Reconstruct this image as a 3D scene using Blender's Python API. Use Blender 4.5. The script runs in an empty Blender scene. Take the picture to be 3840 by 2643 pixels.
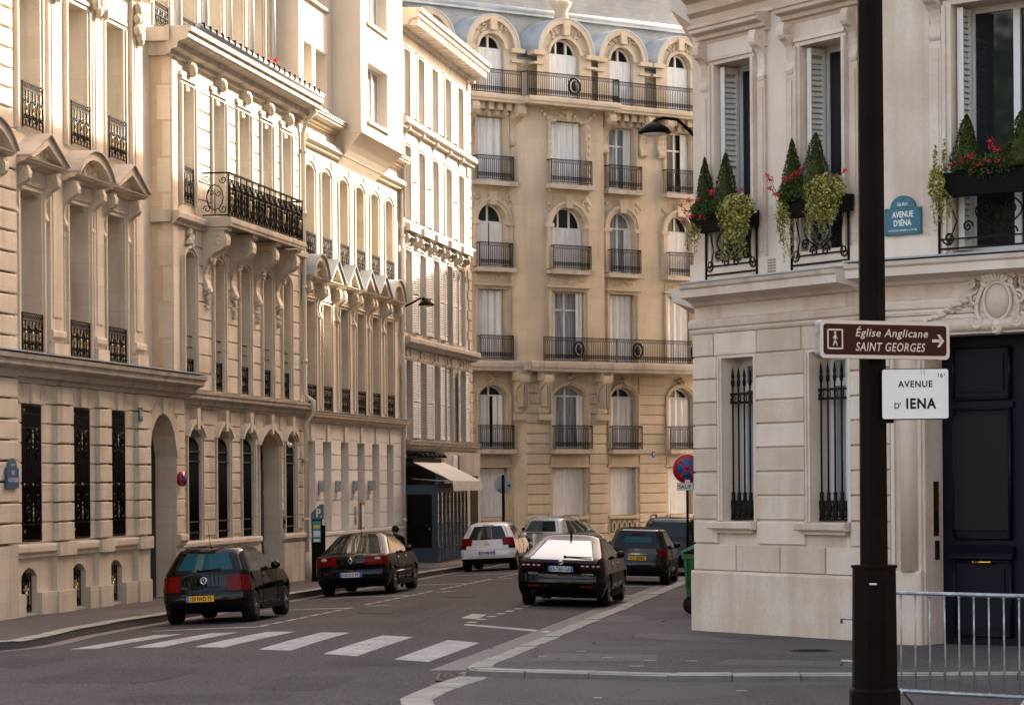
import bpy, bmesh, math, random
from mathutils import Vector, Matrix
R = math.radians
rnd = random.Random(7)
sc = bpy.context.scene
C = sc.collection
# ---------------- camera
cam = bpy.data.cameras.new("camera"); camo = bpy.data.objects.new("camera", cam); C.objects.link(camo)
camo.location = (0, 0, 2.2); camo.rotation_euler = (R(90), 0.0075, 0)
cam.sensor_width = 36; cam.lens = 100.13; cam.shift_y = 0.1255; cam.clip_end = 3000; cam.clip_start = .5
sc.camera = camo
# ---------------- sky and sun
SUN_AZ, SUN_EL = R(47), R(29)          # azimuth from +Y towards +X
w = bpy.data.worlds.new("World"); sc.world = w; w.use_nodes = True
nt = w.node_tree; bg = nt.nodes["Background"]
sky = nt.nodes.new("ShaderNodeTexSky"); sky.sky_type = 'NISHITA'; sky.sun_disc = False
sky.sun_elevation = SUN_EL; sky.sun_rotation = SUN_AZ; sky.dust_density = 4.0; sky.air_density = 1.0; sky.ozone_density = .6
wbm = nt.nodes.new("ShaderNodeMix"); wbm.data_type = 'RGBA'; wbm.blend_type = 'MULTIPLY'; wbm.inputs[0].default_value = 1   # warm white balance of the photograph
nt.links.new(sky.outputs[0], wbm.inputs[6]); wbm.inputs[7].default_value = (1.20, .955, .76, 1); nt.links.new(wbm.outputs[2], bg.inputs[0]); bg.inputs[1].default_value = .15
sl = bpy.data.lights.new("sun", 'SUN'); slo = bpy.data.objects.new("sun", sl); C.objects.link(slo)
sl.energy = 4.0; sl.angle = R(.6); sl.color = (1, .90, .74)
sd = Vector((math.sin(SUN_AZ)*math.cos(SUN_EL), math.cos(SUN_AZ)*math.cos(SUN_EL), math.sin(SUN_EL)))
slo.rotation_euler = sd.to_track_quat('Z', 'Y').to_euler(); slo.location = (40, 40, 60)
sc.view_settings.view_transform = 'Standard'; sc.view_settings.look = 'None'
sc.view_settings.exposure = 2.25; sc.view_settings.gamma = 1.0
sc.cycles.max_bounces = 6; sc.cycles.diffuse_bounces = 3

# ---------------- materials
M = {}
def mat(name, base, rough=.7, metal=0, **kw):
    m = bpy.data.materials.new(name); m.use_nodes = True
    b = m.node_tree.nodes["Principled BSDF"]
    b.inputs['Base Color'].default_value = (*base, 1); b.inputs['Roughness'].default_value = rough
    b.inputs['Metallic'].default_value = metal
    if max(base) < .12 and not metal: b.inputs['Specular IOR Level'].default_value = .14
    for k, v in kw.items(): b.inputs[k.replace('_', ' ')].default_value = v
    M[name] = m; return m
def N(m, t, **kw):
    n = m.node_tree.nodes.new(t)
    for k, v in kw.items(): setattr(n, k, v)
    return n
def tint(m, a, b, fac, mode='MIX'):
    """mix node a,b by fac socket"""
    x = N(m, 'ShaderNodeMix', data_type='RGBA', blend_type=mode)
    L = m.node_tree.links
    for sock, v in ((x.inputs[6], a), (x.inputs[7], b)):
        if hasattr(v, 'links') or hasattr(v, 'is_output'): L.new(v, sock)
        else: sock.default_value = (*v, 1)
    if hasattr(fac, 'is_output'): L.new(fac, x.inputs[0])
    else: x.inputs[0].default_value = fac
    return x.outputs[2]
def ramp(m, src, p0, p1, c0=0, c1=1):
    r = N(m, 'ShaderNodeMapRange'); m.node_tree.links.new(src, r.inputs[0])
    r.inputs[1].default_value = p0; r.inputs[2].default_value = p1; r.inputs[3].default_value = c0; r.inputs[4].default_value = c1
    return r.outputs[0]
def noise(m, scale, detail=4, vec=None, sc3=None, rough=.55):
    n = N(m, 'ShaderNodeTexNoise'); n.inputs['Scale'].default_value = scale; n.inputs['Detail'].default_value = detail; n.inputs['Roughness'].default_value = rough
    if vec is None:
        vec = N(m, 'ShaderNodeTexCoord').outputs['Object']
    if sc3:
        mp = N(m, 'ShaderNodeMapping'); mp.inputs['Scale'].default_value = sc3
        m.node_tree.links.new(vec, mp.inputs[0]); vec = mp.outputs[0]
    m.node_tree.links.new(vec, n.inputs['Vector'])
    return n.outputs['Fac']
def stone(name, base, alt, dark, blocks=None, joint=.5, stain=.5, rough=.85, bump=.25):
    m = mat(name, base, rough); b = m.node_tree.nodes["Principled BSDF"]; L = m.node_tree.links
    col = tint(m, base, alt, ramp(m, noise(m, 1.1, 6), .38, .64))
    col = tint(m, col, dark, ramp(m, noise(m, 1.0, 6, sc3=(2.6, 2.6, .26)), .48, .74, 0, stain))
    col = tint(m, col, tuple(c*.8 for c in base), ramp(m, noise(m, 14, 3), .45, .75, 0, .35))
    if blocks:
        tc = N(m, 'ShaderNodeTexCoord').outputs['Object']
        sx = N(m, 'ShaderNodeSeparateXYZ'); L.new(tc, sx.inputs[0])
        cx = N(m, 'ShaderNodeCombineXYZ'); L.new(sx.outputs[0], cx.inputs[0]); L.new(sx.outputs[2], cx.inputs[1])
        br = N(m, 'ShaderNodeTexBrick'); L.new(cx.outputs[0], br.inputs['Vector'])
        br.inputs['Scale'].default_value = 1; br.inputs['Brick Width'].default_value = blocks[0]; br.inputs['Row Height'].default_value = blocks[1]
        br.inputs['Mortar Size'].default_value = .006; br.inputs['Mortar Smooth'].default_value = .3
        br.inputs['Color1'].default_value = (1, 1, 1, 1); br.inputs['Color2'].default_value = (.74, .71, .67, 1); br.inputs['Mortar'].default_value = (.5, .46, .4, 1)
        br.inputs['Bias'].default_value = -.2
        col = tint(m, col, br.outputs[0], joint, 'MULTIPLY')
    gi = N(m, 'ShaderNodeNewGeometry'); col = tint(m, col, tuple(min(1, c*1.12) for c in alt), ramp(m, gi.outputs['Random Per Island'], .45, 1, 0, .55)); col = tint(m, col, tuple(c*.82 for c in base), ramp(m, gi.outputs['Random Per Island'], .4, 0, 0, .5))
    L.new(col, b.inputs['Base Color'])
    bp = N(m, 'ShaderNodeBump'); bp.inputs['Strength'].default_value = bump; bp.inputs['Distance'].default_value = .02
    L.new(noise(m, 22, 4), bp.inputs['Height']); L.new(bp.outputs[0], b.inputs['Normal'])
    return m
stone('stone_mansion', (.66, .575, .465), (.57, .485, .38), (.33, .27, .21), (1.1, .42), .4, .75)
stone('stone_balcony', (.66, .585, .48), (.56, .485, .39), (.33, .28, .22), (1.0, .45), .4, .75)
stone('stone_pediment', (.68, .595, .475), (.58, .495, .385), (.40, .33, .26), (1.2, .5), .3, .6)
stone('plaster_white', (.74, .71, .66), (.70, .66, .60), (.5, .45, .40), None, 0, .5)
stone('plaster_cream', (.68, .60, .49), (.65, .57, .46), (.5, .43, .35), None, 0, .2)
stone('stone_grey', (.58, .53, .46), (.5, .44, .37), (.2, .17, .14), (.9, .36), .3, .75)
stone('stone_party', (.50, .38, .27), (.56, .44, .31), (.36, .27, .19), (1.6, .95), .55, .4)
stone('stone_far', (.575, .485, .37), (.50, .415, .31), (.29, .235, .18), (1.3, .46), .35, .55)
stone('stone_right', (.61, .475, .38), (.71, .62, .54), (.44, .31, .22), None, 0, .6)
stone('stone_ledge', (.50, .445, .38), (.42, .37, .31), (.17, .14, .12), (1.4, 3), .3, .8)
mat('joint', (.22, .17, .12), .95)
def metal_noise(name, a, b, rough, metal=0, sc_=6, sc3=None):
    m = mat(name, a, rough, metal); L = m.node_tree.links; bs = m.node_tree.nodes["Principled BSDF"]
    L.new(tint(m, a, b, ramp(m, noise(m, sc_, 4, sc3=sc3), .35, .7)), bs.inputs['Base Color'])
    return m
metal_noise('iron', (.006, .0045, .004), (.014, .010, .008), .5, 0, 9)
metal_noise('iron_pole', (.004, .002, .0015), (.009, .0045, .003), .5, 0, 3); M['iron_pole'].node_tree.nodes['Principled BSDF'].inputs['Specular IOR Level'].default_value = .07
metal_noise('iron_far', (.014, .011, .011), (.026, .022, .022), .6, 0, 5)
mat('gilt', (.42, .32, .17), .4, .7)
mat('brass', (.75, .45, .10), .28, 1)
metal_noise('zinc', (.31, .34, .37), (.41, .44, .46), .5, .1, 2, (1, 1, .3))
metal_noise('galv', (.40, .45, .48), (.22, .24, .26), .38, .75, 14)
mat('paint_white', (.72, .72, .72), .5)
metal_noise('shutter_white', (.74, .73, .70), (.66, .63, .58), .6, 0, 3, (3, 3, .5))
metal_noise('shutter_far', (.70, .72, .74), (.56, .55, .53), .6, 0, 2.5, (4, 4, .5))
mat('glass', (.014, .018, .022), .04, 0, Specular_IOR_Level=.35)
mat('glass_dark', (.004, .004, .004), .08, 0, Specular_IOR_Level=.08)
metal_noise('glass_net', (.36, .38, .40), (.12, .14, .15), .12, 0, 2.2, (5, 5, .4))
metal_noise('curtain', (.42, .42, .40), (.25, .25, .24), .5, 0, 6, (6, 6, .3))
mat('door_navy', (.005, .0055, .013), .38)
mat('door_black', (.012, .011, .012), .4)
mat('door_slate', (.05, .055, .062), .45)
mat('shop_blue', (.045, .075, .10), .45)
mat('plaque_blue', (.015, .13, .20), .3)
mat('plaque_deep', (.012, .07, .20), .3)
mat('plaque_green', (.02, .12, .13), .35)
mat('enamel', (.78, .77, .74), .35)
mat('sign_brown', (.030, .0035, .003), .4)
mat('sign_cream', (.62, .52, .44), .4)
mat('ink', (.012, .010, .010), .5)
mat('red', (.42, .012, .012), .35)
mat('blue', (.01, .10, .34), .35)
mat('dark', (.006, .005, .005), .8)
mat('rubber', (.012, .011, .011), .75)
mat('rim', (.32, .32, .33), .3, .9)
mat('rim_dark', (.06, .06, .06), .35, .8)
mat('chrome', (.85, .86, .88), .1, 1)
mat('lamp_red', (.15, .003, .001), .25, 0, Coat_Weight=.06, Specular_IOR_Level=.1)
mat('lamp_dark', (.03, .003, .003), .15, 0, Coat_Weight=.3)
mat('lamp_clear', (.45, .42, .40), .12, 0, Coat_Weight=.6)
mat('lamp_amber', (.5, .22, .12), .12, 0, Coat_Weight=.6)
def paint(name, c, c2=None, rough=.28, metal=0):
    dk = max(c) < .1
    m = mat(name, tuple(v*.3 for v in c) if dk else c, rough, metal, Coat_Weight=.6 if dk else 1.0, Coat_Roughness=.015, Specular_IOR_Level=.0 if dk else .5)
    return m
paint('paint_black', (.008, .007, .008)); paint('paint_night', (.006, .010, .018)); paint('paint_pearl', (.62, .63, .66), None, .35)
paint('paint_silver', (.50, .50, .52), None, .3, .5); paint('paint_blueblack', (.010, .022, .034)); paint('paint_dark', (.012, .010, .010))
mat('car_glass', (.010, .022, .026), .02, 0, IOR=1.9)
mat('car_glass_teal', (.014, .070, .092), .03, 0, IOR=1.6)
mat('car_glass_sky', (.19, .19, .185), .02, .8)
mat('windshield', (.5, .5, .5), .05, 0, Alpha=.22)
mat('plate_white', (.70, .74, .80), .4); mat('plate_yellow', (.80, .42, .02), .4); mat('plate_blue', (.02, .16, .45), .4)
mat('bin_green', (.012, .12, .035), .42); mat('bin_lid', (.02, .20, .12), .35)
metal_noise('canvas', (.78, .74, .67), (.68, .63, .56), .8, 0, 3)
mat('skin', (.42, .24, .16), .6); mat('hair', (.012, .009, .008), .6); mat('cloth_dark', (.012, .012, .014), .85)
mat('screen', (.03, .25, .33), .3); mat('yellow', (.75, .55, .03), .5); mat('wood', (.22, .11, .04), .5)
mat('terracotta', (.35, .14, .08), .8)
def leafmat(name, a, b, sc_=25):
    m = mat(name, a, .55); L = m.node_tree.links; bs = m.node_tree.nodes["Principled BSDF"]
    gi = N(m, 'ShaderNodeNewGeometry')
    L.new(tint(m, a, b, gi.outputs['Random Per Island']), bs.inputs['Base Color'])
    return m
leafmat('leaf_box', (.016, .026, .006), (.075, .095, .022)); leafmat('leaf_ivy', (.11, .12, .018), (.46, .41, .10)); leafmat('leaf_geranium', (.03, .06, .015), (.07, .10, .025))
leafmat('petal', (.50, .008, .05), (.62, .015, .02)); leafmat('leaf_tree', (.03, .05, .012), (.09, .12, .03)); leafmat('leaf_dry', (.16, .07, .025), (.25, .14, .06))
mat('stem', (.06, .05, .02), .8); metal_noise('bark', (.12, .10, .075), (.22, .19, .14), .9, 0, 6)
def asphalt(name, a, b, spk, patch=0):
    m = mat(name, a, .82); L = m.node_tree.links; bs = m.node_tree.nodes["Principled BSDF"]
    col = tint(m, a, b, ramp(m, noise(m, .5, 5), .35, .7))
    col = tint(m, col, tuple(c*1.25 for c in b), ramp(m, noise(m, 1.0, 4, sc3=(1.6, .16, 1)), .5, .75, 0, .5))
    col = tint(m, col, spk, ramp(m, noise(m, 34, 2), .54, .66, 0, .8))
    col = tint(m, col, tuple(c*.55 for c in a), ramp(m, noise(m, 26, 2), .52, .66, 0, .85))
    if patch:
        v = N(m, 'ShaderNodeTexVoronoi', feature='F1'); v.inputs['Scale'].default_value = .33
        v.distance = 'CHEBYCHEV'
        L.new(N(m, 'ShaderNodeTexCoord').outputs['Object'], v.inputs['Vector'])
        sp = N(m, 'ShaderNodeSeparateColor'); L.new(v.outputs['Color'], sp.inputs[0])
        col = tint(m, col, tuple(c*patch for c in b), ramp(m, sp.outputs[0], .55, .6, 0, .6))
    L.new(col, bs.inputs['Base Color'])
    bp = N(m, 'ShaderNodeBump'); bp.inputs['Strength'].default_value = .5; bp.inputs['Distance'].default_value = .01
    L.new(noise(m, 60, 3), bp.inputs['Height']); L.new(bp.outputs[0], bs.inputs['Normal'])
    return m
asphalt('asphalt', (.047, .041, .042), (.064, .056, .057), (.19, .165, .16))
asphalt('pavement', (.070, .060, .060), (.088, .076, .076), (.18, .155, .15), 1.25)
asphalt('pavement_patch', (.11, .098, .099), (.13, .116, .117), (.19, .165, .16))
asphalt('asphalt_patch', (.036, .032, .033), (.046, .041, .042), (.15, .13, .125))
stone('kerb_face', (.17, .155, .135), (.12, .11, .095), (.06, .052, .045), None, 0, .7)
mat('chalk', (.36, .34, .32), .9)
asphalt('gutter', (.19, .165, .15), (.15, .13, .12), (.26, .23, .21))
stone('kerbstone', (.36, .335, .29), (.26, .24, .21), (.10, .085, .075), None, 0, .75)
def roadpaint():
    m = mat('road_white', (.42, .405, .385), .75); L = m.node_tree.links; bs = m.node_tree.nodes["Principled BSDF"]
    L.new(tint(m, tint(m, (.43, .415, .39), (.30, .285, .27), ramp(m, noise(m, 1.3, 4), .35, .7)), (.10, .09, .088), ramp(m, noise(m, 18, 6, rough=.8), .49, .62, 0, .9)), bs.inputs['Base Color'])
roadpaint()
stone('slate', (.19, .215, .235), (.25, .275, .29), (.30, .28, .25), (.34, .18), .7, .5, .6)
stone('cobble', (.24, .22, .20), (.32, .30, .27), (.12, .11, .10), None, 0, .4)

# ---------------- mesh helpers
def arc(a, b, zs, r, n=12):
    m_, hw = (a+b)/2, (b-a)/2
    if r <= 1e-6: return [(a, zs), (b, zs)]
    out = []
    if r >= hw*.97:
        for i in range(n+1):
            t = math.pi*(1-i/n); out.append((m_+hw*math.cos(t), zs+r*math.sin(t)))
    else:
        Rr = (hw*hw+r*r)/(2*r)
        for i in range(n+1):
            s = a+(b-a)*i/n; out.append((s, zs+math.sqrt(max(0, Rr*Rr-(s-m_)**2))-(Rr-r)))
    return out
XF = None      # optional placement of a second facade inside one building
class MB:
    def __init__(s): s.v = []; s.f = []; s.m = []; s.mats = []; s.sm = []
    def mi(s, k):
        if k not in s.mats: s.mats.append(k)
        return s.mats.index(k)
    def add(s, verts, faces, k, smooth=False):
        o = len(s.v); s.v += [tuple(p) for p in verts]; i = s.mi(k)
        for f in faces: s.f.append([q+o for q in f]); s.m.append(i); s.sm.append(smooth)
    def quad(s, a, b, c, d, k): s.add((a, b, c, d), [(0, 1, 2, 3)], k)
    def poly(s, pts, k): s.add(pts, [list(range(len(pts)))], k)
    def box(s, x0, x1, y0, y1, z0, z1, k):
        s.add([(x0, y0, z0), (x1, y0, z0), (x1, y1, z0), (x0, y1, z0), (x0, y0, z1), (x1, y0, z1), (x1, y1, z1), (x0, y1, z1)],
              [(0, 3, 2, 1), (4, 5, 6, 7), (0, 1, 5, 4), (1, 2, 6, 5), (2, 3, 7, 6), (3, 0, 4, 7)], k)
    def pillow(s, x0, x1, z0, z1, yb, yf, c, k):
        """block with chamfered front, yf is the (more negative) front"""
        s.add([(x0, yb, z0), (x1, yb, z0), (x1, yb, z1), (x0, yb, z1), (x0, yf+c, z0), (x1, yf+c, z0), (x1, yf+c, z1), (x0, yf+c, z1),
               (x0+c, yf, z0+c), (x1-c, yf, z0+c), (x1-c, yf, z1-c), (x0+c, yf, z1-c)],
              [(0, 1, 5, 4), (1, 2, 6, 5), (2, 3, 7, 6), (3, 0, 4, 7), (4, 5, 9, 8), (5, 6, 10, 9), (6, 7, 11, 10), (7, 4, 8, 11), (8, 9, 10, 11)], k)
    def prism(s, pts, y0, y1, k):
        """outline pts (x,z), extruded y0..y1"""
        n = len(pts); v = [(p[0], y0, p[1]) for p in pts]+[(p[0], y1, p[1]) for p in pts]
        f = [list(range(n)), list(range(2*n-1, n-1, -1))]+[(i, n+i, n+(i+1) % n, (i+1) % n) for i in range(n)]
        s.add(v, f, k)
    def mould(s, prof, x0, x1, k, e0=0, e1=0):
        """prof: closed list of (out,z); extruded along x; e0/e1: mitre outwards at the ends by out*e"""
        n = len(prof); v = [(x0-p[0]*e0, -p[0], p[1]) for p in prof]+[(x1+p[0]*e1, -p[0], p[1]) for p in prof]
        f = [list(range(n)), list(range(2*n-1, n-1, -1))]+[(i, n+i, n+(i+1) % n, (i+1) % n) for i in range(n)]
        s.add(v, f, k)
    def side(s, pts, x0, x1, k):
        """outline pts (out,z) extruded along x (for consoles)"""
        s.mould(pts, x0, x1, k)
    def tube(s, pts, r, k, n=5, closed=False, r1=None):
        pts = [Vector(p) for p in pts]; m_ = len(pts)
        if m_ < 2: return
        v = []; up = Vector((0, 0, 1)); prev = None
        for i, p in enumerate(pts):
            if closed: t = pts[(i+1) % m_]-pts[i-1]
            else: t = pts[min(i+1, m_-1)]-pts[max(i-1, 0)]
            if t.length < 1e-9: t = Vector((0, 0, 1))
            t.normalize()
            if prev is None:
                a = t.cross(up)
                if a.length < .05: a = t.cross(Vector((1, 0, 0)))
            else: a = prev-t*prev.dot(t)
            if a.length < 1e-6: a = t.cross(Vector((1, 0, 0)))
            a.normalize(); prev = a; b = t.cross(a)
            rr = r if r1 is None else r+(r1-r)*i/(m_-1)
            for j in range(n):
                th = 2*math.pi*j/n; v.append(p+a*(rr*math.cos(th))+b*(rr*math.sin(th)))
        f = []
        for i in range(m_ if closed else m_-1):
            i2 = (i+1) % m_
            for j in range(n): f.append((i*n+j, i*n+(j+1) % n, i2*n+(j+1) % n, i2*n+j))
        if not closed: f.append(list(range(n-1, -1, -1))); f.append([(m_-1)*n+j for j in range(n)])
        s.add(v, f, k, True)
    def bar(s, p, q, r, k, n=4): s.tube([p, q], r, k, n)
    def lathe(s, prof, c, k, n=14, axis='z', smooth=True):
        v = []
        for (r, h) in prof:
            for j in range(n):
                t = 2*math.pi*j/n; x, y = r*math.cos(t), r*math.sin(t)
                if axis == 'z': v.append((c[0]+x, c[1]+y, c[2]+h))
                elif axis == 'x': v.append((c[0]+h, c[1]+x, c[2]+y))
                else: v.append((c[0]+y, c[1]+h, c[2]+x))
        f = []
        for i in range(len(prof)-1):
            for j in range(n): f.append((i*n+j, i*n+(j+1) % n, (i+1)*n+(j+1) % n, (i+1)*n+j))
        f.append(list(range(n-1, -1, -1))); f.append([(len(prof)-1)*n+j for j in range(n)])
        s.add(v, f, k, smooth)
    def blob(s, c, r, k, sx=1, sy=1, sz=1, n=7, m=4):
        prof = [(r*math.sin(math.pi*(i+.3)/(m+.6)), -r*math.cos(math.pi*(i+.3)/(m+.6))) for i in range(m+1)]
        o = len(s.v); s.lathe(prof, (0, 0, 0), k, n)
        for i in range(o, len(s.v)):
            x, y, z = s.v[i]; s.v[i] = (c[0]+x*sx, c[1]+y*sy, c[2]+z*sz)
    def xf(s, mtx, start=0):
        for i in range(start, len(s.v)): s.v[i] = tuple(mtx @ Vector(s.v[i]))
    def build(s, name, parent=None, smooth=None):
        if XF is not None: s.xf(XF)
        me = bpy.data.meshes.new(name); me.from_pydata(s.v, [], s.f)
        for k in s.mats: me.materials.append(M[k])
        me.polygons.foreach_set('material_index', s.m)
        me.polygons.foreach_set('use_smooth', [True]*len(s.f) if smooth else s.sm)
        if smooth and smooth is not True: me.set_sharp_from_angle(angle=R(smooth))
        me.update()
        o = bpy.data.objects.new(name, me); C.objects.link(o)
        if parent: o.parent = parent
        return o
SLP = .00574
def g(Y): return -SLP*Y
def tag(o, label=None, cat=None, group=None, kind=None):
    if label: o['label'] = label
    if cat: o['category'] = cat
    if group: o['group'] = group
    if kind: o['kind'] = kind
    return o
def thing(name, label, cat, loc=(0, 0, 0), rz=0, group=None, rot=None):
    o = bpy.data.objects.new(name, None); C.objects.link(o); o.empty_display_size = .2
    o.location = loc; o.rotation_euler = rot or (0, 0, rz)
    return tag(o, label, cat, group)
def text_mb(mb, body, x, z, h, y, k, width=None, shear=0, bold=0, align='CENTER', space=1.0):
    """lettering added to a mesh builder, standing in the local x-z plane at y facing -y"""
    cu = bpy.data.curves.new('lettering', 'FONT'); cu.body = body; cu.size = 1; cu.align_x = align; cu.shear = shear; cu.offset = bold; cu.space_character = space
    cu.extrude = .0; cu.resolution_u = 3
    o = bpy.data.objects.new('lettering', cu); C.objects.link(o)
    dg = bpy.context.evaluated_depsgraph_get(); me = bpy.data.meshes.new_from_object(o.evaluated_get(dg))
    xs = [v.co.x for v in me.vertices]; sy = h/.69; sx = sy
    if width and xs: sx = width/(max(xs)-min(xs))
    off = (max(xs)+min(xs))/2 if (xs and align == 'CENTER') else (min(xs) if xs else 0)
    mb.add([(x+(v.co.x-off)*sx, y, z+v.co.y*sy) for v in me.vertices], [list(p.vertices) for p in me.polygons], k)
    bpy.data.objects.remove(o); bpy.data.curves.remove(cu); bpy.data.meshes.remove(me)
# ---------------- facade helpers (local x along the facade, y into the building, z up)
def wall(mb, s0, s1, z0, z1, ops, k, y=0, d=.35, kr=None):
    S = sorted({s0, s1, *[v for o in ops for v in o[:2] if s0 < v < s1]}); Z = sorted({z0, z1, *[v for o in ops for v in o[2:4] if z0 < v < z1]})
    for a, b in zip(S, S[1:]):
        run = None
        for c, t in zip(Z, Z[1:]):
            cs, cz = (a+b)/2, (c+t)/2
            hole = any(o[0] < cs < o[1] and o[2] < cz < o[3] for o in ops)
            if hole:
                if run: mb.quad((a, y, run[0]), (b, y, run[0]), (b, y, run[1]), (a, y, run[1]), k); run = None
            else: run = (run[0] if run else c, t)
        if run: mb.quad((a, y, run[0]), (b, y, run[0]), (b, y, run[1]), (a, y, run[1]), k)
    for o in ops:
        a, b, c, t = o[:4]; r = o[4] if len(o) > 4 else 0; dd = o[5] if len(o) > 5 else d
        top = arc(a, b, t-r, r)
        if r:
            for p, q in zip(top, top[1:]): mb.quad((p[0], y, p[1]), (q[0], y, q[1]), (q[0], y, t), (p[0], y, t), k)
        ol = [(a, c)]+top+[(b, c)]
        for p, q in zip(ol, ol[1:]): mb.quad((p[0], y, p[1]), (p[0], y+dd, p[1]), (q[0], y+dd, q[1]), (q[0], y, q[1]), kr or k)
        mb.quad((a, y, c), (b, y, c), (b, y+dd, c), (a, y+dd, c), kr or k)
def rust(mb, s0, s1, zs, ops, k, y=0, p=.035, gp=.025, bl=None, m_=.0, ch=.012, off=0):
    """courses of blocks between the levels zs, leaving the openings free"""
    for i, (c, t) in enumerate(zip(zs, zs[1:])):
        cuts = []
        for o in ops:
            if o[2]-m_ < t-.02 and o[3]+m_ > c+.02: cuts.append((o[0]-m_, o[1]+m_))
        segs = [(s0, s1)]
        for a, b in sorted(cuts):
            ns = []
            for u, v in segs:
                if b <= u or a >= v: ns.append((u, v)); continue
                if a-u > .04: ns.append((u, a))
                if v-b > .04: ns.append((b, v))
            segs = ns
        for u, v in segs:
            js = [u]
            if bl and v-u > bl*1.5:
                n = max(2, round((v-u)/bl)); o2 = .5*(v-u)/n if (i+off) % 2 else 0
                js += [q for q in [u+(v-u)*j/n+o2 for j in range(0 if o2 else 1, n)] if u+.1 < q < v-.1]
            js.append(v)
            for q0, q1 in zip(js, js[1:]):
                a = q0+(gp/2 if q0 > u else 0); b = q1-(gp/2 if q1 < v else 0)
                mb.pillow(a, b, c+gp/2, t-gp/2, y, y-p, ch, k)
def levels(z0, z1, n): return [z0+(z1-z0)*i/n for i in range(n+1)]
CORN = [(0, 0), (.10, .02), (.12, .12), (.25, .16), (.28, .30), (.46, .36), (.50, .40), (.50, .52), (.56, .55), (.58, .66), (0, .70)]
def cornice(mb, s0, s1, z0, z1, out, k, e0=0, e1=0, prof=CORN, y=0):
    h = prof[-1][1]; mo = max(p[0] for p in prof)
    mb.mould([(p[0]/mo*out-y, z0+p[1]/h*(z1-z0)) for p in prof], s0, s1, k, e0, e1)
BAND = [(0, 0), (.5, .08), (.6, .3), (.85, .4), (1, .5), (1, .85), (.9, 1), (0, 1.05)]
def band(mb, s0, s1, z0, z1, out, k, e0=0, e1=0, y=0): cornice(mb, s0, s1, z0, z1, out, k, e0, e1, BAND, y)
def surround(mb, a, b, c, t, w_, p, k, y=0, rise=0, step=True):
    """moulded window surround"""
    mb.box(a-w_, a, y-p, y, c, t-rise, k); mb.box(b, b+w_, y-p, y, c, t-rise, k)
    if step:
        mb.box(a-w_, a-w_*.55, y-p*1.7, y-p, c, t-rise, k); mb.box(b+w_*.55, b+w_, y-p*1.7, y-p, c, t-rise, k)
    if rise:
        i_, o_ = arc(a, b, t-rise, rise), arc(a-w_, b+w_, t-rise, rise+w_)
        for j in range(len(i_)-1): mb.prism([i_[j], i_[j+1], o_[j+1], o_[j]], y-p, y, k)
        if step:
            q_ = arc(a-w_*.55, b+w_*.55, t-rise, rise+w_*.55)
            for j in range(len(i_)-1): mb.prism([q_[j], q_[j+1], o_[j+1], o_[j]], y-p*1.7, y-p, k)
    else:
        mb.box(a-w_, b+w_, y-p, y, t, t+w_, k)
        if step: mb.box(a-w_, b+w_, y-p*1.7, y-p, t+w_*.55, t+w_, k)
CONS = [(0, 0), (.16, 0), (.25, .04), (.27, .10), (.20, .17), (.13, .24), (.12, .32), (.17, .44), (.30, .56), (.55, .65), (.84, .70), (.97, .76), (1, .84), (.97, .91), (.90, .94), (.90, 1), (0, 1)]
def console(mb, s, w_, z0, z1, out, k, y=0):
    h = z1-z0; mb.mould([(p[0]*out-y, z0+p[1]*h) for p in CONS], s-w_/2, s+w_/2, k)
    r = min(.26*out, .13*h); c = (y-out*.70, z0+h*.825)
    for sg in (-1, 1):
        x = s+sg*w_*.5
        mb.tube([(x, c[0]+r*(1-.8*i/14)*math.cos(-.6+i*.75), c[1]+r*(1-.8*i/14)*math.sin(-.6+i*.75)) for i in range(15)], r*.16, k, 5)
        mb.tube([(x, y-p[0]*out*.93, z0+p[1]*h) for p in CONS[6:12]], r*.14, k, 4)
    rr = min(.13*out, .05*h)
    mb.lathe([(rr, -w_*.56), (rr, w_*.56)], (s, y-out*.15, z0+h*.08), k, 10, 'x')
def ornament(mb, s, z, w_, h, k, y=0, n=14, p=.08, seed=1):
    q = random.Random(seed)
    for i in range(n):
        t = q.random()*2*math.pi; rr = math.sqrt(q.random())
        r = q.uniform(.10, .2)*min(w_, h)
        mb.blob((s+math.cos(t)*rr*w_*.5, y-p*.25, z+math.sin(t)*rr*h*.5), r, k, q.uniform(.7, 1.4), p/r*.5, q.uniform(.7, 1.4), 6, 3)
def spiral(cx, cz, r, turns, a0, sgn, y, n=9):
    return [(cx+r*(1-.85*i/n)*math.cos(a0+sgn*turns*2*math.pi*i/n), y, cz+r*(1-.85*i/n)*math.sin(a0+sgn*turns*2*math.pi*i/n)) for i in range(n+1)]
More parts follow.
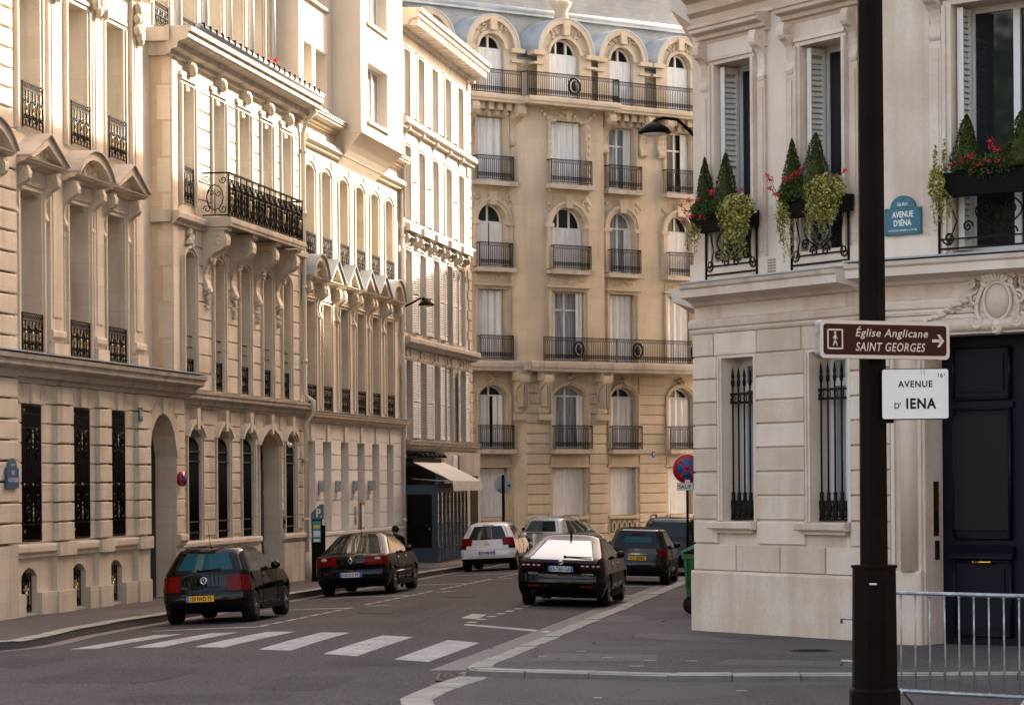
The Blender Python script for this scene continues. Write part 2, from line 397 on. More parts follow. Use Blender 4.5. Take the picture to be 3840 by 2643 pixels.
def railing(mb, a, b, z0, z1, y, k, kind='bars', sp=.11, gilt=False):
    h = z1-z0
    mb.box(a, b, y-.022, y+.022, z1-.03, z1, k); mb.box(a, b, y-.012, y+.012, z0+.04, z0+.065, k); mb.box(a, b, y-.012, y+.012, z1-.16, z1-.14, k)
    for x in (a+.012, b-.012): mb.box(x-.015, x+.015, y-.015, y+.015, z0, z1, k)
    n = max(2, round((b-a)/sp))
    if kind == 'bars':
        for i in range(1, n):
            x = a+(b-a)*i/n; mb.bar((x, y, z0+.05), (x, y, z1-.15), .015, k)
            mb.tube([(x+.038*math.cos(t*math.pi/3), y, z1-.085+.045*math.sin(t*math.pi/3)) for t in range(6)], .012, k, 3, True)
            if True: mb.tube([(x+.03*math.cos(t*math.pi/3), y, z0+.2+.1*math.sin(t*math.pi/3)) for t in range(6)], .012, k, 3, True)
        mb.box(a, b, y-.008, y+.008, z0+.26, z0+.285, k)
    else:
        for i in range(n):
            x = a+(b-a)*(i+.5)/n
            mb.tube([(x+.04*math.cos(t*math.pi/3), y, z1-.085+.042*math.sin(t*math.pi/3)) for t in range(6)], .009, k, 3, True)
        zc = z0+(h-.16)*.5; m_ = max(1, round((b-a)/.42)); wd = (b-a)/m_
        for i in range(m_):
            x = a+wd*(i+.5)
            for sg in (-1, 1):
                mb.tube(spiral(x+sg*wd*.26, zc+h*.17, wd*.2, 1.3, math.pi*.5, -sg, y), .013, k, 4)
                mb.tube(spiral(x+sg*wd*.26, zc-h*.17, wd*.2, 1.3, -math.pi*.5, sg, y), .013, k, 4)
                mb.bar((x+sg*wd*.48, y, z0+.05), (x+sg*wd*.48, y, z1-.15), .011, k)
            gk = 'gilt' if gilt else k
            mb.bar((x, y, z0+.06), (x, y, z1-.15), .016, k)
            for j, rz in enumerate((.035, .055, .045, .03)): mb.blob((x, y-.012, zc+h*(.22-.15*j)), rz, gk, .7, .35, 1, 6, 3)
def frame(mb, a, b, z0, z1, y, fw, k, rise=0, mull=1, trans=None, d=.07):
    mb.box(a, a+fw, y, y+d, z0, z1-rise, k); mb.box(b-fw, b, y, y+d, z0, z1-rise, k); mb.box(a+fw, b-fw, y, y+d, z0, z0+fw*1.3, k)
    if rise:
        i_, o_ = arc(a+fw, b-fw, z1-rise, rise-fw), arc(a, b, z1-rise, rise)
        for j in range(len(i_)-1): mb.prism([i_[j], i_[j+1], o_[j+1], o_[j]], y, y+d, k)
    else: mb.box(a+fw, b-fw, y, y+d, z1-fw, z1, k)
    for i in range(1, mull+1):
        x = a+(b-a)*i/(mull+1); mb.box(x-fw*.6, x+fw*.6, y-.01, y+d-.002, z0+fw*1.3, z1-fw if not rise else z1-.05, k)
    for tz in (trans or []): mb.box(a+fw, b-fw, y-.006, y+d-.004, tz-fw*.5, tz+fw*.5, k)
def window(root, a, b, z0, z1, y, rise=0, fk='paint_white', gk='glass', mull=1, trans=None, fw=.06, name='window'):
    mb = MB(); frame(mb, a, b, z0, z1, y, fw, fk, rise, mull, trans); o = mb.build(name, root)
    p = MB(); p.poly([(x, y+.035, z) for x, z in [(a, z0)]+arc(a, b, z1-rise, rise)+[(b, z0)]], gk); p.build('pane', o)
    return o
def louvres(mb, a, b, z0, z1, y, k, t=.035, sp=.075, fw=.06, mid=True):
    mb.box(a, a+fw, y-t, y, z0, z1, k); mb.box(b-fw, b, y-t, y, z0, z1, k)
    rails = [z0, (z0+z1)/2-.05, z1-.1] if mid else [z0, z1-.1]
    for r in rails: mb.box(a+fw, b-fw, y-t, y, r, r+.1, k)
    z = z0+.1
    while z < z1-.16:
        if not (mid and (z0+z1)/2-.1 < z < (z0+z1)/2+.05):
            mb.add([(a+fw, y-t, z), (b-fw, y-t, z), (b-fw, y, z+sp*.75), (a+fw, y, z+sp*.75), (a+fw, y-t+.008, z-.008), (b-fw, y-t+.008, z-.008), (b-fw, y+.002, z+sp*.75-.01), (a+fw, y+.002, z+sp*.75-.01)],
                   [(0, 1, 2, 3), (4, 7, 6, 5), (0, 4, 5, 1)], k)
        z += sp
def pediment(mb, s0, s1, z0, rise, out, k, roof, seg=False, y=0, seed=3):
    """pediment over a window; base cornice z0..z0+.16"""
    cornice(mb, s0+.06, s1-.06, z0, z0+.18, out, k, .2, .2, y=y)
    zb = z0+.18; mid = (s0+s1)/2
    if seg:
        o_ = arc(s0, s1, zb, rise, 14); i_ = arc(s0+.18, s1-.18, zb, rise-.17, 14)
    else:
        o_ = [(s0, zb), (mid, zb+rise), (s1, zb)]; i_ = [(s0+.30, zb), (mid, zb+rise-.2), (s1-.30, zb)]
    for j in range(len(i_)-1):
        mb.prism([i_[j], i_[j+1], o_[j+1], o_[j]], y-out, y, k)
        a, b = o_[j], o_[j+1]
        mb.prism([a, b, (b[0], b[1]+.035), (a[0], a[1]+.035)], y-out-.06, y, roof)
    mb.prism([(i_[0][0], zb)]+list(i_[1:-1])+[(i_[-1][0], zb)], y-out*.45, y, k)
    ornament(mb, mid, zb+rise*.36, (s1-s0)*.5, rise*.55, k, y-out*.45, 16, .12, seed)
# ================= left side of the street =================
LANG = math.pi/2-math.atan(.169); LP = (-9.569, 53.2)
def left_root(name, label, s=0.0):
    return thing(name, label, 'building', (LP[0], LP[1], 0), LANG)
def lw(s, y, z):   # left facade coordinates to world
    c, q = math.cos(LANG), math.sin(LANG)
    return Vector((LP[0]+c*s-q*y, LP[1]+q*s+c*y, z))
# ---- stone mansion nearest the camera
b1 = left_root('stone_mansion', 'ornate cream stone mansion with large pediments and a dark arched gateway, at the left edge')
ST = 'stone_mansion'; mb = MB()
GF = [(-1.85, -.7), (1.16, 2.31), (4.17, 5.33), (6.63, 7.74)]; F1 = [(-1.9, -.65), (1.12, 2.34), (4.05, 5.28), (6.53, 7.76)]
gate = (9.42, 11.62, -.6, 3.76, .95, .5)
ops = [(a, b, 1.1, 3.76) for a, b in GF]+[gate]+[(a, a+.9, -.28, .6, .16, .3) for a, b in GF]
wall(mb, -6, 12.27, -.6, 4.2, ops, ST, 0, .3)
zs = levels(1.08, 4.15, 8)
m2 = [(o[0], o[1], o[2]-.02, o[3]+(.0 if o is gate else .42)) for o in ops]
rust(mb, -6, 12.27, zs, m2, ST, 0, .03, .028, 0, .012, .012)
for a, b in ((3.0, 4.0), (5.69, 6.5), (8.41, 9.3), (-6, -4.6)):      # projecting piers
    for c, t in zip(zs, zs[1:]): mb.pillow(a, b, c+.017, t-.017, -.02, -.13, .015, ST)
    mb.box(a, b, -.14, 0, -.6, .1, ST); mb.box(a, b, -.09, 0, .1, .79, ST); mb.box(a-.02, b+.02, -.17, 0, .8, 1.06, ST)
for c, t in zip(levels(1.08, 8.9, 20), levels(1.08, 8.9, 20)[1:]): mb.pillow(-.55, .5, c+.017, t-.017, 0, -.2, .02, ST)
mb.box(-.55, .5, -.18, 0, -.6, 1.06, ST)
cuts = sorted([(a, a+.9) for a, b in GF]+[(9.42, 11.62)]); p_ = -6
for a, b in cuts+[(12.27, 12.27)]:
    if a-p_ > .05: mb.box(p_, a, -.10, 0, -.6, .11, ST)
    p_ = b
p_ = -6
for a, b in [(9.42, 11.62), (12.27, 12.27)]:
    band(mb, p_, a, .78, 1.06, .12, ST); p_ = b
for a, b in GF:                                                       # flat arches with keystone
    for i in range(5):
        w0 = (b-a+.5)/5; x0 = a-.25+w0*i; k0 = (i-2)*.05
        mb.prism([(x0+.012-k0*.6, 3.76), (x0+w0-.012-k0*.6, 3.76), (x0+w0-.012+k0, 4.14), (x0+.012+k0, 4.14)], -.045 if i != 2 else -.10, 0, ST)
i_, o_ = arc(9.42, 11.62, 2.81, .95, 9), arc(9.1, 11.94, 2.81, 1.3, 9)
for j in range(9):
    mb.prism([i_[j], i_[j+1], (o_[j+1][0]-.01, o_[j+1][1]), (o_[j][0]+.01, o_[j][1])], -.05 if j != 4 else -.1, 0, ST)
mb.build('ground_floor_wall', b1)
mb = MB(); cornice(mb, -6, 12.6, 4.14, 4.68, .5, 'stone_ledge', 0, 0); mb.box(-6, 12.62, -.52, .0, 4.68, 4.71, 'zinc'); mb.build('cornice', b1)
# upper storeys
mb = MB()
ops = [(a, b, 4.72, 7.86, .1) for a, b in F1]+[(a, b, 9.0, 11.9) for a, b in F1]
wall(mb, -6, 9.17, 4.68, 13.0, ops, ST, 0, .38)
mb.quad((9.17, 0, 4.68), (9.17, .72, 4.68), (9.17, .72, 13), (9.17, 0, 13), ST)
for a, b in F1:
    surround(mb, a, b, 4.72, 7.86, .17, .05, ST, 0); surround(mb, a, b, 9.0, 11.9, .16, .05, ST, 0)
    for s in (a-.24, b+.24): console(mb, s, .2, 7.3, 8.25, .34, ST); mb.box(s-.07, s+.07, -.04, 0, 4.9, 7.3, ST); ornament(mb, s, 7.2, .12, .3, ST, -.04, 5, .05, int(s*10))
    mb.box(a-.35, b+.35, -.09, 0, 7.98, 8.25, ST)
for a, b in ((2.78, 3.55), (5.55, 6.2), (8.3, 9.0)):
    mb.box(a-.05, b+.05, -.17, 0, 4.7, 4.98, ST); band(mb, a-.02, b+.02, 4.98, 5.25, .14, ST)
    mb.box(a, b, -.08, 0, 5.2, 12.7, ST); mb.box(a+.13, b-.13, -.1, -.08, 5.5, 8.2, ST); mb.box(a+.13, b-.13, -.1, -.08, 8.8, 12.2, ST)
    ornament(mb, (a+b)/2, 12.15, .75, .8, ST, -.1, 18, .2, int(a*7))
for c, t in zip(levels(8.9, 13, 11), levels(8.9, 13, 11)[1:]): mb.pillow(-.55, .5, c+.017, t-.017, 0, -.14, .02, ST)
cornice(mb, -6, 9.6, 12.75, 13.4, .75, ST)
mb.box(-6, 12.3, .75, 14, 4.7, 14.5, ST) if False else None
mb.build('upper_wall', b1)
mb = MB(); mb.quad((9.17, .72, 4.7), (12.3, .72, 4.7), (12.3, .72, 13.2), (9.17, .72, 13.2), 'plaster_cream'); mb.build('recessed_wall', b1)
mb = MB(); mb.prism([(-6, 13.4), (12.3, 13.4), (12.3, 14.2), (-6, 14.2)], .9, 12, 'zinc'); mb.quad((-6, .4, 13.4), (9.2, .4, 13.4), (9.2, 1.6, 16), (-6, 1.6, 16), 'slate'); mb.build('roof', b1)
for i, (a, b) in enumerate(F1):
    mb = MB(); pediment(mb, a-.55, b+.55, 8.22, .52, .42, ST, 'stone_ledge', i % 2 == 0, 0, i+2); mb.build('pediment', b1)
for lv, (z0, z1, ri) in enumerate(((4.72, 7.86, .1), (9.0, 11.9, 0))):
    for i, (a, b) in enumerate(F1):
        o = window(b1, a, b, z0, z1, .36, ri, 'paint_white', 'glass', 1, [z1-.8])
        mb = MB(); railing(mb, a+.01, b-.01, z0+.02, z0+.78+.13*lv, -.1 if lv else -.06, 'iron', 'scroll', .12, True); mb.build('railing', o)
for a, b in GF:
    o = window(b1, a, b, 1.1, 3.76, .26, 0, 'door_black', 'glass_dark', 1)
    mb = MB()                                                         # gilded wrought iron grille
    for i in range(13):
        x = a+.05+(b-a-.1)*i/12; mb.bar((x, -.02, 1.14), (x, -.02, 3.72), .019, 'iron')
    for z in (1.14, 1.44, 2.2, 3.3, 3.56, 3.72): mb.box(a+.02, b-.02, -.03, -.005, z-.02, z+.02, 'iron')
    for zz, d_ in ((1.62, 1), (3.12, -1)):
        for sg in (-1, 1):
            c_ = (a+b)/2+sg*.26; mb.tube(spiral(c_, zz, .17, 1.4, math.pi/2, -sg*d_, -.045), .016, 'iron', 4)
            mb.tube(spiral(c_, zz+.3*d_, .13, 1.2, -math.pi/2, sg*d_, -.045), .014, 'iron', 4)
        for j, rr in enumerate((.028, .045, .032, .02)): mb.blob(((a+b)/2, -.05, zz+d_*(.1*j-.1)), rr, 'gilt', .6, .4, 1.3, 6, 3)
    for x in (a+.08, b-.08):
        for z in (1.3, 2.2, 3.62): mb.blob((x, -.05, z), .03, 'gilt', .7, .5, 1, 5, 3)
    mb.blob(((a+b)/2, -.05, 2.2), .03, 'gilt', 1, .6, 1, 6, 3)
    mb.box(a+.02, b-.02, -.01, .0, 1.14, 1.42, 'iron')
    mb.build('window_grille', o)
    mb = MB(); x1 = a+.9
    mb.poly([(x, .2, z) for x, z in [(a, -.28)]+arc(a, x1, .44, .16)+[(x1, -.28)]], 'dark')
    for i in range(6): mb.bar((a+.06+.155*i, .1, -.26), (a+.06+.155*i, .1, .5), .013, 'iron')
    for i in range(10):
        t = i*math.pi/5; mb.bar((a+.45, .07, .08), (a+.45+.17*math.cos(t), .07, .08+.2*math.sin(t)), .014, 'gilt', 3)
    mb.blob((a+.45, .06, .08), .06, 'gilt', 1, .5, 1, 7, 3)
    for sg in (-1, 1): mb.tube(spiral(a+.45+sg*.2, .36, .11, 1.2, 0, sg, .08), .014, 'iron', 4); mb.tube(spiral(a+.45+sg*.2, -.15, .11, 1.2, 0, -sg, .08), .014, 'iron', 4)
    mb.build('basement_grille', b1)
mb = MB(); mb.poly([(x, .48, z) for x, z in [(9.42, -.6)]+arc(9.42, 11.62, 2.81, .95, 14)+[(11.62, -.6)]], 'door_black')
for a in (9.6, 10.6):
    for z0, z1 in ((-.2, .7), (.85, 2.5)): mb.box(a, a+.82, .44, .48, z0, z1, 'door_black'); mb.box(a+.1, a+.72, .42, .44, z0+.1, z1-.1, 'door_black')
mb.build('gate_door', b1)
mb = MB(); mb.box(12.0, 12.2, -.045, -.03, .35, .5, 'dark'); mb.build('wall_vent', b1)
mb = MB(); mb.box(8.35, 8.6, -.16, -.135, 3.55, 3.85, 'plaque_blue'); text_mb(mb, '14', 8.475, 3.62, .16, -.165, 'enamel'); mb.build('house_number', b1)

# ---- narrow house with the long iron balcony
b2 = left_root('balcony_house', 'cream stone house with a long black iron balcony on scroll brackets')
ST = 'stone_balcony'; Y2 = .25; S0, S1 = 12.26, 24.78
W2 = [(13.06, 14.03), (15.66, 16.74), (18.02, 19.12), (20.33, 21.37), (22.42, 23.42)]
W1 = [(13.17, 14.05), (15.7, 16.58), (18.1, 19.04), (20.34, 21.28), (22.4, 23.27)]
W0 = [(13.34, 14.5), (15.87, 17.02), (18.22, 19.34), (22.6, 23.72)]; DR = (19.9, 21.95, -.7, 3.46, .3, .42)
mb = MB()
ops = [(a, b, .85, 3.47, .18) for a, b in W0]+[DR]
wall(mb, S0, S1, -.7, 4.0, ops, ST, Y2, .3)
m2 = [(o[0]-.16, o[1]+.16, o[2]-.02, o[3]+.3) for o in ops]
rust(mb, S0+.75, S1, levels(.95, 3.96, 8), m2, ST, Y2, .04, .03, 0, 0, .012)
for o in ops:
    surround(mb, o[0], o[1], max(o[2], -.6), o[3], .13, .05, ST, Y2, o[4])
    i_, o_ = arc(o[0]-.13, o[1]+.13, o[3]-o[4], o[4]+.13), arc(o[0]-.2, o[1]+.2, o[3]-o[4]+.02, o[4]+.24)
    for j in range(len(i_)-1): mb.prism([i_[j], i_[j+1], o_[j+1], o_[j]], Y2-.14, Y2, ST)
    mm = (o[0]+o[1])/2; mb.prism([(mm-.1, o[3]), (mm+.1, o[3]), (mm+.15, 3.97), (mm-.15, 3.97)], Y2-.16, Y2, ST)
for a, b in ((S0, 19.76), (22.1, S1)):
    mb.box(a, b, Y2-.12, Y2, -.7, .62, ST); band(mb, a, b, .62, .86, .16, ST, y=Y2)
mb.build('ground_floor_wall', b2)
mb = MB(); cornice(mb, S0-.1, S1+.1, 3.96, 4.38, .32, 'stone_ledge', y=Y2); mb.build('cornice_band', b2)
mb = MB()
ops = [(a, b, 4.42, 7.62, .12) for a, b in W1]+[(a, b, 8.7, 11.5) for a, b in W2]
wall(mb, S0, S1, 4.38, 12.2, ops, ST, Y2, .3)
m2 = [(o[0]-.17, o[1]+.17, o[2]-.05, o[3]+.05) for o in ops]
rust(mb, S0+1.95, S1-.5, levels(4.4, 8.2, 9), m2, ST, Y2, .035, .03, 0, .0, .01)
rust(mb, S0+1.95, S1-.5, levels(8.5, 11.9, 8), m2, ST, Y2, .035, .03, 0, .0, .01)
for a, b in W1:
    surround(mb, a, b, 4.42, 7.62, .14, .06, ST, Y2, .12); ornament(mb, (a+b)/2, 7.9, .5, .42, ST, Y2-.03, 14, .16, int(a*9)); mb.box(a-.25, b+.25, Y2-.1, Y2, 4.39, 4.75, ST) if False else None
for a, b in W2:
    surround(mb, a, b, 8.7, 11.5, .14, .06, ST, Y2); console(mb, (a+b)/2, .26, 11.36, 12.0, .2, ST, Y2); mb.blob(((a+b)/2, Y2-.16, 11.85), .16, ST, 1, .8, 1.1, 8, 5)
    mb.box(a-.22, b+.22, Y2-.1, Y2, 11.66, 11.76, ST)
band(mb, S0-.02, S1, 8.16, 8.48, .2, 'stone_ledge', y=Y2)
for s in (S0+.02, S1-.5): mb.box(s, s+.42, Y2-.04, Y2, 4.4, 12.1, ST)
mb.build('upper_wall', b2)
mb = MB(); wall(mb, 0, 1, 0, 1, [], ST) if False else None
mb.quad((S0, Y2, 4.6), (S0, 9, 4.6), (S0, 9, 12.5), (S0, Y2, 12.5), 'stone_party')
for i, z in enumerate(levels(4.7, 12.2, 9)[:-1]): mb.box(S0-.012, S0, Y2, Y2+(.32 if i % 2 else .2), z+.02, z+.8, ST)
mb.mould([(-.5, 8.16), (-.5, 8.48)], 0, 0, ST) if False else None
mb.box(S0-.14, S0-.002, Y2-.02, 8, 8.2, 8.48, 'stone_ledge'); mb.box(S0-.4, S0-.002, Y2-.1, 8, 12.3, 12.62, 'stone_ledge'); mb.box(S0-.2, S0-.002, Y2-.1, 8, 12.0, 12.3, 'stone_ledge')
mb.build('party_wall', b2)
mb = MB(); cornice(mb, S0-.35, S1+.15, 12.0, 12.66, .62, 'stone_ledge', y=Y2)
mb.tube([(s, Y2-.6, 12.72) for s in (S0+.3, S1)], .075, 'zinc', 8)
for i in range(22): mb.box(S0+.5+i*.54, S0+.56+i*.54, Y2-.7, Y2-.5, 12.7, 12.82, 'iron')
mb.build('top_cornice', b2)
mb = MB(); A5 = [(13.3, 14.5), (15.6, 16.8), (18.0, 19.2), (20.2, 21.4), (22.4, 23.5)]
ops = [(a, b, 12.9, 15.4) for a, b in A5]; wall(mb, S0, S1, 12.62, 16.2, ops, 'plaster_cream', 1.0, .32)
for a, b in A5: surround(mb, a, b, 12.9, 15.4, .13, .06, ST, 1.0)
for s in (15.05, 17.4, 19.7, 21.9, 24.2): mb.tube([(s, .85, 12.7), (s, .85, 16.2)], .07, 'zinc', 8); mb.box(s+.2, s+.5, .93, 1, 12.65, 16.2, ST)
mb.quad((S0, 1, 12.6), (S0, 9, 12.6), (S0, 9, 16.2), (S0, 1, 16.2), 'plaster_cream'); mb.box(S0-.1, S1, .6, 9, 16.2, 16.5, 'zinc')
mb.build('attic', b2)
for a, b in A5:
    o = window(b2, a, b, 12.9, 15.4, 1.28, 0, 'paint_white', 'glass'); mb = MB(); railing(mb, a, b, 12.92, 13.5, .95, 'iron', 'scroll', .12); mb.build('railing', o)
for i, (a, b) in enumerate(W2):
    o = window(b2, a, b, 8.7, 11.5, Y2+.28, 0, 'paint_white', 'glass', 1, [10.6])
    if i == 0: mb = MB(); railing(mb, a, b, 8.72, 9.6, Y2-.03, 'iron', 'scroll'); mb.build('railing', o)
for a, b in W1:
    o = window(b2, a, b, 4.42, 7.62, Y2+.28, .12, 'paint_white', 'glass', 1, [6.6])
    mb = MB(); railing(mb, a, b, 4.44, 5.12, Y2+.02, 'iron', 'scroll', .1)
    for z in (5.4, 5.65): mb.bar((a, Y2+.04, z), (b, Y2+.04, z), .016, 'iron')
    mb.build('railing', o)
for a, b in W0:
    o = window(b2, a, b, .85, 3.47, Y2+.26, .18, 'door_black', 'glass_dark', 1)
    mb = MB(); n_ = 15
    for i in range(n_):
        x = a+.06+(b-a-.12)*i/(n_-1); t = 3.12+.2*(1-((x-(a+b)/2)/.56)**2); mb.bar((x, Y2+.03, .88), (x, Y2+.03, t-.12), .02, 'iron'); mb.tube([(x, Y2+.03, t-.14), (x, Y2+.03, t)], .022, 'iron', 4, False, .003)
    for z in (1.05, 1.3, 2.72, 2.95): mb.box(a, b, Y2-.01, Y2+.015, z-.016, z+.016, 'rim_dark')
    mb.build('window_grille', o)
mb = MB(); mb.poly([(x, Y2+.4, z) for x, z in [(19.9, -.7)]+arc(19.9, 21.95, 3.16, .3)+[(21.95, -.7)]], 'door_slate')
for a, b in ((20.0, 20.9), (20.96, 21.86)):
    for z0, z1 in ((-.3, .55), (.7, 1.9), (2.0, 2.5)): mb.box(a, b, Y2+.36, Y2+.4, z0, z1, 'door_slate'); mb.box(a+.12, b-.12, Y2+.335, Y2+.36, z0+.1, z1-.1, 'door_slate')
    for sg in (-1, 1): mb.tube(spiral((a+b)/2+sg*.18, 2.85, .17, 1.3, 0, sg, Y2+.36), .018, 'iron', 4)
mb.bar((20.93, Y2+.3, .5), (20.93, Y2+.3, .9), .02, 'brass'); mb.build('front_door', b2)
mb = MB(); mb.box(22.1, 22.4, Y2-.09, Y2-.05, .95, 1.5, 'galv'); mb.box(22.16, 22.34, Y2-.1, Y2-.09, 1.0, 1.3, 'rim_dark'); mb.lathe([(.05, -.02), (.05, 0)], (22.25, Y2-.1, 1.17), 'dark', 8, 'y'); mb.build('door_intercom', b2)
mb = MB(); mb.box(22.3, 22.4, Y2-.2, Y2-.16, 3.2, 3.3, 'enamel'); mb.lathe([(.045, .0), (.055, .08), (.03, .11)], (22.35, Y2-.24, 3.14), 'enamel', 10); mb.blob((22.35, Y2-.25, 3.14), .04, 'dark', 1, 1, .8); mb.build('security_camera', b2)
# balcony
mb = MB(); f = Y2-.72
mb.box(14.75, 22.2, f, Y2, 8.36, 8.46, 'stone_ledge'); band(mb, 14.7, 22.25, 8.3, 8.52, .06, 'stone_ledge', y=f+.03); mb.box(14.69, 14.75, f-.03, Y2, 8.3, 8.52, 'stone_ledge')
bal = mb.build('balcony', b2)
mb = MB(); y = f+.05; a, b = 14.8, 22.1
mb.box(a, b, y-.03, y+.03, 9.56, 9.6, 'iron'); mb.box(a, b, y-.015, y+.015, 8.56, 8.59, 'iron'); mb.box(a, b, y-.012, y+.012, 9.42, 9.44, 'iron')
n_ = 13; wd = (b-a)/n_
for i in range(n_):
    x = a+wd*(i+.5)
    for sg in (-1, 1):
        for zc, q in ((9.22, 1), (8.8, -1)): mb.tube(spiral(x+sg*.15, zc, .12, 1.4, q*math.pi/2, -sg*q, y), .017, 'iron', 4)
        mb.tube([(x+sg*(.06+.12*math.sin(t*math.pi/8)), y, 8.6+.82*t/8) for t in range(9)], .015, 'iron', 4)
    mb.bar((x-wd/2, y, 8.56), (x-wd/2, y, 9.58), .016, 'iron')
    for j, rr in enumerate((.05, .085, .11, .085, .05)): mb.blob((x, y-.02, 8.78+.11*j), rr, 'gilt' if i % 3 == 0 and j in (1, 2) else 'iron', .6, .3, .9, 6, 3)
    for j in range(6): mb.bar((x-wd/2+wd*(j+.5)/6, y+.01, 8.58), (x-wd/2+wd*(j+.5)/6, y+.01, 9.43), .009, 'iron', 3)
for s in (a, b):
    mb.box(s-.02, s+.02, f+.05, Y2, 9.56, 9.6, 'iron'); mb.box(s-.015, s+.015, f+.05, Y2, 8.56, 8.59, 'iron'); mb.bar((s, y, 8.5), (s, y, 9.58), .022, 'iron')
    my = (f+.05+Y2)/2
    mb.tube([(s, my+.2*math.cos(t*math.pi/6), 9.0+.3*math.sin(t*math.pi/6)) for t in range(12)], .014, 'iron', 4, True)
    for sg in (-1, 1):
        for zc in (8.72, 9.42): mb.tube([(s, p[0], p[2]) for p in spiral(my+sg*.2, zc, .1, 1.3, 0, sg, 0)], .013, 'iron', 4)
        mb.tube([(s, p[0], p[2]) for p in spiral(my+sg*.09, 9.1, .08, 1.2, 0, sg, 0)], .012, 'iron', 4)
    mb.bar((s, my, 8.6), (s, my, 9.2), .012, 'iron')
mb.build('railing', bal)
for s in (14.98, 17.4, 19.72, 21.88):
    mb = MB(); console(mb, s, .36, 6.7, 8.24, .62, ST, Y2); ornament(mb, s, 6.5, .26, .5, ST, Y2-.04, 10, .14, int(s)); ornament(mb, s, 7.55, .3, .3, ST, Y2-.2, 9, .12, int(s)+3)
    mb.box(s-.22, s+.22, Y2-.64, Y2, 8.22, 8.3, ST); mb.build('scroll_bracket', b2)
mb = MB(); s = S1-.25
mb.tube([(s, Y2-.5, 12.3), (s, Y2-.2, 12.0), (s, Y2-.12, 11.7), (s, Y2-.12, 4.6), (s, Y2-.36, 4.4), (s, Y2-.36, 4.1), (s, Y2-.14, 3.8), (s, Y2-.14, -.6)], .065, 'plaster_cream', 8)
for z in (11.2, 9.5, 7.5, 5.5, 2.8, 1.2): mb.lathe([(.085, -.05), (.085, .05)], (s, Y2-.125, z), 'plaster_cream', 8)
mb.tube([(s, Y2-.14, .3), (s, Y2-.14, .0), (s+.03, Y2-.2, -.5)], .1, 'plaster_cream', 8); mb.build('downpipe', b2)
mb = MB(); mb.lathe([(.14, 0), (.2, .28), (.22, .32)], (23.1, .78, 12.7), 'terracotta', 10)
fp = thing('flower_pot', 'small red geranium pot on the attic ledge above the long balcony', 'flower pot', lw(23.0, .62, 12.66))
mb.v = [(x-23.1, y-.78, z-12.7) for x, y, z in mb.v]; mb.build('pot', fp)
# ---- house with six pediments and rendered upper storeys with an oriel
b3 = left_root('pediment_house', 'cream house with six small pediments, white ground floor and a boxy oriel above')
ST = 'stone_pediment'; S0, S1 = 24.82, 37.85; CS = [25.55, 27.5, 29.7, 31.85, 33.9, 36.0]
mb = MB(); ops = [(c-.5, c+.5, .8, 3.34, 0, .5) for c in CS]
wall(mb, S0, S1, -.8, 3.9, ops, 'plaster_white', Y2)
m2 = [(o[0], o[1], o[2]-.05, o[3]+.35) for o in ops]
rust(mb, S0+.3, S1-.15, levels(.84, 3.84, 7), m2, 'plaster_white', Y2, .03, .024, 0, 0, .008)
for c in CS:
    for i, (u, v) in enumerate(((-.65, -.2), (-.17, .17), (.2, .65))): mb.prism([(c+u*.85, 3.36), (c+v*.85, 3.36), (c+v, 3.83), (c+u, 3.83)], Y2-(.03 if i != 1 else .08), Y2, 'plaster_white')
mb.box(S0, S1, Y2-.09, Y2, -.8, .72, 'plaster_white'); mb.box(S0, S1, Y2-.12, Y2, .72, .8, 'plaster_white')
mb.build('ground_floor_wall', b3)
mb = MB(); cornice(mb, S0-.05, S1, 3.84, 4.16, .3, 'stone_pediment', y=Y2); mb.box(S0-.05, S1, Y2-.32, Y2, 4.16, 4.18, 'zinc'); mb.build('cornice_band', b3)
mb = MB(); ops = [(c-.52, c+.52, 4.18, 7.2) for c in CS]+[(c-.55, c+.55, 8.36, 10.95, .1) for c in CS]
wall(mb, S0, S1, 4.16, 11.7, ops, ST, Y2, .38)
for c in CS:
    surround(mb, c-.55, c+.55, 8.36, 10.95, .2, .05, ST, Y2, .1); surround(mb, c-.52, c+.52, 4.18, 7.2, .14, .05, ST, Y2)
    for sg in (-1, 1): console(mb, c+sg*.78, .22, 6.75, 7.68, .3, ST, Y2); mb.box(c+sg*.78-.06, c+sg*.78+.06, Y2-.05, Y2, 4.3, 6.8, ST)
    mb.box(c-.85, c+.85, Y2-.06, Y2, 7.36, 7.68, ST)
band(mb, S0, S1, 11.45, 11.75, .22, ST, y=Y2); wall(mb, S0, S1, 11.7, 12.3, [], ST, Y2); cornice(mb, S0-.1, S1, 12.1, 12.42, .4, ST, y=Y2); mb.box(S0-.1, S1, Y2-.42, Y2, 12.42, 12.45, 'zinc')
for a, b in zip(CS[:-1], CS[1:]): mb.box((a+b)/2-.3, (a+b)/2+.3, Y2-.04, Y2, 8.4, 11.3, ST)
mb.build('upper_wall', b3)
for i, c in enumerate(CS):
    mb = MB(); pediment(mb, c-.95, c+.95, 7.66, .62, .36, ST, 'zinc', i in (0, 5), Y2, i+11); mb.build('pediment', b3)
for z0, z1, ri, h in ((4.18, 7.2, 0, .72), (8.36, 10.95, .1, .72)):
    for c in CS:
        o = window(b3, c-.53, c+.53, z0, z1, Y2+.36, ri, 'paint_white', 'glass', 1, [z1-.7])
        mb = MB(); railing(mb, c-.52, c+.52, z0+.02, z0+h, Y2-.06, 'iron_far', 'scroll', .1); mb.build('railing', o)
for c in CS: window(b3, c-.5, c+.5, .8, 3.34, Y2+.48, 0, 'paint_white', 'glass_net', 1, [2.7])
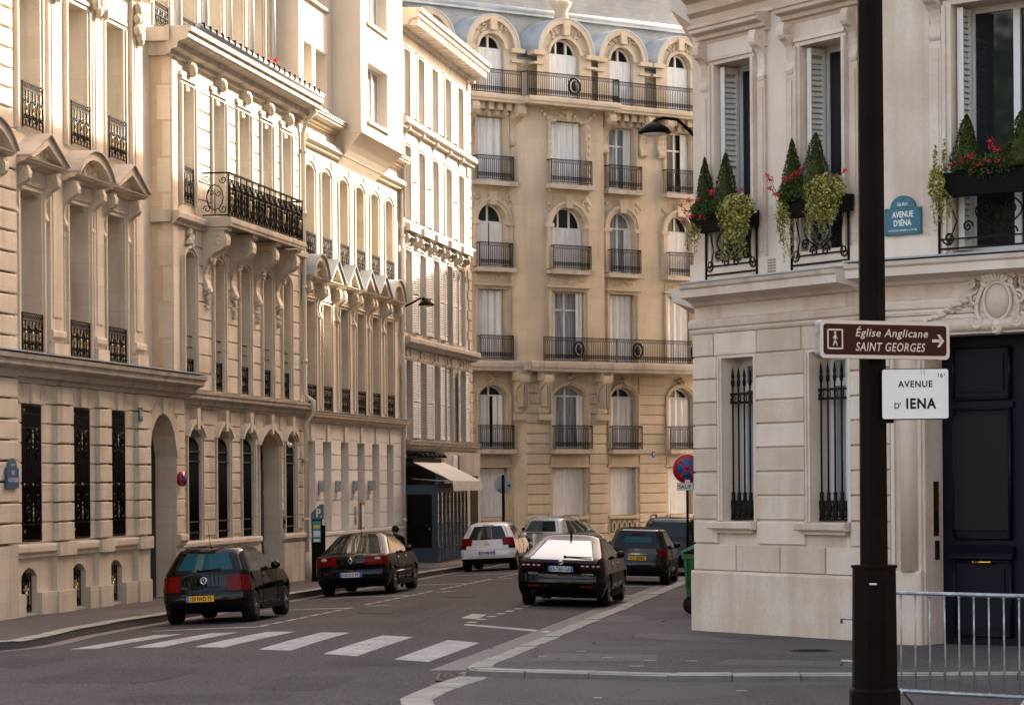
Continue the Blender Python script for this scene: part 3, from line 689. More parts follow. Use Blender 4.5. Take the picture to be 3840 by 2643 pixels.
for c in (26.5, 28.6, 30.8, 32.9):
    mb = MB(); mb.box(c-.16, c+.16, Y2-.2, Y2-.03, 1.95, 2.25, 'galv'); mb.box(c-.13, c+.13, Y2-.17, Y2-.06, 1.94, 1.95, 'enamel'); mb.build('wall_light', b3)
mb = MB(); mb.box(30.9, 31.05, Y2-.07, Y2-.03, .95, 1.5, 'galv'); mb.build('letter_box', b3); mb = MB(); mb.box(31.75, 32.2, Y2-.05, Y2+.0, .8, 1.6, 'wood'); mb.box(31.8, 32.15, Y2-.06, Y2-.05, .87, 1.53, 'enamel'); mb.build('menu_board', b3)
mb = MB(); up = [(25.35, 26.35, 12.7, 14.35), (26.75, 28.1, 12.7, 14.35), (25.35, 28.1, 15.6, 17.2)]
wall(mb, S0, S1, 12.45, 19, up, 'plaster_cream', Y2+.05, .5); mb.quad((S0, Y2+.05, 12.4), (S0, 10, 12.4), (S0, 10, 19), (S0, Y2+.05, 19), 'plaster_cream')
for u in ((25.3, 28.15, 12.62, 12.7), (25.3, 28.15, 15.52, 15.6)): mb.box(u[0], u[1], Y2-.06, Y2+.05, u[2], u[3], 'stone_ledge')
mb.box(S0, S1, Y2, 11, 19, 19.3, 'zinc'); mb.build('rendered_wall', b3)
for u in up: window(b3, *u, Y2+.5, 0, 'paint_white', 'glass', 1)
mb = MB(); OY = Y2-.8; a, b = 28.76, 34.6; ow = [(29.6, 32.4, 12.65, 14.35), (29.6, 32.4, 15.5, 17.2)]
wall(mb, a, b, 12.2, 19, ow, 'plaster_cream', OY, .3)
for s in (a, b): mb.quad((s, OY, 12.2), (s, Y2+.05, 12.2), (s, Y2+.05, 19), (s, OY, 19), 'plaster_cream')
mb.add([(a, OY, 12.2), (b, OY, 12.2), (b-.3, Y2-.35, 11.75), (a+.3, Y2-.35, 11.75), (a, Y2, 12.2), (b, Y2, 12.2), (b-.4, Y2, 11.35), (a+.4, Y2, 11.35)], [(0, 1, 2, 3), (3, 2, 6, 7), (0, 3, 7, 4), (1, 5, 6, 2)], 'plaster_cream')
mb.box(a-.03, b+.03, OY-.03, Y2, 12.2, 12.27, 'plaster_cream')
for o in ow: mb.box(o[0]-.05, o[1]+.05, OY-.08, OY, o[2]-.09, o[2], 'plaster_cream')
ori = mb.build('oriel', b3)
for o in ow: window(ori, *o, OY+.28, 0, 'paint_white', 'glass_net', 2, name='oriel_window')
mb = MB(); s = S1-.1
mb.tube([(s, Y2-.1, 11.6), (s, Y2-.1, -.7)], .06, 'plaster_cream', 8)
for z in (10, 8, 5.5, 3, 1): mb.lathe([(.08, -.05), (.08, .05)], (s, Y2-.1, z), 'plaster_cream', 8)
mb.build('downpipe', b3)
# ---- shuttered corner house with the shop
b4 = left_root('shuttered_house', 'weathered stone house with white louvred shutters above a dark blue shop and awning')
ST = 'stone_grey'; S0, S1 = 37.9, 50.2; CS = [38.75, 41.05, 43.4, 45.75, 48.1]
rows = [(3.6, 6.1), (7.0, 9.65), (10.6, 13.0), (13.95, 16.1)]
mb = MB(); ops = [(c-.52, c+.52, a, b) for c in CS for a, b in rows]
wall(mb, S0, S1, 2.0, 17, ops, ST, Y2, .25)
m2 = [(c-1.2, c+1.2, a-.1, b+.15) for c in CS for a, b in rows[:1]]
rust(mb, S0, S1, levels(3.6, 6.5, 8), [(c-.62, c+.62, a-.1, b+.1) for c in CS for a, b in rows], ST, Y2, .03, .025, 0, 0, .008)
for zl in (3.6, 6.9, 10.6, 14):
    for i in range(8): mb.pillow(S1-(.7 if i % 2 else .5), S1, zl+i*.36, zl+i*.36+.33, Y2, Y2-.06, .02, ST)
for c in CS:
    for j, (a, b) in enumerate(rows):
        surround(mb, c-.52, c+.52, a, b, .12, .05, ST, Y2)
        if j == 1:
            mb.box(c-.85, c+.85, Y2-.34, Y2, 10.2, 10.42, 'stone_ledge'); mb.box(c-.75, c+.75, Y2-.2, Y2, 10.05, 10.2, 'stone_ledge')
            for sg in (-1, 1): console(mb, c+sg*.66, .2, 9.5, 10.1, .28, 'stone_ledge', Y2); mb.blob((c+sg*.66, Y2-.06, 9.4), .12, 'stone_ledge', 1, .8, 1.6, 6, 3)
            ornament(mb, c, 9.85, .8, .3, ST, Y2-.03, 9, .12, int(c))
        if j in (0, 2):
            console(mb, c, .2, b+.12, b+.62, .2, ST, Y2)
band(mb, S0, S1+.3, 13.5, 13.85, .26, 'stone_ledge', y=Y2); band(mb, S0, S1+.35, 6.5, 6.85, .32, 'stone_ledge', y=Y2); band(mb, S0, S1+.3, 10.42, 10.58, .16, 'stone_ledge', y=Y2)
cornice(mb, S0, S1+.35, 3.2, 3.56, .3, 'stone_ledge', y=Y2)
for zl in (4.0, 7.2, 10.9, 14.2): mb.quad((S1, Y2, zl-2), (S1, 12, zl-2), (S1, 12, zl+3), (S1, Y2, zl+3), ST)
mb.build('front_wall', b4)
mb = MB(); cornice(mb, S0, S1+.6, 16.6, 17.3, .75, 'stone_grey', y=Y2)
for i in range(34): mb.box(S0+.1+i*.37, S0+.28+i*.37, Y2-.62, Y2, 16.72, 16.92, ST)
mb.box(S1, S1+.6, Y2, 12, 16.9, 17.3, ST); mb.build('cornice', b4)
mb = MB(); mb.quad((S0, Y2-.3, 17.3), (S1+.4, Y2-.3, 17.3), (S1-.6, 2.2, 18.6), (S0, 2.2, 18.6), 'zinc'); mb.box(S0-.1, S0+.5, .6, 3, 16.9, 19, 'stone_grey'); mb.build('roof', b4)
q = random.Random(5)
for j, (a, b) in enumerate(rows):
    for i, c in enumerate(CS):
        o = window(b4, c-.52, c+.52, a, b, Y2+.22, 0, 'paint_white', 'glass', 1, [b-.6])
        for sg in (-1, 1):
            closed = (j == 0 and i == 3) or (j == 1 and i == 4)
            mb = MB()
            if closed: louvres(mb, c-.5 if sg < 0 else c+.01, c-.01 if sg < 0 else c+.5, a+.02, b-.02, Y2+.06, 'shutter_white')
            else:
                w_ = .54; start = len(mb.v); louvres(mb, 0, w_, a+.02, b-.02, 0, 'shutter_white')
                an = R(q.choice((4, 6, 9, 14)))*sg
                hx = c+sg*.53
                mb.v = [((hx+x*math.cos(an)*sg), Y2-.07+y*1.0-abs(math.sin(an))*x, z) for x, y, z in mb.v]
            mb.build('shutter', o)
mb = MB()   # iron brackets of balconies seen edge-on at the corner
for z in (6.85, 10.58, 13.85): mb.box(S1, S1+.4, .6, 2.4, z-.12, z, 'stone_ledge')
mb.build('side_balcony', b4)
mb = MB()
for z in (6.85, 10.58, 13.85):
    for i in range(14): mb.bar((S1+.36, .65+i*.13, z), (S1+.36, .65+i*.13, z+.95), .018, 'iron')
    mb.box(S1+.33, S1+.39, .6, 2.4, z+.93, z+.98, 'iron')
mb.build('side_railing', b4)
# shop front
mb = MB(); a, b, f = 37.98, 43.2, -.85
mb.box(a, b, f, Y2, -.75, -.35, 'stone_grey')
mb.box(a-.04, a+.02, f, Y2, -.35, 2.1, 'shop_blue'); mb.box(a-.07, a-.04, f+.02, f+.14, -.35, 2.1, 'shop_blue'); mb.box(a-.07, a-.04, Y2-.16, Y2-.02, -.35, 2.1, 'shop_blue'); mb.box(a-.07, a-.04, f+.14, Y2-.16, 1.8, 2.1, 'shop_blue'); mb.box(a-.07, a-.04, f+.14, Y2-.16, -.35, .1, 'shop_blue')
mb.box(a-.05, a-.035, f+.14, Y2-.16, .1, 1.8, 'glass_dark'); mb.blob((a-.08, f+.22, .7), .03, 'brass')
mb.box(a, b, f-.02, f+.05, -.35, .1, 'shop_blue'); mb.box(a, b, f-.04, f+.05, .1, .14, 'shop_blue')
n_ = 8
for i in range(n_+1): x = a+(b-a)*i/n_; mb.box(x-.03, x+.03, f-.03, f+.04, -.35, 1.95, 'shop_blue')
mb.box(a, b, f-.03, f+.06, 1.85, 2.15, 'shop_blue')
mb.box(b, S1-.2, -.1, Y2, -.75, 3.2, 'stone_grey'); mb.box(a-.02, b, Y2-.03, Y2, 2.0, 3.2, 'dark'); mb.box(45, 47, -.12, .0, -.4, 2.4, 'dark'); mb.box(48.0, 49.4, -.12, .0, -.4, 2.4, 'dark')
shop = mb.build('shop_front', b4)
mb = MB(); mb.box(a+.03, b-.03, f+.005, f+.015, .14, 1.85, 'glass_net')
for i in range(1, 3*n_): x = a+(b-a)*i/(3*n_); mb.box(x-.008, x+.008, f-.005, f+.02, .14, 1.85, 'dark')
for z in (.5, .85, 1.2, 1.55): mb.box(a, b, f-.005, f+.02, z-.01, z+.01, 'dark')
mb.build('display_window', shop)
mb = MB(); a2, b2_ = 38.0, 43.2
n_ = 22
for i in range(n_):
    x0 = a2+(b2_-a2)*i/n_; x1 = a2+(b2_-a2)*(i+1)/n_; dz = .012*math.sin(i*1.7)
    mb.quad((x0, -.05, 2.86), (x1, -.05, 2.86), (x1, -1.38, 2.22+dz), (x0, -1.38, 2.22+dz), 'canvas')
    y_ = -1.39-.02*(i % 2); mb.quad((x0, -1.38, 2.22), (x1, -1.38, 2.22), (x1, y_-.01, 1.9+dz), (x0, y_-.015, 1.9-dz), 'canvas')
for s in (a2, b2_): mb.bar((s, -.05, 2.3), (s, -1.37, 2.2), .025, 'galv'); mb.quad((s, -1.38, 2.22), (s, -.05, 2.22), (s, -.05, 2.5), (s, -1.38, 2.22), 'canvas') if False else None
mb.add([(a2, -.05, 2.84), (b2_, -.05, 2.84), (b2_, -1.37, 2.2), (a2, -1.37, 2.2)], [(0, 1, 2, 3)], 'canvas'); mb.quad((a2, -1.37, 2.22), (b2_, -1.37, 2.22), (b2_, -1.375, 1.92), (a2, -1.375, 1.92), 'canvas'); mb.box(a2-.1, b2_-.6, -.12, .1, 2.82, 2.95, 'dark'); mb.build('awning', shop)
for i in range(6):
    s = 38.6+i*.75; mb = MB(); mb.tube([(s, Y2-.05, 3.05), (s, Y2-.3, 3.12), (s, Y2-.5, 3.1)], .018, 'iron', 5); mb.lathe([(.03, .05), (.12, -.06)], (s, Y2-.52, 3.05), 'iron', 9); mb.build('shop_lamp', shop)
mb = MB(); mb.box(44.6, 45.3, -.15, -.1, 2.5, 3.1, 'paint_white'); mb.box(45.7, 46.7, -.15, -.1, 2.4, 3.1, 'stone_ledge'); mb.build('shutter_box', shop)
# ================= apartment block closing the street =================
bf = thing('apartment_block', 'tall tan stone apartment block closing the street, with iron balconies and arched dormers', 'building', (2.54, 117, 0), R(37))
ST = 'stone_far'; CC = [(-7.3, .7), (-4.12, .72), (-.55, .86), (2.62, .69), (5.75, .69), (8.9, .69)]
BX0, BX1, BY = -2.75, 1.35, -.42
def fy(c): return BY if BX0 < c < BX1 else 0
LV = [(.75, 2.75, 0), (3.5, 6.08, .42), (7.1, 9.92, 0), (10.82, 13.36, .69), (14.3, 16.86, 0)]
def rise_(j, hw): return {1: .42, 3: hw}.get(j, 0)
mb = MB()
for (u, v, y, cs) in ((-12, -3.15, 0, CC[:2]), (BX0, BX1, BY, CC[2:3]), (1.35, 14, 0, CC[3:])):
    ops = [(c-h, c+h, a, b, rise_(j, h)) for c, h in cs for j, (a, b, r) in enumerate(LV)]
    wall(mb, u, v, -1.2, 17.4, ops, ST, y, .32)
    rust(mb, u, v, levels(-.4, 6.55, 17), [(o[0]-.16, o[1]+.16, o[2]-.7 if o[2] < 1 else o[2]-.1, o[3]+(.4 if o[2] < 1 else .3)) for o in ops if o[2] < 7], ST, y, .05, .05, 0, 0, .018)
    for c, h in cs:
        surround(mb, c-h, c+h, 3.5, 6.08, .15, .07, ST, y, .42)
        ornament(mb, c, 6.35, .55, .36, ST, y-.05, 10, .2, int(c*5)); mb.box(c-h-.1, c+h+.1, y-.04, y, 2.82, 3.2, ST); mb.box(c-h, c+h, y-.06, y-.04, 2.9, 3.14, ST); mb.box(c-h-.2, c+h+.2, y-.1, y, 2.75, 2.82, ST)
        mb.box(c-h-.15, c+h+.2, y-.4, y, 3.3, 3.47, 'stone_ledge'); mb.box(c-h-.1, c+h+.1, y-.09, y, .62, .75, ST); mb.box(c-h, c+h, y-.02, y+.05, -.05, .62, 'joint')
        n_ = 5
        for i in range(n_):
            x = c-h+2*h*(i+.5)/n_; mb.tube([(x+.1*math.cos(t*math.pi/4), y-.05, .28+.22*math.sin(t*math.pi/4)) for t in range(8)], .035, ST, 5, True)
        mb.box(c-h-.1, c+h+.1, y-.08, y, -.06, .03, ST)
        surround(mb, c-h, c+h, 7.1, 9.92, .14, .06, ST, y); mb.box(c-h-.25, c+h+.25, y-.2, y, 10.06, 10.14, ST); mb.box(c-h-.1, c+h+.1, y-.05, y, 10.16, 10.5, ST)
        ornament(mb, c, 10.33, 2*h, .22, ST, y-.05, 16, .05, int(c*3)); mb.box(c-h-.25, c+h+.25, y-.38, y, 10.6, 10.76, 'stone_ledge')
        surround(mb, c-h, c+h, 10.82, 13.36, .26, .08, ST, y, h); mb.prism([(c-.14, 13.3), (c+.14, 13.3), (c+.2, 13.85), (c-.2, 13.85)], y-.16, y, ST)
        for sg in (-1, 1):
            ornament(mb, c+sg*(h+.1), 13.45, .5, .5, ST, y-.02, 10, .05, int(c*3)+sg); mb.box(c+sg*(h+.14)-.2, c+sg*(h+.14)+.2, y-.15, y, 12.5, 12.66, ST)
        mb.box(c-h-.3, c+h+.35, y-.4, y, 14.06, 14.24, 'stone_ledge'); surround(mb, c-h, c+h, 14.3, 16.86, .14, .06, ST, y)
for p, q_ in (((-3.15, 0), (BX0, BY)), ((BX1, BY), (BX1+.0, 0))): mb.quad((p[0], p[1], -1.2), (q_[0], q_[1], -1.2), (q_[0], q_[1], 17.4), (p[0], p[1], 17.4), ST)
for sg, s in ((-1, -1.75), (1, .75)):   # garlands on the bay
    for i in range(9): mb.blob((s-sg*.25, BY-.06, 16.6-.32*i), .10, ST, 1, .8, 1.3, 6, 3)
for a, b in ((-1.9, -.75), (-.35, .8)):
    for i in range(8): t = i/7; mb.blob((a+(b-a)*t, BY-.08, 17.2-.35*math.sin(math.pi*t)), .1, ST, 1.1, .8, 1, 6, 3)
mb.prism([(-.7, 17.3), (-.4, 17.3), (-.45, 16.85), (-.65, 16.85)], BY-.14, BY, ST)
mb.build('front_wall', bf)
for s, y in ((-3.0, -.25), (-1.95, BY), (1.1, BY), (-5.3, 0), (4.1, 0), (7.3, 0)):   # first floor consoles carrying the balcony
    if s in (-5.3, 4.1, 7.3): continue
    mb = MB(); console(mb, s, .42, 4.9, 6.6, .5, ST, y); mb.box(s-.32, s+.32, y-.45, y, 6.25, 6.62, ST)
    for i in range(3): mb.box(s-.15+i*.12, s-.11+i*.12, y-.5, y-.1, 5.2, 6.1, 'stone_ledge')
    mb.box(s-.3, s+.3, y-.24, y, 4.66, 4.9, 'stone_ledge'); mb.build('stone_bracket', bf)
for s in (-5.35, -3.05, 1.65, 3.75, 4.75, 6.8, 7.8):
    mb = MB(); console(mb, s, .36, 15.7, 17.4, .75, ST); mb.build('balcony_bracket', bf)
for a, b in ((-5.1, -3.3), (1.9, 3.6), (4.95, 6.65)):
    mb = MB(); mb.box(a-.1, b+.1, -.12, 0, 17.0, 17.06, ST)
    for i in range(4): x = a+(b-a)*(i+.5)/4; mb.box(x-.12, x+.12, -.5, 0, 17.08, 17.36, ST); mb.box(x-.08, x+.08, -.3, 0, 16.9, 17.08, ST)
    mb.build('dentil_row', bf)

mb = MB()
for u, v, y in ((-12, -3.05, -.75), (-3.05, 1.65, -1.15), (1.65, 14, -.75)):
    mb.box(u, v, y, 0, 17.4, 17.66, ST); band(mb, u, v, 17.34, 17.68, .12, ST, y=y+.05)
t5 = mb.build('top_balcony', bf)
mb = MB()
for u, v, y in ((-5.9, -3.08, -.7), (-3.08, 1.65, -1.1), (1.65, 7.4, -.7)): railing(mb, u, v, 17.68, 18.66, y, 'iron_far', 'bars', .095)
for s in (-3.08, 1.65): mb.box(s-.02, s+.02, -1.1, -.7, 18.62, 18.66, 'iron_far')
mb.tube([(-.7+.3*math.cos(t*math.pi/6), -1.13, 18.2+.32*math.sin(t*math.pi/6)) for t in range(12)], .05, 'iron_far', 5, True); mb.blob((-.7, -1.13, 18.2), .17, 'iron_far', 1, .4, 1.3)
mb.build('railing', t5)
mb = MB()
for u, v, y in ((-12, -2.9, -.5), (-2.9, 14, -.95)): mb.box(u, v, y, 0, 6.66, 7.0, 'stone_ledge'); band(mb, u, v, 6.6, 7.03, .08, 'stone_ledge', y=y+.04)
t2 = mb.build('long_balcony', bf)
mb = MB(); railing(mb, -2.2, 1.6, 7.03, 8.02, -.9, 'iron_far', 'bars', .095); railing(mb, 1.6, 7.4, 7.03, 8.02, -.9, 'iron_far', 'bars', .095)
for s in (-.4, 2.7, 5.85): mb.tube([(s+.26*math.cos(t*math.pi/6), -.93, 7.55+.3*math.sin(t*math.pi/6)) for t in range(12)], .05, 'iron_far', 5, True); mb.blob((s, -.93, 7.55), .16, 'iron_far', 1, .4, 1.3)
mb.build('railing', t2)
def folded(mb, a, b, z0, z1, y, k, n=8):
    for i in range(n):
        x0 = a+(b-a)*i/n; x1 = a+(b-a)*(i+1)/n; u = y-(.085 if i % 2 else 0); v = y-(0 if i % 2 else .085)
        mb.quad((x0, u, z0), (x1, v, z0), (x1, v, z1), (x0, u, z1), k)
    z = z0+.25
def flat_shutter(mb, a, b, z0, z1, y, k, n=2):
    for i in range(n):
        x0 = a+(b-a)*i/n; x1 = a+(b-a)*(i+1)/n; mb.box(x0+.006, x1-.006, y-.03, y, z0, z1, k)
        for zz in range(int((z1-z0)/.09)): mb.box(x0+.06, x1-.06, y-.036, y-.03, z0+.06+zz*.09, z0+.1+zz*.09, k) if zz*.09 < z1-z0-.2 else None
state = {(0, 0): 'flat', (1, 1): 'half', (1, 2): 'glass', (2, 2): 'open', (3, 3): 'side', (4, 3): 'side', (4, 4): 'side', (3, 1): 'flatgap'}
for j, (a, b, r) in enumerate(LV):
    for i, (c, h) in enumerate(CC):
        y = fy(c); ri = rise_(j, h); st = state.get((j, i), 'flat' if j in (0, 3) else 'fold')
        zt = b-ri if ri else b
        gk = 'glass_net' if (j, i) in ((1, 2), (2, 2), (4, 3), (3, 3)) else 'glass'
        o = window(bf, c-h, c+h, a, b, y+.3, ri, 'paint_white', gk, 2 if h > .8 and j == 3 else 1, [zt] if ri else [b-.75], .07)
        mb = MB(); ys = y+.22; K = 'shutter_far'
        if st == 'fold': folded(mb, c-h+.02, c+h-.02, a+.02, zt-.04, ys, K, 10 if h > .8 else 8)
        elif st == 'flat': flat_shutter(mb, c-h+.02, c+h-.02, a+.02, zt-.04, ys, K)
        elif st == 'flatgap': flat_shutter(mb, c-h+.02, c-.03, a, zt-.04, ys, K, 1); flat_shutter(mb, c+.03, c+h-.02, a, zt-.04, ys, K, 1)
        elif st == 'half': folded(mb, c-h+.02, c-.1, a, zt-.04, ys, K, 4); folded(mb, c+.15, c+h-.02, a, zt-.04, ys, K, 4)
        elif st in ('open', 'glass'):
            folded(mb, c-h+.02, c-h+.3, a, zt-.04, ys-.05, K, 4); folded(mb, c+h-.36, c+h-.02, a, zt-.04, ys-.05, K, 4)
        elif st == 'side': flat_shutter(mb, c+h-.42, c+h-.02, a, zt-.04, ys, K, 1)
        mb.build('shutter', o)
        if j in (1, 3, 4) or (j == 2 and i < 2):
            mb = MB(); yy = y-.3; e = .2 if j == 4 else .12
            railing(mb, c-h-e, c+h+e, a-.02, a+.96, yy, 'iron_far', 'bars', .095)
            for s in (c-h-e, c+h+e): mb.box(s-.015, s+.015, yy, y, a+.9, a+.94, 'iron_far'); [mb.bar((s, yy+(y-yy)*t, a), (s, yy+(y-yy)*t, a+.93), .01, 'iron_far') for t in (.3, .65)]
            mb.build('railing', o)
# mansard with arched dormers
mb = MB()
mb.quad((-12, .35, 17.6), (14, .35, 17.6), (14, 1.2, 21.4), (-12, 1.2, 21.4), 'slate'); mb.quad((-12, 1.1, 21.5), (14, 1.1, 21.5), (14, 2.0, 26.5), (-12, 2.0, 26.5), 'slate')
mb.tube([(-12, 1.05, 21.5), (14, 1.05, 21.5)], .12, 'zinc', 8); mb.box(-12, 14, 1.0, 1.3, 21.3, 21.45, 'zinc'); mb.quad((-12, 2.4, 26.5), (14, 2.4, 26.5), (14, 12, 27), (-12, 12, 27), 'zinc')
mb.box(-12, 14, .29, .7, 17.5, 18.9, ST); band(mb, -12, 14, 18.85, 19.35, .16, ST, y=.29); mb.box(-12, 14, .2, .8, 19.36, 19.4, 'zinc')
for s, z in ((.0, 23.0), (1.6, 22.7), (4.9, 22.7)):
    mb.box(s-.35, s+.35, 1.2, 2.5, z, z+1.3, 'zinc'); mb.box(s-.22, s+.22, 1.18, 1.2, z+.2, z+1.1, 'glass')
mb.build('roof', bf)
for c, h in CC:
    y = -.28 if fy(c) else -.08; H = h*.92; zs = 19.6; ri = .56 if h < .8 else .62
    mb = MB(); ro = H+.62; zo = 20.18-.02
    wall(mb, c-ro, c+ro, 17.66, zs, [(c-H, c+H, 17.7, 20.2)], ST, y, .35)
    i_, o_ = arc(c-H, c+H, zs, ri+.02, 16), arc(c-ro, c+ro, zs, ro*1.02, 16)
    for k_ in range(16): mb.prism([i_[k_], i_[k_+1], o_[k_+1], o_[k_]], y, y+.35, ST)
    m_ = arc(c-ro+.2, c+ro-.2, zs, ro*1.02-.2, 16); m0 = arc(c-H-.14, c+H+.14, zs, ri+.16, 16)
    for k_ in range(16):
        mb.prism([m_[k_], m_[k_+1], o_[k_+1], o_[k_]], y-.16, y, ST); mb.prism([i_[k_], i_[k_+1], m0[k_+1], m0[k_]], y-.08, y, ST)
        a_, b_ = o_[k_], o_[k_+1]; mb.prism([a_, b_, (c+(b_[0]-c)*1.05, b_[1]+.05), (c+(a_[0]-c)*1.05, a_[1]+.05)], y-.18, 1.6, 'zinc')
    for sg in (-1, 1):
        ornament(mb, c+sg*H*.72, zs+ri+.20, .5, .4, ST, y-.02, 10, .08, int(c*4)+sg); mb.box(c+sg*(ro-.05)-.32, c+sg*(ro-.05)+.32, y-.2, y+.3, zs-.12, zs+.05, ST); mb.box(c+sg*(ro-.05)-.26, c+sg*(ro-.05)+.26, y-.1, y+.3, zs-.5, zs-.4, ST)
    mb.prism([(c-.14, zs+ri+.14), (c+.14, zs+ri+.14), (c+.17, zs+ri+.6), (c-.17, zs+ri+.6)], y-.22, y, ST)
    if fy(c): mb.lathe([(.2, 0), (.3, .1), (.26, .35), (.4, .6), (.46, .75), (.3, .8)], (c, y+.2, zs+ro), ST, 12)
    d = mb.build('dormer', bf)
    o = MB(); frame(o, c-H, c+H, 17.7, zs+ri, y+.25, .07, 'paint_white', ri, 2 if h > .8 else 1, [zs])
    flat_shutter(o, c-H+.02, c+H-.02, 17.7, zs-.04, y+.2, 'shutter_far', 3); o = o.build('dormer_window', d)
mb = MB(); mb.box(4.15, 4.29, -.075, -.055, 3.15, 3.4, 'plaque_deep'); text_mb(mb, '9', 4.22, 3.2, .15, -.08, 'enamel'); mb.build('house_number', bf)
mb = MB(); mb.box(-12, 14, 8, 12, -1, 17.4, ST); mb.build('rear_wall', bf)

# ================= corner mansion on the right =================
br = thing('corner_mansion', 'pale stone corner mansion on the right with flower boxes and a dark blue door', 'building', (3.02, 46.82, 0), 0)
TA = Matrix.Rotation(R(-58.94), 4, 'Z'); TB = Matrix.Translation((5.30-3.02, 42.33-46.82, 0)) @ Matrix.Rotation(R(-42), 4, 'Z')
def aw(s, y, z): return Vector((3.02, 46.82, 0))+TA @ Vector((s, y, z))
def bw(s, y, z): return Vector((3.02, 46.82, 0))+TB @ Vector((s, y, z))
XF = TA; ST = 'stone_right'
ZC = [.72, 1.16, 1.55, 1.94, 2.32, 2.70, 3.08, 3.45, 3.83, 4.2, 4.58]
mb = MB(); AE = 4.72
G1 = [(.79, 1.66), (3.14, 4.08)]; F1 = [(.66, 1.66), (2.98, 4.02)]
ops = [(a, b, 1.53, 4.16) for a, b in G1]+[(a, b, 5.46, 8.92, 0, .5) for a, b in F1]
wall(mb, 0, AE, -.6, 9.9, ops, ST, 0, .4)
m2 = [(a-.13, b+.09, 1.50, 4.2) for a, b in G1]
rust(mb, 0, AE, ZC, m2, ST, 0, .048, .03, 1.15, 0, .010)
mb.pillow(-.06, AE, -.6, .72, 0, -.09, .04, ST); mb.quad((0, 0, -.6), (-.06, 0, -.6), (-.06, 0, .72), (0, 0, .72), ST)
for a, b in G1:
    surround(mb, a, b, 1.53, 4.16, .10, .03, ST, 0)
    mb.pillow(a-.26, b+.08, 1.40, 1.52, 0, -.17, .02, ST); mb.box(a-.14, b+.02, -.1, 0, 1.34, 1.40, ST)
    for u, v in ((-.52, -.19), (-.17, .17), (.19, .52)):
        m_ = (a+b)/2; k_ = .06 if u < -.18 else (-.06 if u > .18 else 0)
        mb.prism([(m_+u+k_, 4.28 if abs(u) < .18 else 4.30), (m_+v+(k_ if abs(k_) and u > 0 else 0), 4.28 if abs(u) < .18 else 4.30), (m_+v, 4.56), (m_+u-(.03 if u < -.18 else 0), 4.56)], -.05 if abs(u) < .18 else -.035, 0, ST)
mb.mould([(0, 4.58), (.05, 4.58), (.07, 4.62), (.05, 4.65), (.09, 4.68), (.10, 4.76), (.07, 4.80), (0, 4.82)], -.06, AE, ST)
mb.mould([(0, 5.02), (.10, 5.04), (.14, 5.09), (.28, 5.12), (.48, 5.15), (.48, 5.27), (.52, 5.30), (.54, 5.36), (0, 5.40)], 0, 4.42, ST, -.6); mb.mould([(0, 5.385), (.56, 5.365), (.56, 5.39), (0, 5.415)], 0, 4.44, 'zinc', -.6)
mb.box(-.02, AE, -.07, 0, 5.41, 5.72, ST)
for a, b in F1:
    surround(mb, a, b, 5.46, 8.92, .12, .05, ST, 0)
    for s in (a-.26, b+.30): console(mb, s, .17, 8.5, 9.3, .24, ST, 0); mb.box(s-.10, s+.10, -.05, 0, 5.72, 8.5, ST); mb.box(s-.055, s+.055, -.065, -.05, 5.8, 8.4, ST)
    cornice(mb, a-.36, b+.5, 9.28, 9.58, .32, ST); mb.box(a-.38, b+.42, -.06, 0, 9.04, 9.28, ST)
mb.mould([(0, 9.62), (.06, 9.64), (.08, 9.74), (.2, 9.8), (.22, 9.95), (.5, 10.05), (.55, 10.3), (0, 10.35)], 0, AE, ST, -.6)
mb.box(-.03, AE, -.06, 0, 9.58, 9.64, ST)
mb.box(2.15, 2.42, -.012, 0, 5.45, 5.66, ST) if False else None
for i in range(5):
    for j in range(5): mb.box(2.14+.045*i, 2.165+.045*i, -.078, -.07, 5.46+.045*j, 5.485+.045*j, 'joint')
wall(mb, 0, AE, 9.9, 15.5, [(a, b, 10.9, 13.4) for a, b in F1], ST, 0, .4)
mb.build('corner_wall', br)
for a, b in G1:
    o = window(br, a, b, 1.53, 4.16, .38, 0, 'paint_white', 'glass_net', 1, [3.7], .12)
    mb = MB(); y = .16; x0, x1 = a-.0, b
    for i in range(6):
        x = a+.05+(b-a-.08)*i/5; mb.bar((x, y, 1.6), (x, y, 3.72), .016, 'iron', 6)
        mb.lathe([(.022, 3.7), (.034, 3.78), (.018, 3.82), (.03, 3.86), (.002, 4.02)], (x, y, 0), 'iron', 7)
        mb.lathe([(.02, 2.0), (.036, 1.98), (.03, 1.9), (.05, 1.8), (.03, 1.72), (.045, 1.66), (.03, 1.58)], (x, y, 0), 'iron', 7)
    for i in range(12): x = a+.04+(b-a-.06)*i/11; mb.lathe([(.02, 1.82), (.03, 1.74), (.015, 1.66), (.028, 1.6)], (x, y-.01, 0), 'iron', 6)
    for z in (1.57, 1.84, 3.44, 3.58): mb.box(x0-.02, x1, y-.02, y+.02, z-.02, z+.02, 'iron')
    for i in range(6): x = a+.08+(b-a-.1)*i/5; mb.tube([(x+.04*math.cos(t*math.pi/4), y, 3.51+.05*math.sin(t*math.pi/4)) for t in range(8)], .01, 'iron', 4, True)
    mb.tube(spiral(a-.02, 3.5, .08, 1.2, 0, 1, y), .018, 'iron', 5); mb.build('window_grille', o)
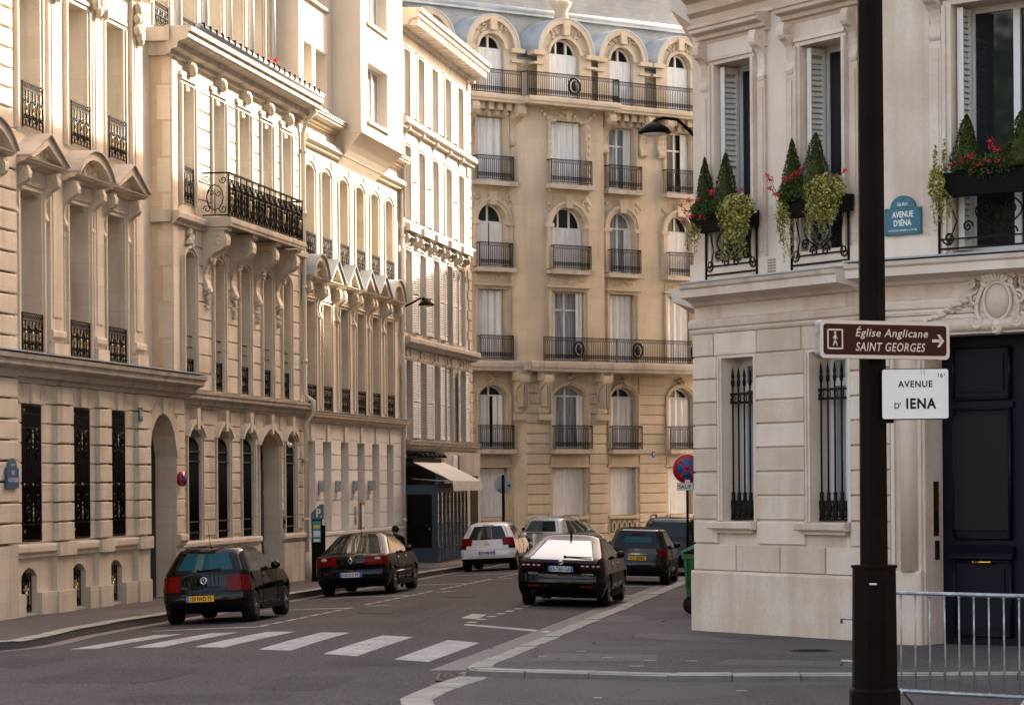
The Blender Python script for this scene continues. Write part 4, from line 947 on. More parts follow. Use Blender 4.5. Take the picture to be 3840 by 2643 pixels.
def tall_window(a, b, zt):
    o = window(br, a, b, 5.46, zt, .44, 0, 'paint_white', 'glass', 1, [], .09)
    mb = MB()            # folded louvred shutter along the left jamb
    louvres(mb, 0, .34, 5.5, zt-.04, 0, 'shutter_white', .03, .085, .05); mb.box(0, .02, -.10, -.03, 5.5, zt-.04, 'shutter_white')
    mb.v = [(a+.04-y, .06+x, z) for x, y, z in mb.v]; mb.build('shutter', o)
    mb = MB(); y = -.08; x0, x1 = a-.2, b+.2; zb, zt2 = 5.5, 6.35
    mb.box(x0, x1, y-.02, y+.02, zt2-.03, zt2, 'iron'); mb.box(x0, x1, y-.015, y+.015, zb, zb+.03, 'iron'); mb.box(x0, x1, y-.012, y+.012, zb+.14, zb+.165, 'iron')
    for x in (x0, x1): mb.bar((x, y, zb-.05), (x, y, zt2), .02, 'iron', 5)
    m_ = (x0+x1)/2; W_ = (x1-x0)/2
    for sg in (-1, 1):
        for cx, cz, r, t0, dr in ((.13, .2, .10, 0, 1), (.32, .32, .09, math.pi, -1), (.13, .55, .12, math.pi/2, 1), (.52, .17, .11, 0, -1)):
            mb.tube(spiral(m_+sg*cx*W_/.62, zb+cz, r, 1.5, t0 if sg > 0 else math.pi-t0, dr*sg, y, 14), .015, 'iron', 5)
        mb.tube([(m_+sg*(.05+.34*math.sin(t*math.pi/10)), y, zb+.25+.55*t/10) for t in range(11)], .014, 'iron', 5)
        mb.tube([(m_+sg*(.02+.2*math.sin(t*math.pi/10)), y, zb+.3+.28*t/10) for t in range(11)], .013, 'iron', 5)
        mb.tube([(m_+sg*W_*.86, y, zb+.06), (m_+sg*W_*.7, y, zb+.4), (m_+sg*W_*.9, y, zt2)], .012, 'iron', 5)
    mb.blob((m_, y-.01, zb+.42), .05, 'iron', 1, .6, 1.2); mb.build('railing', o)
for a, b in F1: tall_window(a, b, 8.92)
for a, b in F1: window(br, a, b, 10.9, 13.4, .38)
XF = TB; mb = MB(); BE = 30.0  # wall run on out of view to keep the post shaded
ops = [(1.0, 3.72, -.6, 4.27, 0, .5), (1.53, 3.15, 5.46, 9.05, 0, .5), (5.4, 6.6, 1.53, 4.16), (5.2, 6.7, 5.46, 9.05, 0, .5)]
wall(mb, 0, BE, -.6, 15.5, ops, ST, 0, .5)
rust(mb, 0, BE, ZC, [(.42, 4.32, -1, 4.6), (5.2, 6.8, 1.4, 4.3)], ST, 0, .048, .03, 1.15, 0, .010)
mb.pillow(0, .44, -.6, .72, 0, -.05, .03, ST)
for u, v in ((.46, .98), (3.74, 4.26)):
    mb.pillow(u, v, -.6, .84, 0, -.12, .03, ST); mb.box(u+.04, v-.02, -.05, 0, .84, 4.3, ST); mm = (u+v)/2; mb.lathe([(.15, .84), (.15, 4.24)], (mm+.04, -.03, 0), ST, 16); mb.box(u, u+.06, -.09, 0, .84, 4.3, ST)
mb.lathe([(.11, .44), (.11, 4.28)], (0, -.04, 4.40), ST, 12, 'x'); mb.box(.44, 4.28, -.08, 0, 4.27, 4.31, ST); mb.box(.44, 4.28, -.10, 0, 4.5, 4.56, ST)
mb.mould([(0, 4.58), (.05, 4.58), (.07, 4.62), (.05, 4.65), (.09, 4.68), (.10, 4.76), (.07, 4.80), (0, 4.82)], 0, BE, ST)
mb.mould([(0, 5.02), (.08, 5.04), (.12, 5.09), (.26, 5.12), (.42, 5.15), (.42, 5.27), (.46, 5.30), (.48, 5.36), (0, 5.40)], -.1, BE, ST); mb.box(-.1, BE, -.5, 0, 5.385, 5.41, 'zinc')
mb.box(0, 1.4, -.05, 0, 5.41, 5.72, ST)
surround(mb, 1.53, 3.15, 5.46, 9.05, .14, .05, ST, 0)
for s in (1.26, 3.42): console(mb, s, .2, 8.55, 9.35, .26, ST); mb.box(s-.10, s+.10, -.05, 0, 5.72, 8.55, ST); mb.box(s-.06, s+.06, -.065, -.05, 5.8, 8.45, ST)
cornice(mb, 1.05, 3.65, 9.35, 9.65, .34, ST); mb.mould([(0, 9.62), (.2, 9.8), (.22, 9.95), (.5, 10.05), (.55, 10.3), (0, 10.35)], 0, BE, ST)
mb.build('portal_wall', br)
mb = MB(); cx, cz = 2.33, 4.70                                  # carved cartouche over the door
mb.prism([(cx+.33*math.cos(t*math.pi/12), cz+.40*math.sin(t*math.pi/12)) for t in range(24)], -.09, 0, ST)
mb.blob((cx, -.10, cz+.02), .235, ST, .85, .42, 1.06, 18, 9)
mb.tube([(cx+.225*math.cos(t*math.pi/12), -.12, cz+.02+.275*math.sin(t*math.pi/12)) for t in range(24)], .028, ST, 7, True)
for i in range(7): a_ = R(38+i*17.3); mb.tube([(cx+.12*math.cos(a_), -.14, cz+.24+.08*math.sin(a_)), (cx+.27*math.cos(a_), -.17, cz+.26+.17*math.sin(a_))], .03, ST, 6, False, .042)
for sg in (-1, 1):
    for a_, b_, r, t0, dr, th in ((.20, .30, .11, .4, 1, .036), (.36, .06, .10, math.pi*.6, -1, .030), (.33, -.26, .11, .2, -1, .032), (.44, .28, .07, 2, 1, .022)):
        mb.tube(spiral(cx+sg*a_, cz+b_, r, 1.4, t0 if sg > 0 else math.pi-t0, dr*sg, -.13, 16), th, ST, 6, False, th*.6)
    mb.tube([(cx+sg*(.25+.10*math.sin(t*.5)), -.12, cz-.34+.7*t/8) for t in range(9)], .034, ST, 6)
    for i in range(9): mb.blob((cx+sg*(.36+.1*math.sin(i*2.1)), -.07, cz-.30+.075*i), .045, ST, .7, .8, 1.6, 6, 4)
    for i in range(22): t = i/21; mb.blob((cx+sg*(.46+.8*t), -.10+.03*math.sin(i*2.4), cz+.12-.36*t**.8+.035*math.sin(i*1.9)), .048-.014*t, ST, 1.5, .9, .9, 7, 4)
    mb.tube([(cx+sg*(.46+.8*t/9), -.06, cz+.1-.36*(t/9)**.8) for t in range(10)], .04, ST, 6, False, .025)
mb.blob((cx, -.13, cz-.36), .085, ST, 1, .8, 1.25, 12, 8); mb.blob((cx, -.21, cz-.36), .022, ST, .8, 1, 1.6, 6, 4)
for sg in (-1, 1): mb.blob((cx+sg*.035, -.19, cz-.32), .02, ST, 1.2, .8, .7, 6, 4)
mb.blob((cx, -.18, cz-.43), .035, ST, 1.2, .7, .6, 7, 4)
mb.build('cartouche', br, 50)
mb = MB(); D = 'door_navy'; mb.box(1.0, 3.72, .46, .5, -.6, 4.27, D)
for a in (1.02, 2.38):
    for (u, v, z0, z1) in ((.2, 1.16, 1.32, 3.2), (.2, 1.16, 3.35, 4.1), (.2, 1.16, -.1, .98)):
        mb.box(a+u, a+v, .43, .46, z0, z1, D); mb.box(a+u+.1, a+v-.1, .41, .43, z0+.1, z1-.1, D)
        for zz in (z0, z1): mb.tube([(a+u, .42, zz), (a+v, .42, zz)], .025, D, 6)
        for xx in (a+u, a+v): mb.tube([(xx, .42, z0), (xx, .42, z1)], .025, D, 6)
    mb.box(a+.22, a+1.14, .40, .42, 1.44, 3.1, 'door_black'); mb.mould([(-.46, 1.0), (-.36, 1.02), (-.36, 1.06), (-.40, 1.1), (-.38, 1.16), (-.46, 1.22)], a+.14, a+1.22, D)
    mb.box(a+.14, a+1.22, .42, .46, 3.22, 3.3, D)
dr_ = mb.build('carriage_door', br)
mb = MB(); mb.tube([(1.58, .36, .97), (1.86, .36, .97)], .017, 'brass', 8)
for x in (1.58, 1.86, 1.72): mb.blob((x, .37, .97), .028, 'brass', .8, 1, 1, 8, 5)
mb.build('door_handle', dr_)
mb = MB(); mb.box(1.0-.001, 1.012, .2, .34, 1.35, 2.15, 'brass'); mb.box(1.012, 1.02, .22, .32, 1.42, 1.7, 'dark'); mb.box(1.0, 1.02, .24, .34, 1.0, 1.28, 'rim_dark'); mb.build('door_intercom', br)
tall_window(1.53, 3.15, 9.05); tall_window(5.2, 6.7, 9.05); window(br, 5.4, 6.6, 1.53, 4.16, .38, 0, 'paint_white', 'glass_net')
XF = None
# unseen street side and roof of the mansion, raised to shade left facades
TS = Matrix.Rotation(math.pi+math.pi/2-math.atan(.16), 4, 'Z') @ Matrix.Translation((-50, 0, 0))
XF = TS; mb = MB(); ops = [(a+.6, a+1.7, z0, z1) for a in range(2, 48, 3) for z0, z1 in ((1.5, 4.1), (5.5, 8.8), (10.9, 13.4))]
wall(mb, 0, 50, -1, 15.5, ops, ST, 0, .3); mb.mould([(0, 5.02), (.4, 5.15), (.45, 5.36), (0, 5.40)], 0, 49.6, ST); mb.mould([(0, 9.7), (.4, 10), (.45, 10.3), (0, 10.35)], 0, 49.6, ST)
for a, b, z0, z1 in ops: mb.quad((a, .28, z0), (b, .28, z0), (b, .28, z1), (a, .28, z1), 'glass')
mb.build('street_wall', br); XF = None
e = Vector((.16, 1, 0)).normalized()*50; A_ = TA @ Vector((AE, 0, 0)); B0 = TB @ Vector((0, 0, 0)); B1 = TB @ Vector((BE, 0, 0))
foot = [Vector((0, 0, 0)), A_, B0, B1, Vector((34, -6, 0)), e+Vector((12, 0, 0)), e]
cen = Vector((16, 14, 0)); top = [p+(cen-p).normalized()*2.3 for p in foot]
mb = MB(); n_ = len(foot); v = [(p.x, p.y, 15.5) for p in foot]+[(p.x, p.y, 22.4) for p in top]
mb.add(v, [(i, (i+1) % n_, n_+(i+1) % n_, n_+i) for i in range(n_)]+[[n_+i for i in range(n_)]], 'slate'); mb.build('roof', br)
mb = MB(); mb.add([(p.x, p.y, z) for z in (-1, 15.5) for p in foot[3:]], [(0, 1, 5, 4), (1, 2, 6, 5), (2, 3, 7, 6)], ST); mb.quad((A_.x, A_.y, -1), (B0.x, B0.y, -1), (B0.x, B0.y, 15.5), (A_.x, A_.y, 15.5), ST); mb.build('rear_wall', br)
nb = thing('shade_house', 'unseen lower stone house added behind the corner mansion to shade the left facades', 'building', (3.02+e.x+.3, 46.82+e.y+.6, 0), 0)  # unseen house, sized to throw shade across the street
mb = MB(); mb.box(0, 14, 0, 22, -1, 18.8, 'stone_grey'); mb.build('walls', nb); mb = MB(); mb.box(-.3, 14.2, -.3, 22.3, 18.8, 19.4, 'zinc'); mb.build('roof', nb)
# ================= ground, road, pavements =================
def kl(Y): return -7.57+.14*(Y-48.7)
def kr(Y): return -.51+.135*(Y-37.9)
def sstep(t): t = max(0, min(1, t)); return t*t*(3-2*t)
def rz(X, Y):
    a, b = kl(Y), kr(Y); t = (X-a)/(b-a)*2-1
    base = g(Y)-.14+.11*(1-min(1, t*t))
    w_ = sstep((Y-38)/8)*(1-sstep((Y-98)/6))
    return (g(Y)-.10)*(1-w_)+base*w_
def grid(name, xs, ys, zf, k, shear=None):
    v = [(x+(shear(y) if shear else 0), y, zf(x+(shear(y) if shear else 0), y)) for y in ys for x in xs]; n = len(xs)
    mb = MB(); mb.add(v, [(j*n+i, j*n+i+1, (j+1)*n+i+1, (j+1)*n+i) for j in range(len(ys)-1) for i in range(n-1)], k, True); return mb.build(name)
mb = MB(); mb.quad((-900, -300, g(-300)-.6), (900, -300, g(-300)-.6), (900, 1400, g(1400)-.6), (-900, 1400, g(1400)-.6), 'asphalt'); tag(mb.build('ground'), kind='structure')
tag(grid('road', [-60, -40, -25]+[-14+.4*i for i in range(71)]+[25, 40, 60], [-60, -30, 0, 15]+[20+.8*i for i in range(120)]+[125, 140, 170], rz, 'asphalt'), kind='structure')
def slab(name, pts, zoff, k, drop=.25):
    mb = MB(); n = len(pts); top = [(x, y, g(y)+zoff) for x, y in pts]; bot = [(x, y, g(y)+zoff-drop) for x, y in pts]
    mb.add(top+bot, [list(range(n))]+[(i, n+i, n+(i+1) % n, (i+1) % n) for i in range(n)], k); return tag(mb.build(name), kind='structure')
Lk = [(-30, 42.6), (-14, 43.0), (-9.6, 43.6), (-8.2, 44.1), (-7.72, 44.8), (-7.55, 46), (-7.5, 48.7)]+[(kl(y), y) for y in (52, 58, 64, 70, 76, 82, 88, 94, 99)]
Lk += [(-1.2, 101), (-2.5, 103)]
slab('left_pavement', Lk+[(-40, 110), (-40, 43)], 0, 'pavement')
Rk = [(30, 34.6), (7, 34.9), (4.15, 34.97), (2.05, 35.05), (-.2, 36.35), (-.5, 36.6), (-.58, 36.95), (-.51, 37.9)]+[(kr(y), y) for y in (42, 48, 54, 60, 66, 72, 78, 84, 90, 96)]+[(8.6, 99), (12, 101)]
slab('right_pavement', list(reversed(Rk+[(40, 101), (40, 34)])), 0, 'pavement')
Bk = [(-.2, 26), (-.45, 28), (-.66, 30.2), (-.9, 31.4), (-.94, 32.2), (-.8, 33.4), (-.62, 34.6), (-.35, 36.0)]
slab('foreground_pavement', list(reversed(Bk))+[(.4, 20), (-.6, 5), (30, 5), (30, 34.75), (7, 35.05), (2.0, 35.2)][0:0]+[(-.1, 20), (.5, 5), (30, 5), (30, 34.8), (7, 35.1), (2.1, 35.25)], -.075, 'pavement')
# far pavement in front of the apartment block
fd = Vector((math.cos(R(37)), math.sin(R(37)))); fn = Vector((fd.y, -fd.x))
fp_ = [Vector((2.54, 117))+fd*s+fn*o for s, o in ((-40, 3.2), (30, 3.2), (30, -1), (-40, -1))]
slab('far_pavement', [(p.x, p.y) for p in fp_], .0, 'pavement')
def kerb(name, pts, wid, zt, h, k='kerbstone', seg=1.05):
    """row of kerb stones along a polyline; road on the left of the walking direction"""
    mb = MB(); P = [Vector(p) for p in pts]
    ds = [0]
    for a, b in zip(P, P[1:]): ds.append(ds[-1]+(b-a).length)
    def at(d):
        for i in range(len(P)-1):
            if d <= ds[i+1]+1e-9: return P[i]+(P[i+1]-P[i])*((d-ds[i])/max(1e-9, ds[i+1]-ds[i]))
        return P[-1]
    d = 0
    while d < ds[-1]-.15:
        L_ = min(seg*rnd.uniform(.75, 1.25), ds[-1]-d); n_ = 8
        q = [at(d+.008+(L_-.016)*i/n_) for i in range(n_+1)]; nr = []
        for i in range(n_+1):
            t = (q[min(i+1, n_)]-q[max(i-1, 0)]); t.normalize(); nr.append(Vector((t.y, -t.x)))
        dz = rnd.uniform(-.006, .008); v = []
        for p, n in zip(q, nr):
            z = g(p.y)+zt+dz; o = p-n*.03; i2 = p+n*wid
            v += [(p.x-n.x*.035, p.y-n.y*.035, z-h), (o.x-n.x*.0, o.y, z-.02), (p.x+n.x*.02, p.y+n.y*.02, z), (i2.x, i2.y, z), (i2.x, i2.y, z-h)]
        f = []
        for i in range(n_):
            for j in range(4): f.append((i*5+j, i*5+j+1, (i+1)*5+j+1, (i+1)*5+j))
        f += [(0, 1, 2, 3, 4), tuple(n_*5+j for j in (4, 3, 2, 1, 0))]
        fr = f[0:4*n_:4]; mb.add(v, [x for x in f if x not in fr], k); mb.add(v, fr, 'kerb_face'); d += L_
    return tag(mb.build(name), kind='structure')
kerb('left_kerb', list(Lk[1:]), .3, .006, .2) if False else None
def rev(p): return list(reversed(p))
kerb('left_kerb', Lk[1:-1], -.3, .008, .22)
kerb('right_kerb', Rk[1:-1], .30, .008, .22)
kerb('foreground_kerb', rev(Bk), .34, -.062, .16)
def strip(name, pts, off0, off1, dz, k, sub=.8):
    mb = MB(); P = [Vector(p) for p in pts]; Q = []
    for a, b in zip(P, P[1:]):
        n_ = max(1, int((b-a).length/sub)); Q += [a+(b-a)*i/n_ for i in range(n_)]
    Q.append(P[-1]); v = []
    for i, p in enumerate(Q):
        t = Q[min(i+1, len(Q)-1)]-Q[max(i-1, 0)]; t.normalize(); n = Vector((t.y, -t.x))
        for o in (off0, (off0+off1)/2, off1): c = p+n*o; v.append((c.x, c.y, rz(c.x, c.y)+dz))
    mb.add(v, [(i*3+j, i*3+j+1, i*3+j+4, i*3+j+3) for i in range(len(Q)-1) for j in (0, 1)], k, True); return tag(mb.build(name), kind='structure')
strip('right_gutter', [p for p in Rk[7:17]], -.05, -.62, .005, 'gutter')
strip('corner_gutter', [(-.58, 37.6), (-.68, 36.2), (-.82, 34.4), (-1.02, 32.2), (-.86, 30.8), (-.6, 28.5)], .1, -.42, .006, 'gutter')
strip('left_gutter', Lk[4:-2], .05, .42, .005, 'gutter') if False else None
strip('left_gutter', [(x, y) for x, y in Lk[1:-2]], .03, .38, .005, 'gutter')
def sheet(mb, q, nx, ny, dz, k):
    q = [Vector(p) for p in q]; v = []
    for j in range(ny+1):
        for i in range(nx+1):
            u, t = i/nx, j/ny; p = (q[0]*(1-u)+q[1]*u)*(1-t)+(q[3]*(1-u)+q[2]*u)*t; v.append((p.x, p.y, rz(p.x, p.y)+dz))
    mb.add(v, [(j*(nx+1)+i, j*(nx+1)+i+1, (j+1)*(nx+1)+i+1, (j+1)*(nx+1)+i) for j in range(ny) for i in range(nx)], k)
mb = MB()
for q in ([(-6.81, 43.72), (-6.37, 43.75), (-5.56, 47.93), (-6.01, 47.95)], [(-5.85, 43.63), (-5.38, 43.6), (-4.63, 47.99), (-5.1, 47.96)], [(-4.88, 43.5), (-4.4, 43.3), (-3.65, 47.94), (-4.15, 48.0)],
          [(-3.83, 42.75), (-3.32, 42.49), (-2.72, 47.45), (-3.2, 47.6)], [(-2.79, 41.78), (-2.27, 41.28), (-1.62, 46.22), (-2.14, 46.63)], [(-1.7, 40.57), (-1.19, 39.97), (-.53, 45.0), (-1.04, 45.6)]): sheet(mb, q, 3, 10, .005, 'road_white')
tag(mb.build('zebra_crossing'), kind='structure')
mb = MB()
def wx(off, Y): return off+.137*(Y-50)
sheet(mb, [(-.88, 50.5), (.58, 48.75), (.66, 49.35), (-.86, 51.0)], 6, 2, .005, 'road_white')
sheet(mb, [(-.98, 53.2), (-.66, 52.9), (-.5, 54.9), (-.78, 55.2)], 2, 3, .005, 'road_white')
for i in range(18):
    y = 51.4+i*1.25; sheet(mb, [(wx(-1.05, y), y), (wx(-.9, y), y), (wx(-.9, y+.5), y+.5), (wx(-1.05, y+.5), y+.5)], 1, 1, .005, 'road_white')
sheet(mb, [(-6.3, 49.6), (-4.5, 49.9), (-4.5, 50.2), (-6.3, 49.8)], 6, 1, .005, 'road_white')
for i in range(40):
    y = 50.2+i*1.1
    if i % 9 != 8: sheet(mb, [(wx(-4.55, y), y), (wx(-4.44, y), y), (wx(-4.44, y+.75), y+.75), (wx(-4.55, y+.75), y+.75)], 1, 1, .005, 'road_white')
for y in (58.3, 65.6, 74.5, 84): sheet(mb, [(wx(-6.4, y), y), (wx(-4.5, y), y), (wx(-4.5, y+.3), y+.3), (wx(-6.4, y+.3), y+.3)], 5, 1, .005, 'road_white')
for y in (59.6, 67): sheet(mb, [(wx(-4.2, y), y), (wx(-3.7, y), y), (wx(-3.7, y+1.4), y+1.4), (wx(-4.2, y+1.4), y+1.4)], 2, 2, .0045, 'road_white') if False else None
for y in (58.9, 67.5, 78): 
    for k_ in range(3): sheet(mb, [(wx(-4.25+.12*k_, y+.2*k_), y+.2*k_), (wx(-4.2+.12*k_, y+.2*k_), y+.2*k_), (wx(-4.1+.12*k_, y+.9), y+.9), (wx(-4.15+.12*k_, y+.9), y+.9)], 1, 1, .005, 'road_white')
for y in (66.3, 72.6, 80.5): sheet(mb, [(wx(-1.0, y), y), (wx(1.3, y), y), (wx(1.3, y+.35), y+.35), (wx(-1.0, y+.35), y+.35)], 6, 1, .005, 'road_white')
tag(mb.build('parking_marking'), kind='structure')
mb = MB(); q = random.Random(17)
for cx, cy, a_, b_ in ((-5.2, 37.5, .9, 1.6), (-2.6, 35.6, .5, 1.4), (-2.0, 57, .35, 3.4), (-1.9, 40.2, .7, .9), (-3.4, 66, .4, 4), (-7.6, 40.5, 1.1, 1.1), (-3.6, 33, 1.0, .7)):
    n_ = 22; v = [(cx+.13*(cy-50)*0, cy, rz(cx, cy)+.003)]
    for i in range(n_):
        t = i*2*math.pi/n_; c_, s_ = math.cos(t), math.sin(t); m_ = max(abs(c_), abs(s_))**.75; x, y = cx+a_*c_/m_+q.gauss(0, .02), cy+b_*s_/m_+q.gauss(0, .05); x += .13*(y-cy); v.append((x, y, rz(x, y)+.003))
    mb.add(v, [(0, i+1, (i+1) % n_+1) for i in range(n_)], 'asphalt_patch')
tag(mb.build('road_patches'), kind='structure')
mb = MB()
for pts in ([(-7.5, 38.6), (-6.2, 39.4), (-5.4, 39.2), (-4.2, 40.4)], [(-3.8, 34.2), (-2.9, 36.4), (-2.7, 38.2), (-2.2, 39.3)], [(-2.4, 44), (-1.9, 49), (-1.5, 54), (-.9, 60)], [(-6, 33), (-5, 34.2), (-4.6, 36.5)]):
    P = [Vector(p) for p in pts]; Q = []
    for a, b in zip(P, P[1:]):
        for i in range(9): Q.append(a+(b-a)*i/9+Vector((q.gauss(0, .025), q.gauss(0, .06))))
    v = []
    for p in Q: w_ = q.uniform(.003, .010); v += [(p.x-w_, p.y-w_, rz(p.x, p.y)+.0045), (p.x+w_, p.y+w_, rz(p.x, p.y)+.0045)]
    mb.add(v, [(2*i, 2*i+1, 2*i+3, 2*i+2) for i in range(len(Q)-1)], 'dark')
tag(mb.build('road_cracks'), kind='structure')
for i, (x, y) in enumerate(((-4.6, 55.5), (-1.2, 64))):
    o = thing('manhole_cover', ('round iron manhole cover in the road beyond the zebra crossing', 'round iron manhole cover in the road beside the liftback')[i], 'manhole cover', (x+1.9*(i == 0), y, rz(x+1.9*(i == 0), y)+.004), 0, 'manhole covers'); mb = MB(); mb.lathe([(.33, .0), (.33, .006), (.29, .008), (.02, .006)], (0, 0, 0), 'iron_far', 22); mb.build('cover', o)
mb = MB()
for i in range(70):
    for j in range(3):
        x = -6.2+i*.075+rnd.uniform(-.008, .008); y = 31.2-.28*(x+5.65)+j*.16-.32; z = rz(x, y)
        mb.pillow(0, 0, 0, 0, 0, 0, 0, 'cobble') if False else None
        mb.add([(x, y, z+.012), (x+.066, y, z+.012), (x+.066, y+.145, z+.012), (x, y+.145, z+.012), (x-.005, y-.006, z-.02), (x+.071, y-.006, z-.02), (x+.071, y+.15, z-.02), (x-.005, y+.15, z-.02)], [(0, 1, 2, 3), (0, 4, 5, 1), (1, 5, 6, 2), (2, 6, 7, 3), (3, 7, 4, 0)], 'cobble')
tag(mb.build('cobble_strip'), kind='structure')
def gsheet(mb, pts, dz, k): mb.poly([(x, y, g(y)+dz) for x, y in pts], k)
mb = MB(); q = random.Random(21)
for pts in ([(2.0, 46), (3.0, 44.9), (3.6, 42.9), (2.6, 43.2), (1.9, 44.6)], [(1.2, 49.5), (2.2, 49.8), (2.5, 52.5), (1.9, 53)], [(.2, 38.3), (1.9, 38.0), (2.0, 39.6), (.5, 40.3)], [(2.6, 37.2), (4.4, 36.2), (4.6, 37.6), (2.9, 38.4)], [(-8.6, 47.2), (-8.2, 45.4), (-9.3, 45.3), (-9.7, 47)], [(-8.0, 55), (-7.0, 55), (-6.2, 60), (-7.2, 60)]): gsheet(mb, pts, .003, 'pavement_patch')
tag(mb.build('pavement_patches'), kind='structure')
mb = MB()
for pts in ([(-.2, 39.2), (.3, 40.1), (.35, 41.4), (.9, 42.2)], [(1.0, 38.6), (2.2, 39.1), (3.4, 39.0), (4.6, 39.6)], [(1.4, 44), (2.3, 43.4), (2.9, 43.5)], [(.6, 37.3), (1.1, 37.8), (1.0, 38.3)], [(2.0, 36.1), (3.1, 36.8), (4.2, 36.6)], [(.2, 31.2), (1.2, 32.4), (1.6, 33.9)], [(1.5, 31), (2.4, 31.6)], [(-9.4, 46.5), (-8.3, 48), (-8.2, 50.5)], [(1.9, 56), (2.8, 57.5)]):
    P = [Vector(p) for p in pts]; Q = []
    for a, b in zip(P, P[1:]):
        for i in range(6): Q.append(a+(b-a)*i/6+Vector((q.gauss(0, .02), q.gauss(0, .06))))
    lo = -.075 if P[0].y < 34.5 and P[0].x > -1 else 0
    v = []
    for p in Q: w_ = q.uniform(.003, .011); v += [(p.x-w_, p.y-w_, g(p.y)+lo+.0045), (p.x+w_, p.y+w_, g(p.y)+lo+.0045)]
    mb.add(v, [(2*i, 2*i+1, 2*i+3, 2*i+2) for i in range(len(Q)-1)], 'dark')
tag(mb.build('pavement_cracks'), kind='structure')
mb = MB()
for x, y, l in ((1.2, 38.9, .18), (1.75, 38.2, .16), (2.3, 38.0, .16), (.9, 40.6, .14), (1.5, 36.9, .2), (.35, 39.4, .12), (2.6, 33.2, .12), (.9, 32.2, .1)): lo = -.075 if y < 34.5 else 0; mb.poly([(x, y, g(y)+lo+.005), (x+l, y-.02, g(y)+lo+.005), (x+l, y+.09, g(y)+lo+.005), (x, y+.1, g(y)+lo+.005)], 'chalk')
tag(mb.build('chalk_marks'), kind='structure')
mb = MB()
for i in range(15):                                             # diagonal joints of the paving in front of the carriage door
    x0 = 5.0+i*.26; p = [(x0-1.0, 38.6-.2*i*.26-.3), (x0+.55, 36.0-.1*i*.26)]
    mb.add([(p[0][0], p[0][1], g(p[0][1])+.004), (p[0][0]+.03, p[0][1], g(p[0][1])+.004), (p[1][0]+.03, p[1][1], g(p[1][1])+.004), (p[1][0], p[1][1], g(p[1][1])+.004)], [(0, 1, 2, 3)], 'gutter')
tag(mb.build('threshold_paving'), kind='structure')
gr = thing('drain_grate', 'black iron drain grate in the gutter at the rounded kerb corner', 'drain grate', (-.80, 36.3, rz(-.8, 36.3)))
mb = MB()
for i in range(7): mb.box(-.16, .16, -.6+i*.19, -.5+i*.19, .0, .018, 'iron')
for x in (-.18, .15): mb.box(x, x+.03, -.62, .76, .0, .022, 'iron')
mb.box(-.16, .16, -.6, .75, .002, .007, 'dark'); mb.build('grate', gr)
mh = thing('manhole_cover', 'round iron manhole cover in the pavement below the barred windows', 'manhole cover', (4.22, 40.3, g(40.3)))
mb = MB(); mb.lathe([(.30, .0), (.30, .008), (.27, .010), (.27, .007), (.02, .008)], (0, 0, 0), 'iron', 24)
for i in range(8): mb.box(-.2, .2, -.2+i*.05, -.18+i*.05, .008, .012, 'iron')
mb.build('cover', mh)
mb = MB(); q = random.Random(11)
for i in range(150):
    t = q.random()
    if t < .5: y = q.uniform(46, 95); x = kl(y)+abs(q.gauss(.12, .15)); z = rz(x, y)+.012
    elif t < .8: y = q.uniform(31, 37.5); x = -.98+abs(q.gauss(0, .12))*(-1 if q.random() < .6 else .3)+.06*(y-33)*(y > 33); z = rz(x, y)+.02
    else: x = q.uniform(-6, 3); y = q.uniform(32, 60); z = max(rz(x, y)+.012, g(y)+.005 if x > kr(y) else -9)
    a = q.uniform(0, 6.28); s_ = q.uniform(.02, .045); c_, n_ = math.cos(a)*s_, math.sin(a)*s_
    mb.add([(x-c_, y-n_, z), (x+n_*.6, y-c_*.6, z+.012), (x+c_, y+n_, z+.004), (x-n_*.6, y+c_*.6, z+.015)], [(0, 1, 2, 3)], 'leaf_dry')
tag(mb.build('fallen_leaves'), 'dry brown leaves scattered along the gutters', 'leaf litter', kind='stuff')

